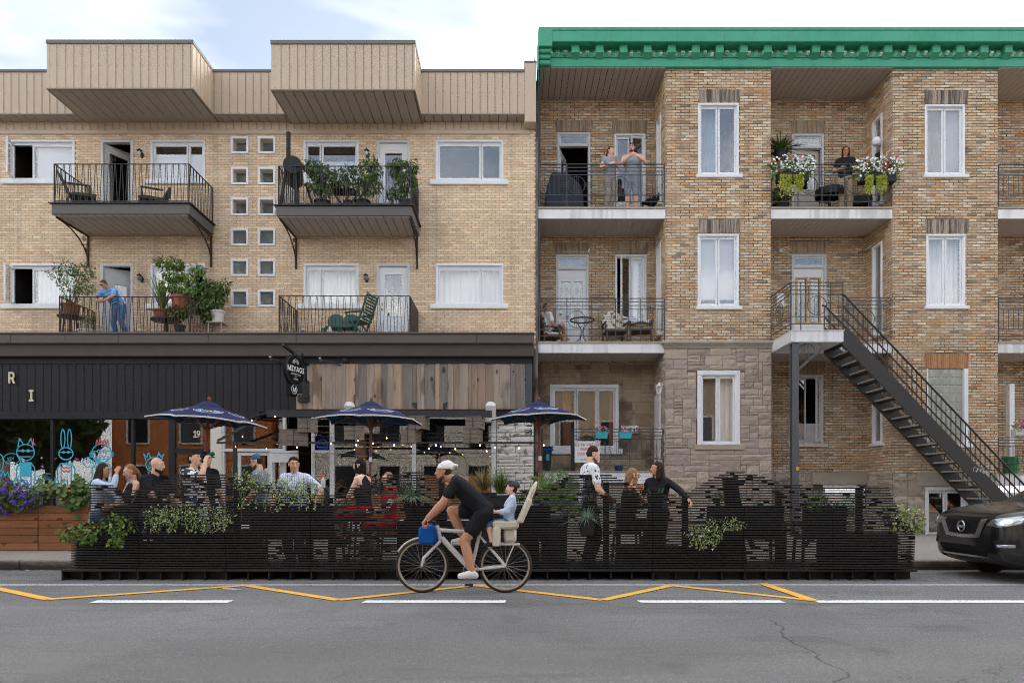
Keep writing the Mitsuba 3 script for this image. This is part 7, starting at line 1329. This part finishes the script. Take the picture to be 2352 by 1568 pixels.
# tomato plants on the right hanging balcony
zbb = BB[2]
for (u, pu, vs, w, lab) in ((740, 740, ((715, 382, 24, 14, 260), (735, 395, 26, 20, 380), (750, 415, 24, 20, 330), (725, 425, 18, 18, 200), (748, 438, 16, 10, 120)), .19, 'leftmost tomato plant in a grey tub on the hanging balcony'), (800, 800, ((782, 405, 14, 20, 150), (800, 402, 16, 22, 200)), .12, 'thin tomato plant in the middle of the hanging balcony'), (833, 833, ((850, 375, 18, 12, 170), (840, 400, 26, 22, 400), (855, 425, 22, 20, 260), (828, 432, 18, 14, 180), (862, 390, 14, 14, 120)), .19, 'second big tomato plant in a black tub on the hanging balcony'), (935, 935, ((912, 378, 26, 9, 220), (925, 395, 28, 20, 400), (935, 418, 26, 20, 350), (945, 385, 16, 14, 160), (918, 438, 16, 14, 160)), .17, 'rightmost tomato plant in a square black pot on the hanging balcony'), (900, 900, ((900, 448, 9, 9, 70),), .08, 'seedling in a small black pot on the hanging balcony')):
    potted(lab, u, 468, 17.0, vs, (w, .24 if w > .1 else .15, 'pot_black', u == 935), 'leaf_dark', .085, zb=zbb, Wd=.26, droop=.7)
tb = thing('folding_table', 'small dark slatted folding table holding a terracotta pot', 'table'); c = P(790, 440, 17.2); m = M(); [m.rbox(c[0] - .3, c[0] + .3, 17.0 + k * .09, 17.07 + k * .09, c[2] - .02, c[2], .004) for k in range(5)]; m.bar((c[0] - .28, 17.05, c[2] - .02), (c[0] + .15, 17.05, zbb), .03).bar((c[0] + .28, 17.05, c[2] - .02), (c[0] - .15, 17.05, zbb), .03).bar((c[0] - .28, 17.4, c[2] - .02), (c[0] + .15, 17.4, zbb), .03).bar((c[0] + .28, 17.4, c[2] - .02), (c[0] - .15, 17.4, zbb), .03); put(tb + '__frame', m, 'rust_metal')
t = plant('potted_plant', 'small plant in a terracotta pot on the folding table'); pot(t + '__pot', c[0] - .18, 17.2, c[2] + .001, .11, .15, 'terracotta'); put(t + '__leaves', bush(M(), (c[0] - .18, 17.2, c[2] + .3), (.1, .1, .18), 80, .06, .3, r), 'leaf_mid', uv=True)
sm = thing('smoker_barbecue', 'black barrel smoker barbecue with a tall chimney on the hanging balcony', 'barbecue'); c = P(674, 393, 17.0); Rm = rotz(.25) @ rotx(PI / 2)
put(sm + '__barrel', M().lathe([(0, .35), (.215, .35), (.225, .33), (.225, -.5), (0, -.5)], c, 28, Rm), 'pot_black', 40); put(sm + '__chimney', M().tube([c + [-.06, -.2, .18], c + [-.06, -.2, .85]], .055, 12), 'pot_black', 40); m = M()
for a, b in ((-.1, -.28), (.1, -.28), (-.02, .4), (.2, .4)): m.bar(c + [a, b, -.15], np.array([c[0] + a * 2.2, c[1] + b, zbb]), .055)
put(sm + '__leg', m, 'pot_black')
# flower boxes and fern on the top right balcony
def flowerbox(u0, u1, vf0, vf1, lab, trails):
    Y = RY0 - .1; t = plant('flower_box', lab, 'flower box'); put(t + '__box', M().rbox(X(u0 + 12, Y), X(u1 - 14, Y), Y - .12, Y + .12, Z(vf1 + 20, Y), Z(vf1 - 2, Y), .02), 'pot_black'); m, w, rd = M(), M(), M(); k = int((u1 - u0) / 17)
    for i in range(k):
        u = u0 + (u1 - u0) * (i + .5) / k; c = P(u, (vf0 + vf1) / 2 + 8 + 4 * r.normal(), Y - .05); bush(m, c, (.16, .16, .24), 110, .07, .3, r)
        n = 26; d = rdir(r, n); d[:, 1] = -np.abs(d[:, 1]); p = c + d * [.15, .2, .25] + [0, 0, .04]; red = np.abs(meshkit.noise(p * 4, 3) - .5) > .25; flowers(w, p[~red], None, .034, r); flowers(rd, p[red], None, .034, r)
    put(t + '__leaves', m, 'leaf_mid', uv=True); put(t + '__white_blossoms', w, 'petal_white', uv=True); put(t + '__red_blossoms', rd, 'petal_red', uv=True); m = M()
    for u, v1 in trails:
        for _ in range(26):
            c = P(u + 5.5 * r.normal(), vf1 + 2, Y - .14 - .05 * r.random()); L = (v1 - vf1) / 87 * (.55 + .5 * r.random()); q = c + np.stack([.02 * r.normal(size=18).cumsum() * .3, np.zeros(18), -np.linspace(0, L, 18)], 1); leaves(m, q, rdir(r, 18) + [0, -.6, -.5], rdir(r, 18) + [0, -1, .4], .045, .4, r)
    put(t + '__trailing_stems', m, 'leaf_lime', uv=True)
flowerbox(1772, 1868, 352, 400, 'flower box of white and red petunias with trailing lime stems, left on the top balcony', ((1804, 446), (1837, 440))); flowerbox(1960, 2068, 358, 402, 'flower box of white and red petunias with trailing lime stems, right on the top balcony', ((1996, 448), (2026, 442)))
t = plant('hanging_fern', 'fern hanging at the left of the flowered balcony'); c = P(1792, 352, RY0 + .3); put(t + '__fronds', blades(M(), c, 120, .55, .022, 1.3, r, .55), 'leaf_dark', uv=True); pot(t + '__pot', c[0], c[1], c[2] - .2, .17, .22, 'pot_black'); put(t + '__hook', M().tube([c + [0, 0, .05], c + [0, 0, .6], c + [-.1, .1, .66]], .008, 4), 'black_metal')
potted('dark leafy plant in a black tub on the floor of the flowered balcony', 1792, 470, RY0 + .35, [(1785, 448, 18, 10, 220), (1806, 450, 14, 9, 150)], (.22, .22, 'pot_black', False), 'leaf_dark', .07, zb=zsl[0]); potted('small shrub on the brick ledge beside the paper lantern', 2022, 362, RY0 + .7, [(2022, 350, 12, 8, 120)], (.12, .15, 'pot_black', False), 'leaf_dark', .05, zb=Z(366, RY0 + .7))
for u, lab in ((1381, 'left turquoise planter on the porch railing'), (1436, 'right turquoise planter on the porch railing')):
    t = plant('railing_planter', lab, 'planter'); Y = RY0 - .06; c = P(u, 1000, Y); V = np.array([[c[0] + sx * (.17 if tz_ else .14), Y + sy * .09, c[2] + (.085 if tz_ else -.085)] for tz_ in (0, 1) for sx in (-1, 1) for sy in (-1, 1)]); m_ = m3.Manifold.hull_points(V).to_mesh(); put(t + '__box', M().add(m_.vert_properties[:, :3], m_.tri_verts).rbox(c[0] - .18, c[0] + .18, Y - .1, Y + .1, c[2] + .075, c[2] + .095, .006), 'turquoise')
    put(t + '__leaves', bush(M(), c + [0, 0, .14], (.2, .1, .1), 160, .05, .3, r), 'leaf_grey', uv=True); put(t + '__blossoms', flowers(M(), c + [0, -.08, .17] + r.normal(size=(10, 3)) * [.1, .02, .04], None, .025, r), 'petal_pink', uv=True)
c = P(2345, 990, RY0 - .06); t = plant('railing_planter', 'planter of pink flowers on the far right porch railing', 'planter'); put(t + '__box', M().rbox(c[0] - .2, c[0] + .2, c[1] - .1, c[1] + .1, c[2] - .12, c[2] + .05, .01), 'pot_white'); put(t + '__leaves', bush(M(), c + [0, 0, .1], (.24, .15, .2), 260, .06, .3, r, .6), 'leaf_mid', uv=True); put(t + '__blossoms', flowers(M(), c + [0, -.12, .2] + r.normal(size=(14, 3)) * [.12, .03, .05], None, .035, r), 'petal_pink', uv=True)
# ---------------------------------------------------------------- furniture, bins, signs
def chair(lab, x, y, z, yaw, bs, w=.5, seat=.42, back=.85, cat='chair', group=None, cushion=None, arms=True, weave=False, rec=.18, name='chair', curved=False):
    t = thing(name, lab, cat, group); R = rotz(math.radians(yaw)); h = w / 2; o = (x, y, z)
    put(t + '__seat', M().rbox(-h, h, -h, h, seat - .05, seat, .012).move(R, o), bs, 30)
    if curved:
        a = np.radians(np.linspace(-70, 70, 14)); m = M()
        for zz, rr in ((back, 1.0), (back * .82, 1.02), (back * .66, 1.02)): m.tube(np.stack([h * 1.05 * np.sin(a), -h * rr * np.cos(a), a * 0 + zz - .12 * np.abs(np.sin(a)) * (zz == back)], 1), .03 if zz == back else .012, 6)
        for q in a[1:-1]: m.bar((h * 1.03 * math.sin(q), -h * math.cos(q), seat), (h * 1.05 * math.sin(q), -h * math.cos(q), back - .02), .014)
        put(t + '__backrest', m.move(R, o), bs, 40)
    else: put(t + '__backrest', M().rbox(-h, h, -.02, .02, 0, back - seat + .02, .015).move(rotx(rec)).move(R, np.array(o) + R @ np.array([0, -h + .02, seat - .02])), bs, 30)
    for sx in (-1, 1):
        for sy in (-1, 1): put(t + '__leg', M().bar((sx * (h - .03), sy * (h - .04), seat - .05), (sx * (h - .01), sy * (h - .0), 0), .04).move(R, o), bs)
        if arms: put(t + '__armrest', M().rbox(sx * h - .03, sx * h + .03, -h, h - .05, seat + .2, seat + .235, .01).bar((sx * h, h - .08, seat), (sx * h, h - .08, seat + .2), .035).move(R, o), bs, 30)
    if cushion: put(t + '__cushion', M().rbox(-h + .02, h - .02, -h + .03, h - .02, seat + .002, seat + .09, .03).move(R, o).add(*M().ell((0, 0, .28), (h * 1.0, .07, .34)).move(rotx(rec)).move(R, np.array(o) + R @ np.array([0, -h + .12, seat + .05])).mesh()), cushion, True)
    return t
mat('mesh_grey', (74, 76, 74), .8, .2); mat('wicker_dark', (60, 62, 70), .7, .3); mat('wicker_brown', (88, 76, 70), .7, .3); mat('chair_green', (44, 88, 80), .5, .4); mat('cover_black', (52, 56, 64), .7, .2)
scene['cushion_floral'] = {'type': 'twosided', 'bsdf': {'type': 'principled', 'roughness': .9, 'specular': .1, 'base_color': mikit.proc(lambda p, n, uv: dr.select(mikit.voronoi(p.x * 6, p.z * 6)[0] < .24, mi.Color3f(*lin((120, 104, 92))), mi.Color3f(*lin((212, 204, 192)))))}}
bumped('woven', (48, 52, 64), lambda p, n, uv: dr.sin(p.x * 160) * dr.sin(p.z * 160), .004, .55, .4)
zb1 = BA[2]
chair('reclined grey mesh lounge chair at the left of the upper left balcony', X(188, 17.2), 17.25, zb1, -70, 'mesh_grey', .58, .38, .95, cat='lounge chair', rec=.42); chair('low grey mesh lounge chair at the middle of the upper left balcony', X(345, 17.2), 17.25, zb1, 115, 'mesh_grey', .56, .3, .68, cat='lounge chair', rec=.45)
def foldchair(lab, u, Y, z, yaw):
    t = thing('folding_chair', lab, 'chair'); R = rotz(math.radians(yaw)); o = (X(u, Y), Y, z)
    for i in range(9): put(t + '__back_slat', M().rbox(-.23, .23, -.012, .012, i * .075, i * .075 + .05, .006).move(rotx(.3)).move(R, np.array(o) + R @ [0, -.22, .44]), 'chair_green')
    for i in range(5): put(t + '__seat_slat', M().rbox(-.23, .23, i * .085, i * .085 + .06, -.012, .012, .006).move(R, np.array(o) + R @ [0, -.2, .42]), 'chair_green')
    for s in (-1, 1): put(t + '__side_frame', M().bar((s * .25, -.4, 1.1), (s * .25, .02, .02), .035).bar((s * .25, .25, .64), (s * .25, -.28, .0), .035).rbox(s * .25 - .03, s * .25 + .03, -.28, .26, .62, .655, .008).move(R, o), 'chair_green')
    return t
foldchair('green slatted folding chair standing on the restaurant roof', 825, 17.2, zroof, 72)
for i, u in enumerate((771, 806)): 
    t = thing('garden_stool', ('left' if i == 0 else 'right') + ' round backed green garden seat on the restaurant roof', 'chair'); c = (X(u, 17.4), 17.4, zroof); put(t + '__back', M().lathe([(0, .012), (.2, .012), (.21, 0), (.2, -.012), (0, -.012)], (c[0], c[1], c[2] + .5), 24, rotx(PI / 2 - .2)), 'chair_green', 30); put(t + '__seat', M().lathe([(0, .3), (.22, .3), (.23, .26), (0, .25)], (c[0], c[1] - .2, c[2]), 20), 'chair_green'); m = M(); [m.bar((c[0] + a, c[1] - .2 + b, c[2] + .26), (c[0] + a * 1.3, c[1] - .2 + b * 1.3, c[2]), .03) for a in (-.15, .15) for b in (-.15, .15)]; put(t + '__leg', m, 'chair_green')
for i, (u, bs, lab) in enumerate(((695, 'pot_blue', 'small blue toy on the roof floor'), (727, 'leaf_mid', 'green and yellow toy on the roof floor'), (742, 'chair_green', 'green toy cone on the roof floor'), (757, 'pot_white', 'white bottle on the roof floor'))): c = (X(u, 16.9), 16.9, zroof); single('roof_toy', M().lathe([(0, 0), (.09, 0), (.08, .08), (.03, .16 + .03 * i), (0, .17 + .03 * i)], c, 10), bs if bs != 'leaf_mid' else 'gold_trim', lab, 'toy', smooth=40)
# top left recess of the brick house: covered barbecue, bench, stool
cb = thing('covered_barbecue', 'barbecue under a black cover on the top balcony before the open door', 'barbecue'); x0, x1 = X(1250, 18.5), X(1342, 18.5); V = [(x0, 18.3, 0), (x1, 18.3, 0), (x1, 18.85, 0), (x0, 18.85, 0), (x0 + .06, 18.35, .72), (x1 - .1, 18.35, .72), (x1 - .1, 18.8, .72), (x0 + .06, 18.8, .72), (x0 + .2, 18.42, 1.12), (x0 + .62, 18.42, 1.12), (x0 + .62, 18.75, 1.12), (x0 + .2, 18.75, 1.12)]
tq = trimesh.Trimesh(*(lambda q: (q.vert_properties[:, :3], q.tri_verts))(m3.Manifold.hull_points(np.array(V, float)).refine_to_length(.06).to_mesh()), process=True); trimesh.smoothing.filter_taubin(tq, .5, .53, 6); v = np.array(tq.vertices); v += tq.vertex_normals * ((meshkit.fbm(v * [7, 7, 2.5], 3, 4) - .5) * .07)[:, None]; put(cb + '__cover', (v + [0, 0, zsl[0] + .01], tq.faces), 'cover_black', True)
t = thing('storage_bench', 'long low grey bench against the wall of the top balcony', 'bench'); put(t + '__body', M().rbox(X(1350, 19.2), X(1460, 19.2), 18.95, 19.3, zsl[0] + .25, zsl[0] + .42, .01).rbox(X(1352, 19.2), X(1360, 19.2), 18.97, 19.28, zsl[0], zsl[0] + .25, .006).rbox(X(1450, 19.2), X(1458, 19.2), 18.97, 19.28, zsl[0], zsl[0] + .25, .006), 'mesh_grey')
chair('black stool chair right of the standing couple', X(1496, 18.8), 18.8, zsl[0], 120, 'pot_black', .4, .5, .78, arms=False)
# middle left recess
z1_ = zsl[1]
chair('padded patio chair under the seated man', X(1262, 18.62), 18.62, z1_, -72, 'wicker_brown', .54, .27, .78, cushion='cushion_floral', cat='patio chair')
gt_ = thing('bistro_table', 'round glass topped bistro table on curved iron legs', 'table'); c = np.array([X(1337, 18.6), 18.6, z1_]); put(gt_ + '__rim', M().ring(c + [0, 0, .72], .32, .022, (0, 0, 1), 36, 8), 'rust_metal', True); put(gt_ + '__glass', M().lathe([(0, .72), (.315, .72), (.315, .73), (0, .73)], c, 30), 'clear_glass')
for k in range(4): a = k * PI / 2 + .5; d = np.array([math.cos(a), math.sin(a), 0]); put(gt_ + '__leg', M().tube([c + d * .22 + [0, 0, .7], c + d * .06 + [0, 0, .5], c + d * .03 + [0, 0, .38], c + d * .08 + [0, 0, .2], c + d * .3 + [0, 0, 0.01]], .011, 6), 'black_metal')
chair('patio chair with floral cushion between table and window', X(1412, 18.7), 18.7, z1_, 185, 'wicker_brown', .6, .42, .82, cushion='cushion_floral', cat='patio chair'); chair('brown rounded wicker chair at the right of the middle balcony', X(1472, 18.55), 18.55, z1_, 170, 'wicker_brown', .6, .42, .74, cat='patio chair', curved=True)
# flowered balcony
t = thing('round_table', 'black round table before the standing woman', 'table'); c = np.array([X(1905, 18.6), 18.6, zsl[0]]); put(t + '__top', M().lathe([(0, .72), (.36, .72), (.36, .7), (0, .7)], c, 28), 'pot_black'); put(t + '__cloth', M().lathe([(.362, .725), (.375, .6), (.36, .52)], c, 28), 'pot_black', True); put(t + '__leg', M().bar(c, c + [0, 0, .7], .06).lathe([(0, .03), (.22, .02), (.22, 0)], c, 18), 'pot_black')
chair('black patio chair behind the standing woman', X(1975, 18.9), 18.9, zsl[0], 150, 'pot_black', .55, .42, .85); pl_ = thing('paper_lantern', 'round white lantern hanging in the flowered balcony', 'lantern'); c = P(2013, 326, RY0 + .4); put(pl_ + '__globe', M().lathe([(.03, .12), (.08, .1), (.115, .03), (.12, -.02), (.09, -.09), (.05, -.11)], c, 20), 'white_paint', 40); put(pl_ + '__cord', M().tube([c + [0, 0, .12], c + [0, 0, .3], c + [.25, .1, .34]], .006, 4), 'white_dull')
# porch: bin, pot, notice
bn = thing('wheelie_bin', 'black bin with blue liner at the left of the porch', 'bin'); c = np.array([X(1252, 18.2), 18.2, gpz]); V = np.array([[c[0] + sx * (.17 if k else .14), 18.2 + sy * (.2 if k else .16), gpz + .58 * k] for k in (0, 1) for sx in (-1, 1) for sy in (-1, 1)]); q = m3.Manifold.hull_points(V).to_mesh(); put(bn + '__body', M().add(q.vert_properties[:, :3], q.tri_verts), 'pot_black'); put(bn + '__lid', M().rbox(c[0] - .2, c[0] + .2, 17.98, 18.42, gpz + .6, gpz + .66, .02), 'pot_black', 30); put(bn + '__liner', M().rbox(c[0] - .12, c[0] + .21, 17.975, 18.3, gpz + .55, gpz + .598, .01), 'bag_blue'); put(bn + '__sticker', M().box(c[0] + .02, c[0] + .1, 18.008, 18.014, gpz + .28, gpz + .45), 'turquoise')
t = thing('flower_pot', 'empty cobalt blue pot on the porch edge', 'pot'); c = (X(1421, 18.2), 18.2, gpz); pot(t + '__body', c[0], c[1], c[2], .13, .17, 'pot_blue')
sg2 = thing('notice_board', 'white notice reading NE PAS BARRER VOS VELOS hung on the porch railing', 'sign'); Y = RY0 - .05; x0, x1, z0, z1 = X(1320, Y), X(1377, Y), Z(1062, Y), Z(1013, Y); put(sg2 + '__panel', M().rbox(x0, x1, Y, Y + .012, z0, z1, .003), 'white_paint')
for txt, hh, zz, bs in (('NE PAS', .068, .83, 'red_paint'), ('BARRER', .068, .62, 'red_paint'), ('VOS VÉLOS', .068, .40, 'red_paint'), ('545 DE AVENUE', .035, .16, 'black_metal')):
    tm = meshkit.text_mesh(txt, hh, .002, True); wv = tm.vertices[:, 0].max(); k = min(1, .6 / wv); put(sg2 + '__line', M().add(np.stack([(tm.vertices[:, 0] - wv / 2) * k + (x0 + x1) / 2, Y - .0005 - tm.vertices[:, 2], tm.vertices[:, 1] * k + z0 + (z1 - z0) * zz - .03], 1), tm.faces), bs)
for xx in (x0 + .07, x1 - .07): c = np.array([xx, Y - .002, z0 + (z1 - z0) * .85]); put(sg2 + '__no_bicycle_mark', M().ring(c, .055, .005, (0, 1, 0), 24, 4).bar(c + [-.038, 0, .038], c + [.038, 0, -.038], .01, .003).ring(c + [-.022, 0, -.01], .016, .0025, (0, 1, 0), 14, 4).ring(c + [.022, 0, -.01], .016, .0025, (0, 1, 0), 14, 4).bar(c + [-.022, 0, -.01], c + [.01, 0, .015], .004), 'red_paint')
bn = thing('garden_bin', 'green tub on the far right porch', 'bin'); put(bn + '__body', M().lathe([(0, 0), (.17, 0), (.2, .42), (.21, .42), (.2, .45)], (X(2322, 18.2), 18.2, 1.75), 18), 'leaf_mid_plain'); mat('leaf_mid_plain', (40, 110, 62), .5)
b = RB + '__porch_001'; put(b + '__siding', M().rbox(XB['e'], XB['f'], RY0 - .02, RY0 + .03, 1.42, 1.72, .006), 'white_metal'); put(b + '__deck', M().box(XB['e'], XB['f'], RY0 - .04, RY1, 1.722, 1.75), 'lime'); deco_rail(b, (XB['e'] + .02, RY0), (XB['f'], RY0), 1.75, 2.7, (1.9,)); put(b + '__column', M().rbox(X(2316, RY0 + .5), X(2328, RY0 + .5), RY0 + .45, RY0 + .6, 1.75, Z(875, RY0), .006), 'white_paint')
put(RB + '__party_wall', M().box(X(1224, SY) + .004, XB['a'] - .002, RY0 + .02, RY1 + .02, 0, ztop - .3), 'old_mortar')
# terrace tables and chairs behind the slats
for i, (u, yaw) in enumerate(((1632, 200), (1738, 175), (1880, 170), (640, 180), (990, 175), (1215, 180), (310, 170), (420, 190), (735, 180))):
    Y = 10.42; chair(f'dark woven terrace chair, back to the road, {("below the outstretched arm", "right of the arched slats", "beside the steel post", "behind the striped shirt", "behind the grass mound", "under the right parasol", "below the black tank top", "below the drinking man", "left of the black bob")[i]}', X(u, Y), Y, FLR, yaw + 180, 'woven', .62, .45, .92, group='dark woven chairs on the terrace', rec=.12, name='terrace_chair')
for i, (u, Y) in enumerate(((400, 10.75), (760, 10.75), (1420, 10.6), (1800, 10.75))):
    t = thing('terrace_table', ('black square terrace table at the left', 'black square terrace table between striped shirt and black bob', 'black square terrace table before the dotted t-shirt', 'black square terrace table beside the steel post')[i], 'table', 'black tables on the terrace'); x = X(u, Y); zt = 1.0 if i < 3 else .75
    put(t + '__top', M().rbox(x - .35, x + .35, Y - .3, Y + .3, zt, zt + .03, .008), 'black_wood'); put(t + '__leg', M().bar((x, Y, zt), (x, Y, .15), .07).rbox(x - .22, x + .22, Y - .22, Y + .22, .151, .175, .006), 'black_metal')
mat('juice', (226, 140, 50), .3, .5)
for i, (u, v, Y) in enumerate(((1474, 1120, 10.0), (1419, 1158, 10.3), (1404, 1158, 10.35), (1536, 1157, 10.3))):
    t = thing('beer_glass', ('stemmed glass of orange beer between the two women', 'glass of amber beer right of the dotted t-shirt', 'glass of amber beer before the dotted t-shirt', 'glass of amber beer below the black sweater')[i], 'glass'); c = P(u, v, Y); put(t + '__beer', M().lathe([(0, -.04), (.025, -.035), (.036, 0), (.036, .02), (0, .02)], c, 14), 'juice', 40); put(t + '__bowl', M().lathe([(.026, -.042), (.039, 0), (.032, .06)], c, 14), 'clear_glass', True); put(t + '__stem', M().tube([c + [0, 0, -.04], c + [0, 0, -.1]], .005, 6).lathe([(0, 0), (.03, 0), (.03, .004), (0, .004)], c + [0, 0, -.104], 14), 'clear_glass')
for i, (u, v) in enumerate(((1490, 1122), (1513, 1124), (1522, 1121))): single('beer_bottle', M().lathe([(0, -.1), (.026, -.1), (.026, -.04), (.012, .0), (.012, .045), (0, .045)], P(u, v + 6, 10.03), 12, roty((-.4, .3, .45)[i])), 'bottle_green', ('green bottle lying left in the bucket before the black sweater', 'green bottle in the bucket before the black sweater, middle', 'green bottle in the bucket before the black sweater, right')[i], 'bottle', smooth=40)
t = thing('spray_bottle', 'white spray bottle with orange trigger right of the striped shirt', 'bottle'); c = P(742, 1103, 10.6); put(t + '__body', M().lathe([(0, -.11), (.035, -.11), (.035, .0), (.012, .05), (0, .05)], c, 12), 'white_dull', 40); put(t + '__trigger', M().rbox(-.04, .02, -.012, .012, .05, .08, .004).bar((-.02, 0, .06), (-.035, 0, .02), .012).move(t=c), 'sticker_orange'); mat('sticker_orange', (226, 90, 40), .5)

t = thing('ice_bucket', 'black bucket holding three green bottles before the black sweater', 'bucket'); c = P(1507, 1150, 10.04); put(t + '__body', M().lathe([(0, -.14), (.11, -.14), (.14, .1), (.13, .1), (.1, -.12), (0, -.12)], c, 20), 'pot_black', 40)

rl = np.random.default_rng(41); lt = M()
for _ in range(70): q = np.array([-6.9 - 4 * rl.random(), 10.93 + .12 * rl.random(), .004 + .01 * rl.random()]); leaves(lt, q[None], rdir(rl, 1) * [1, 1, .15], rdir(rl, 1) * .4 + [0, 0, 1], .06, .35, rl)
put('leaf_litter', lt, 'grass_dry', uv=True, kind='stuff'); labels['leaf_litter'] = {'label': 'dry leaves lying in the gutter along the left kerb', 'category': 'leaves', 'kind': 'stuff'}
for u, v in ((1193, 598), (1195, 577), (1036, 557)): put(LB + '__wall_knob', M().ell(P(u, v, AY - .02), (.018, .03, .018), None, 8, 6), 'white_paint', True)
# ---------------------------------------------------------------- the other side of the street, behind the camera, seen only in the window reflections
mat('orange_brick', (190, 118, 72), .85, .2); mat('cream_wall', (226, 220, 206), .8, .2); mat('beige_wall', (168, 152, 132), .85, .2); mat('window_dark', (36, 38, 42), .2, .6); mat('bark', (62, 52, 44), .9, .1); mat('far_leaf', (52, 68, 34), .8, .2)
def opposite(x0, x1, h, bs, lab):
    t = thing('opposite_house', lab, 'house'); Y = -7.5
    put(t + '__wall', M().box(x0, x1, Y - 8, Y, 0, h), bs); put(t + '__cornice', M().box(x0 - .1, x1 + .1, Y - .1, Y + .35, h - .1, h + .3), 'cream_wall')
    n = int((x1 - x0) / 2.6)
    for i in range(n):
        x = x0 + (i + .5) * (x1 - x0) / n
        for z in (1.0, 4.2, 7.3):
            if z + 1.9 < h: w = nk(t + '__window'); put(w, M().box(x - .6, x + .6, Y, Y + .03, z, z + 1.8), 'window_dark'); put(w + '__frame', M().box(x - .7, x - .6, Y, Y + .08, z - .1, z + 1.9).box(x + .6, x + .7, Y, Y + .08, z - .1, z + 1.9).box(x - .6, x + .6, Y, Y + .07, z + 1.8, z + 1.9).box(x - .6, x + .6, Y, Y + .07, z - .1, z), 'white_dull')
opposite(-50, -36, 7, 'beige_wall', 'beige house across the street, reflected at the far left'); opposite(-24, -14.5, 9, 'orange_brick', 'orange brick house across the street, reflected in the restaurant glass'); opposite(-14, 2, 8.2, 'cream_wall', 'cream house across the street, reflected in the restaurant glass'); opposite(2.5, 19, 8.5, 'beige_wall', 'beige house across the street, reflected in the stone bay window'); opposite(20, 44, 8, 'orange_brick', 'orange house across the street at the far right of the reflections')
struct('far_sidewalk', M().box(-160, 160, -7.5, -2.2, 0, .14), 'concrete')
def street_tree(x, y, s, seed, lab):
    t = thing('street_tree', lab, 'tree'); r = np.random.default_rng(seed)
    put(t + '__trunk', M().tube([(x, y, 0), (x + .1, y, 2.2 * s), (x - .1, y + .1, 4.5 * s)], [.25, .19, .1], 10), 'bark', True)
    m = M(); c = np.array([x, y, 4.9 * s]); n = 2600
    d = r.normal(size=(n, 3)); d /= np.linalg.norm(d, axis=1, keepdims=True); rad = (.35 + .65 * r.random(n) ** .5) * (.6 + .7 * meshkit.fbm(d * 2 + seed, 3, seed)); p = c + d * rad[:, None] * [3.0 * s, 2.6 * s, 2.4 * s]
    a = r.normal(size=(n, 3)) * .2; b = r.normal(size=(n, 3)) * .2
    V = np.stack([p - a, p + b * .5, p + a, p - b * .5], 1).reshape(-1, 3); i = np.arange(n)[:, None] * 4
    m.add(V, np.vstack([i + [0, 1, 2], i + [0, 2, 3]])); put(t + '__crown', m, 'far_leaf')
for i, (x, y, s) in enumerate(((-33, -4, 1.05), (-29.5, -3.6, 1.1), (-25.5, -4.0, 1.0), (-37, -4, 1.0), (17, -4, .7))): street_tree(x, y, s, i + 3, ('leafy street tree', 'big dark street tree', 'small street tree', 'young street tree', 'right hand street tree')[i] + f' across the road, seen only in reflection')
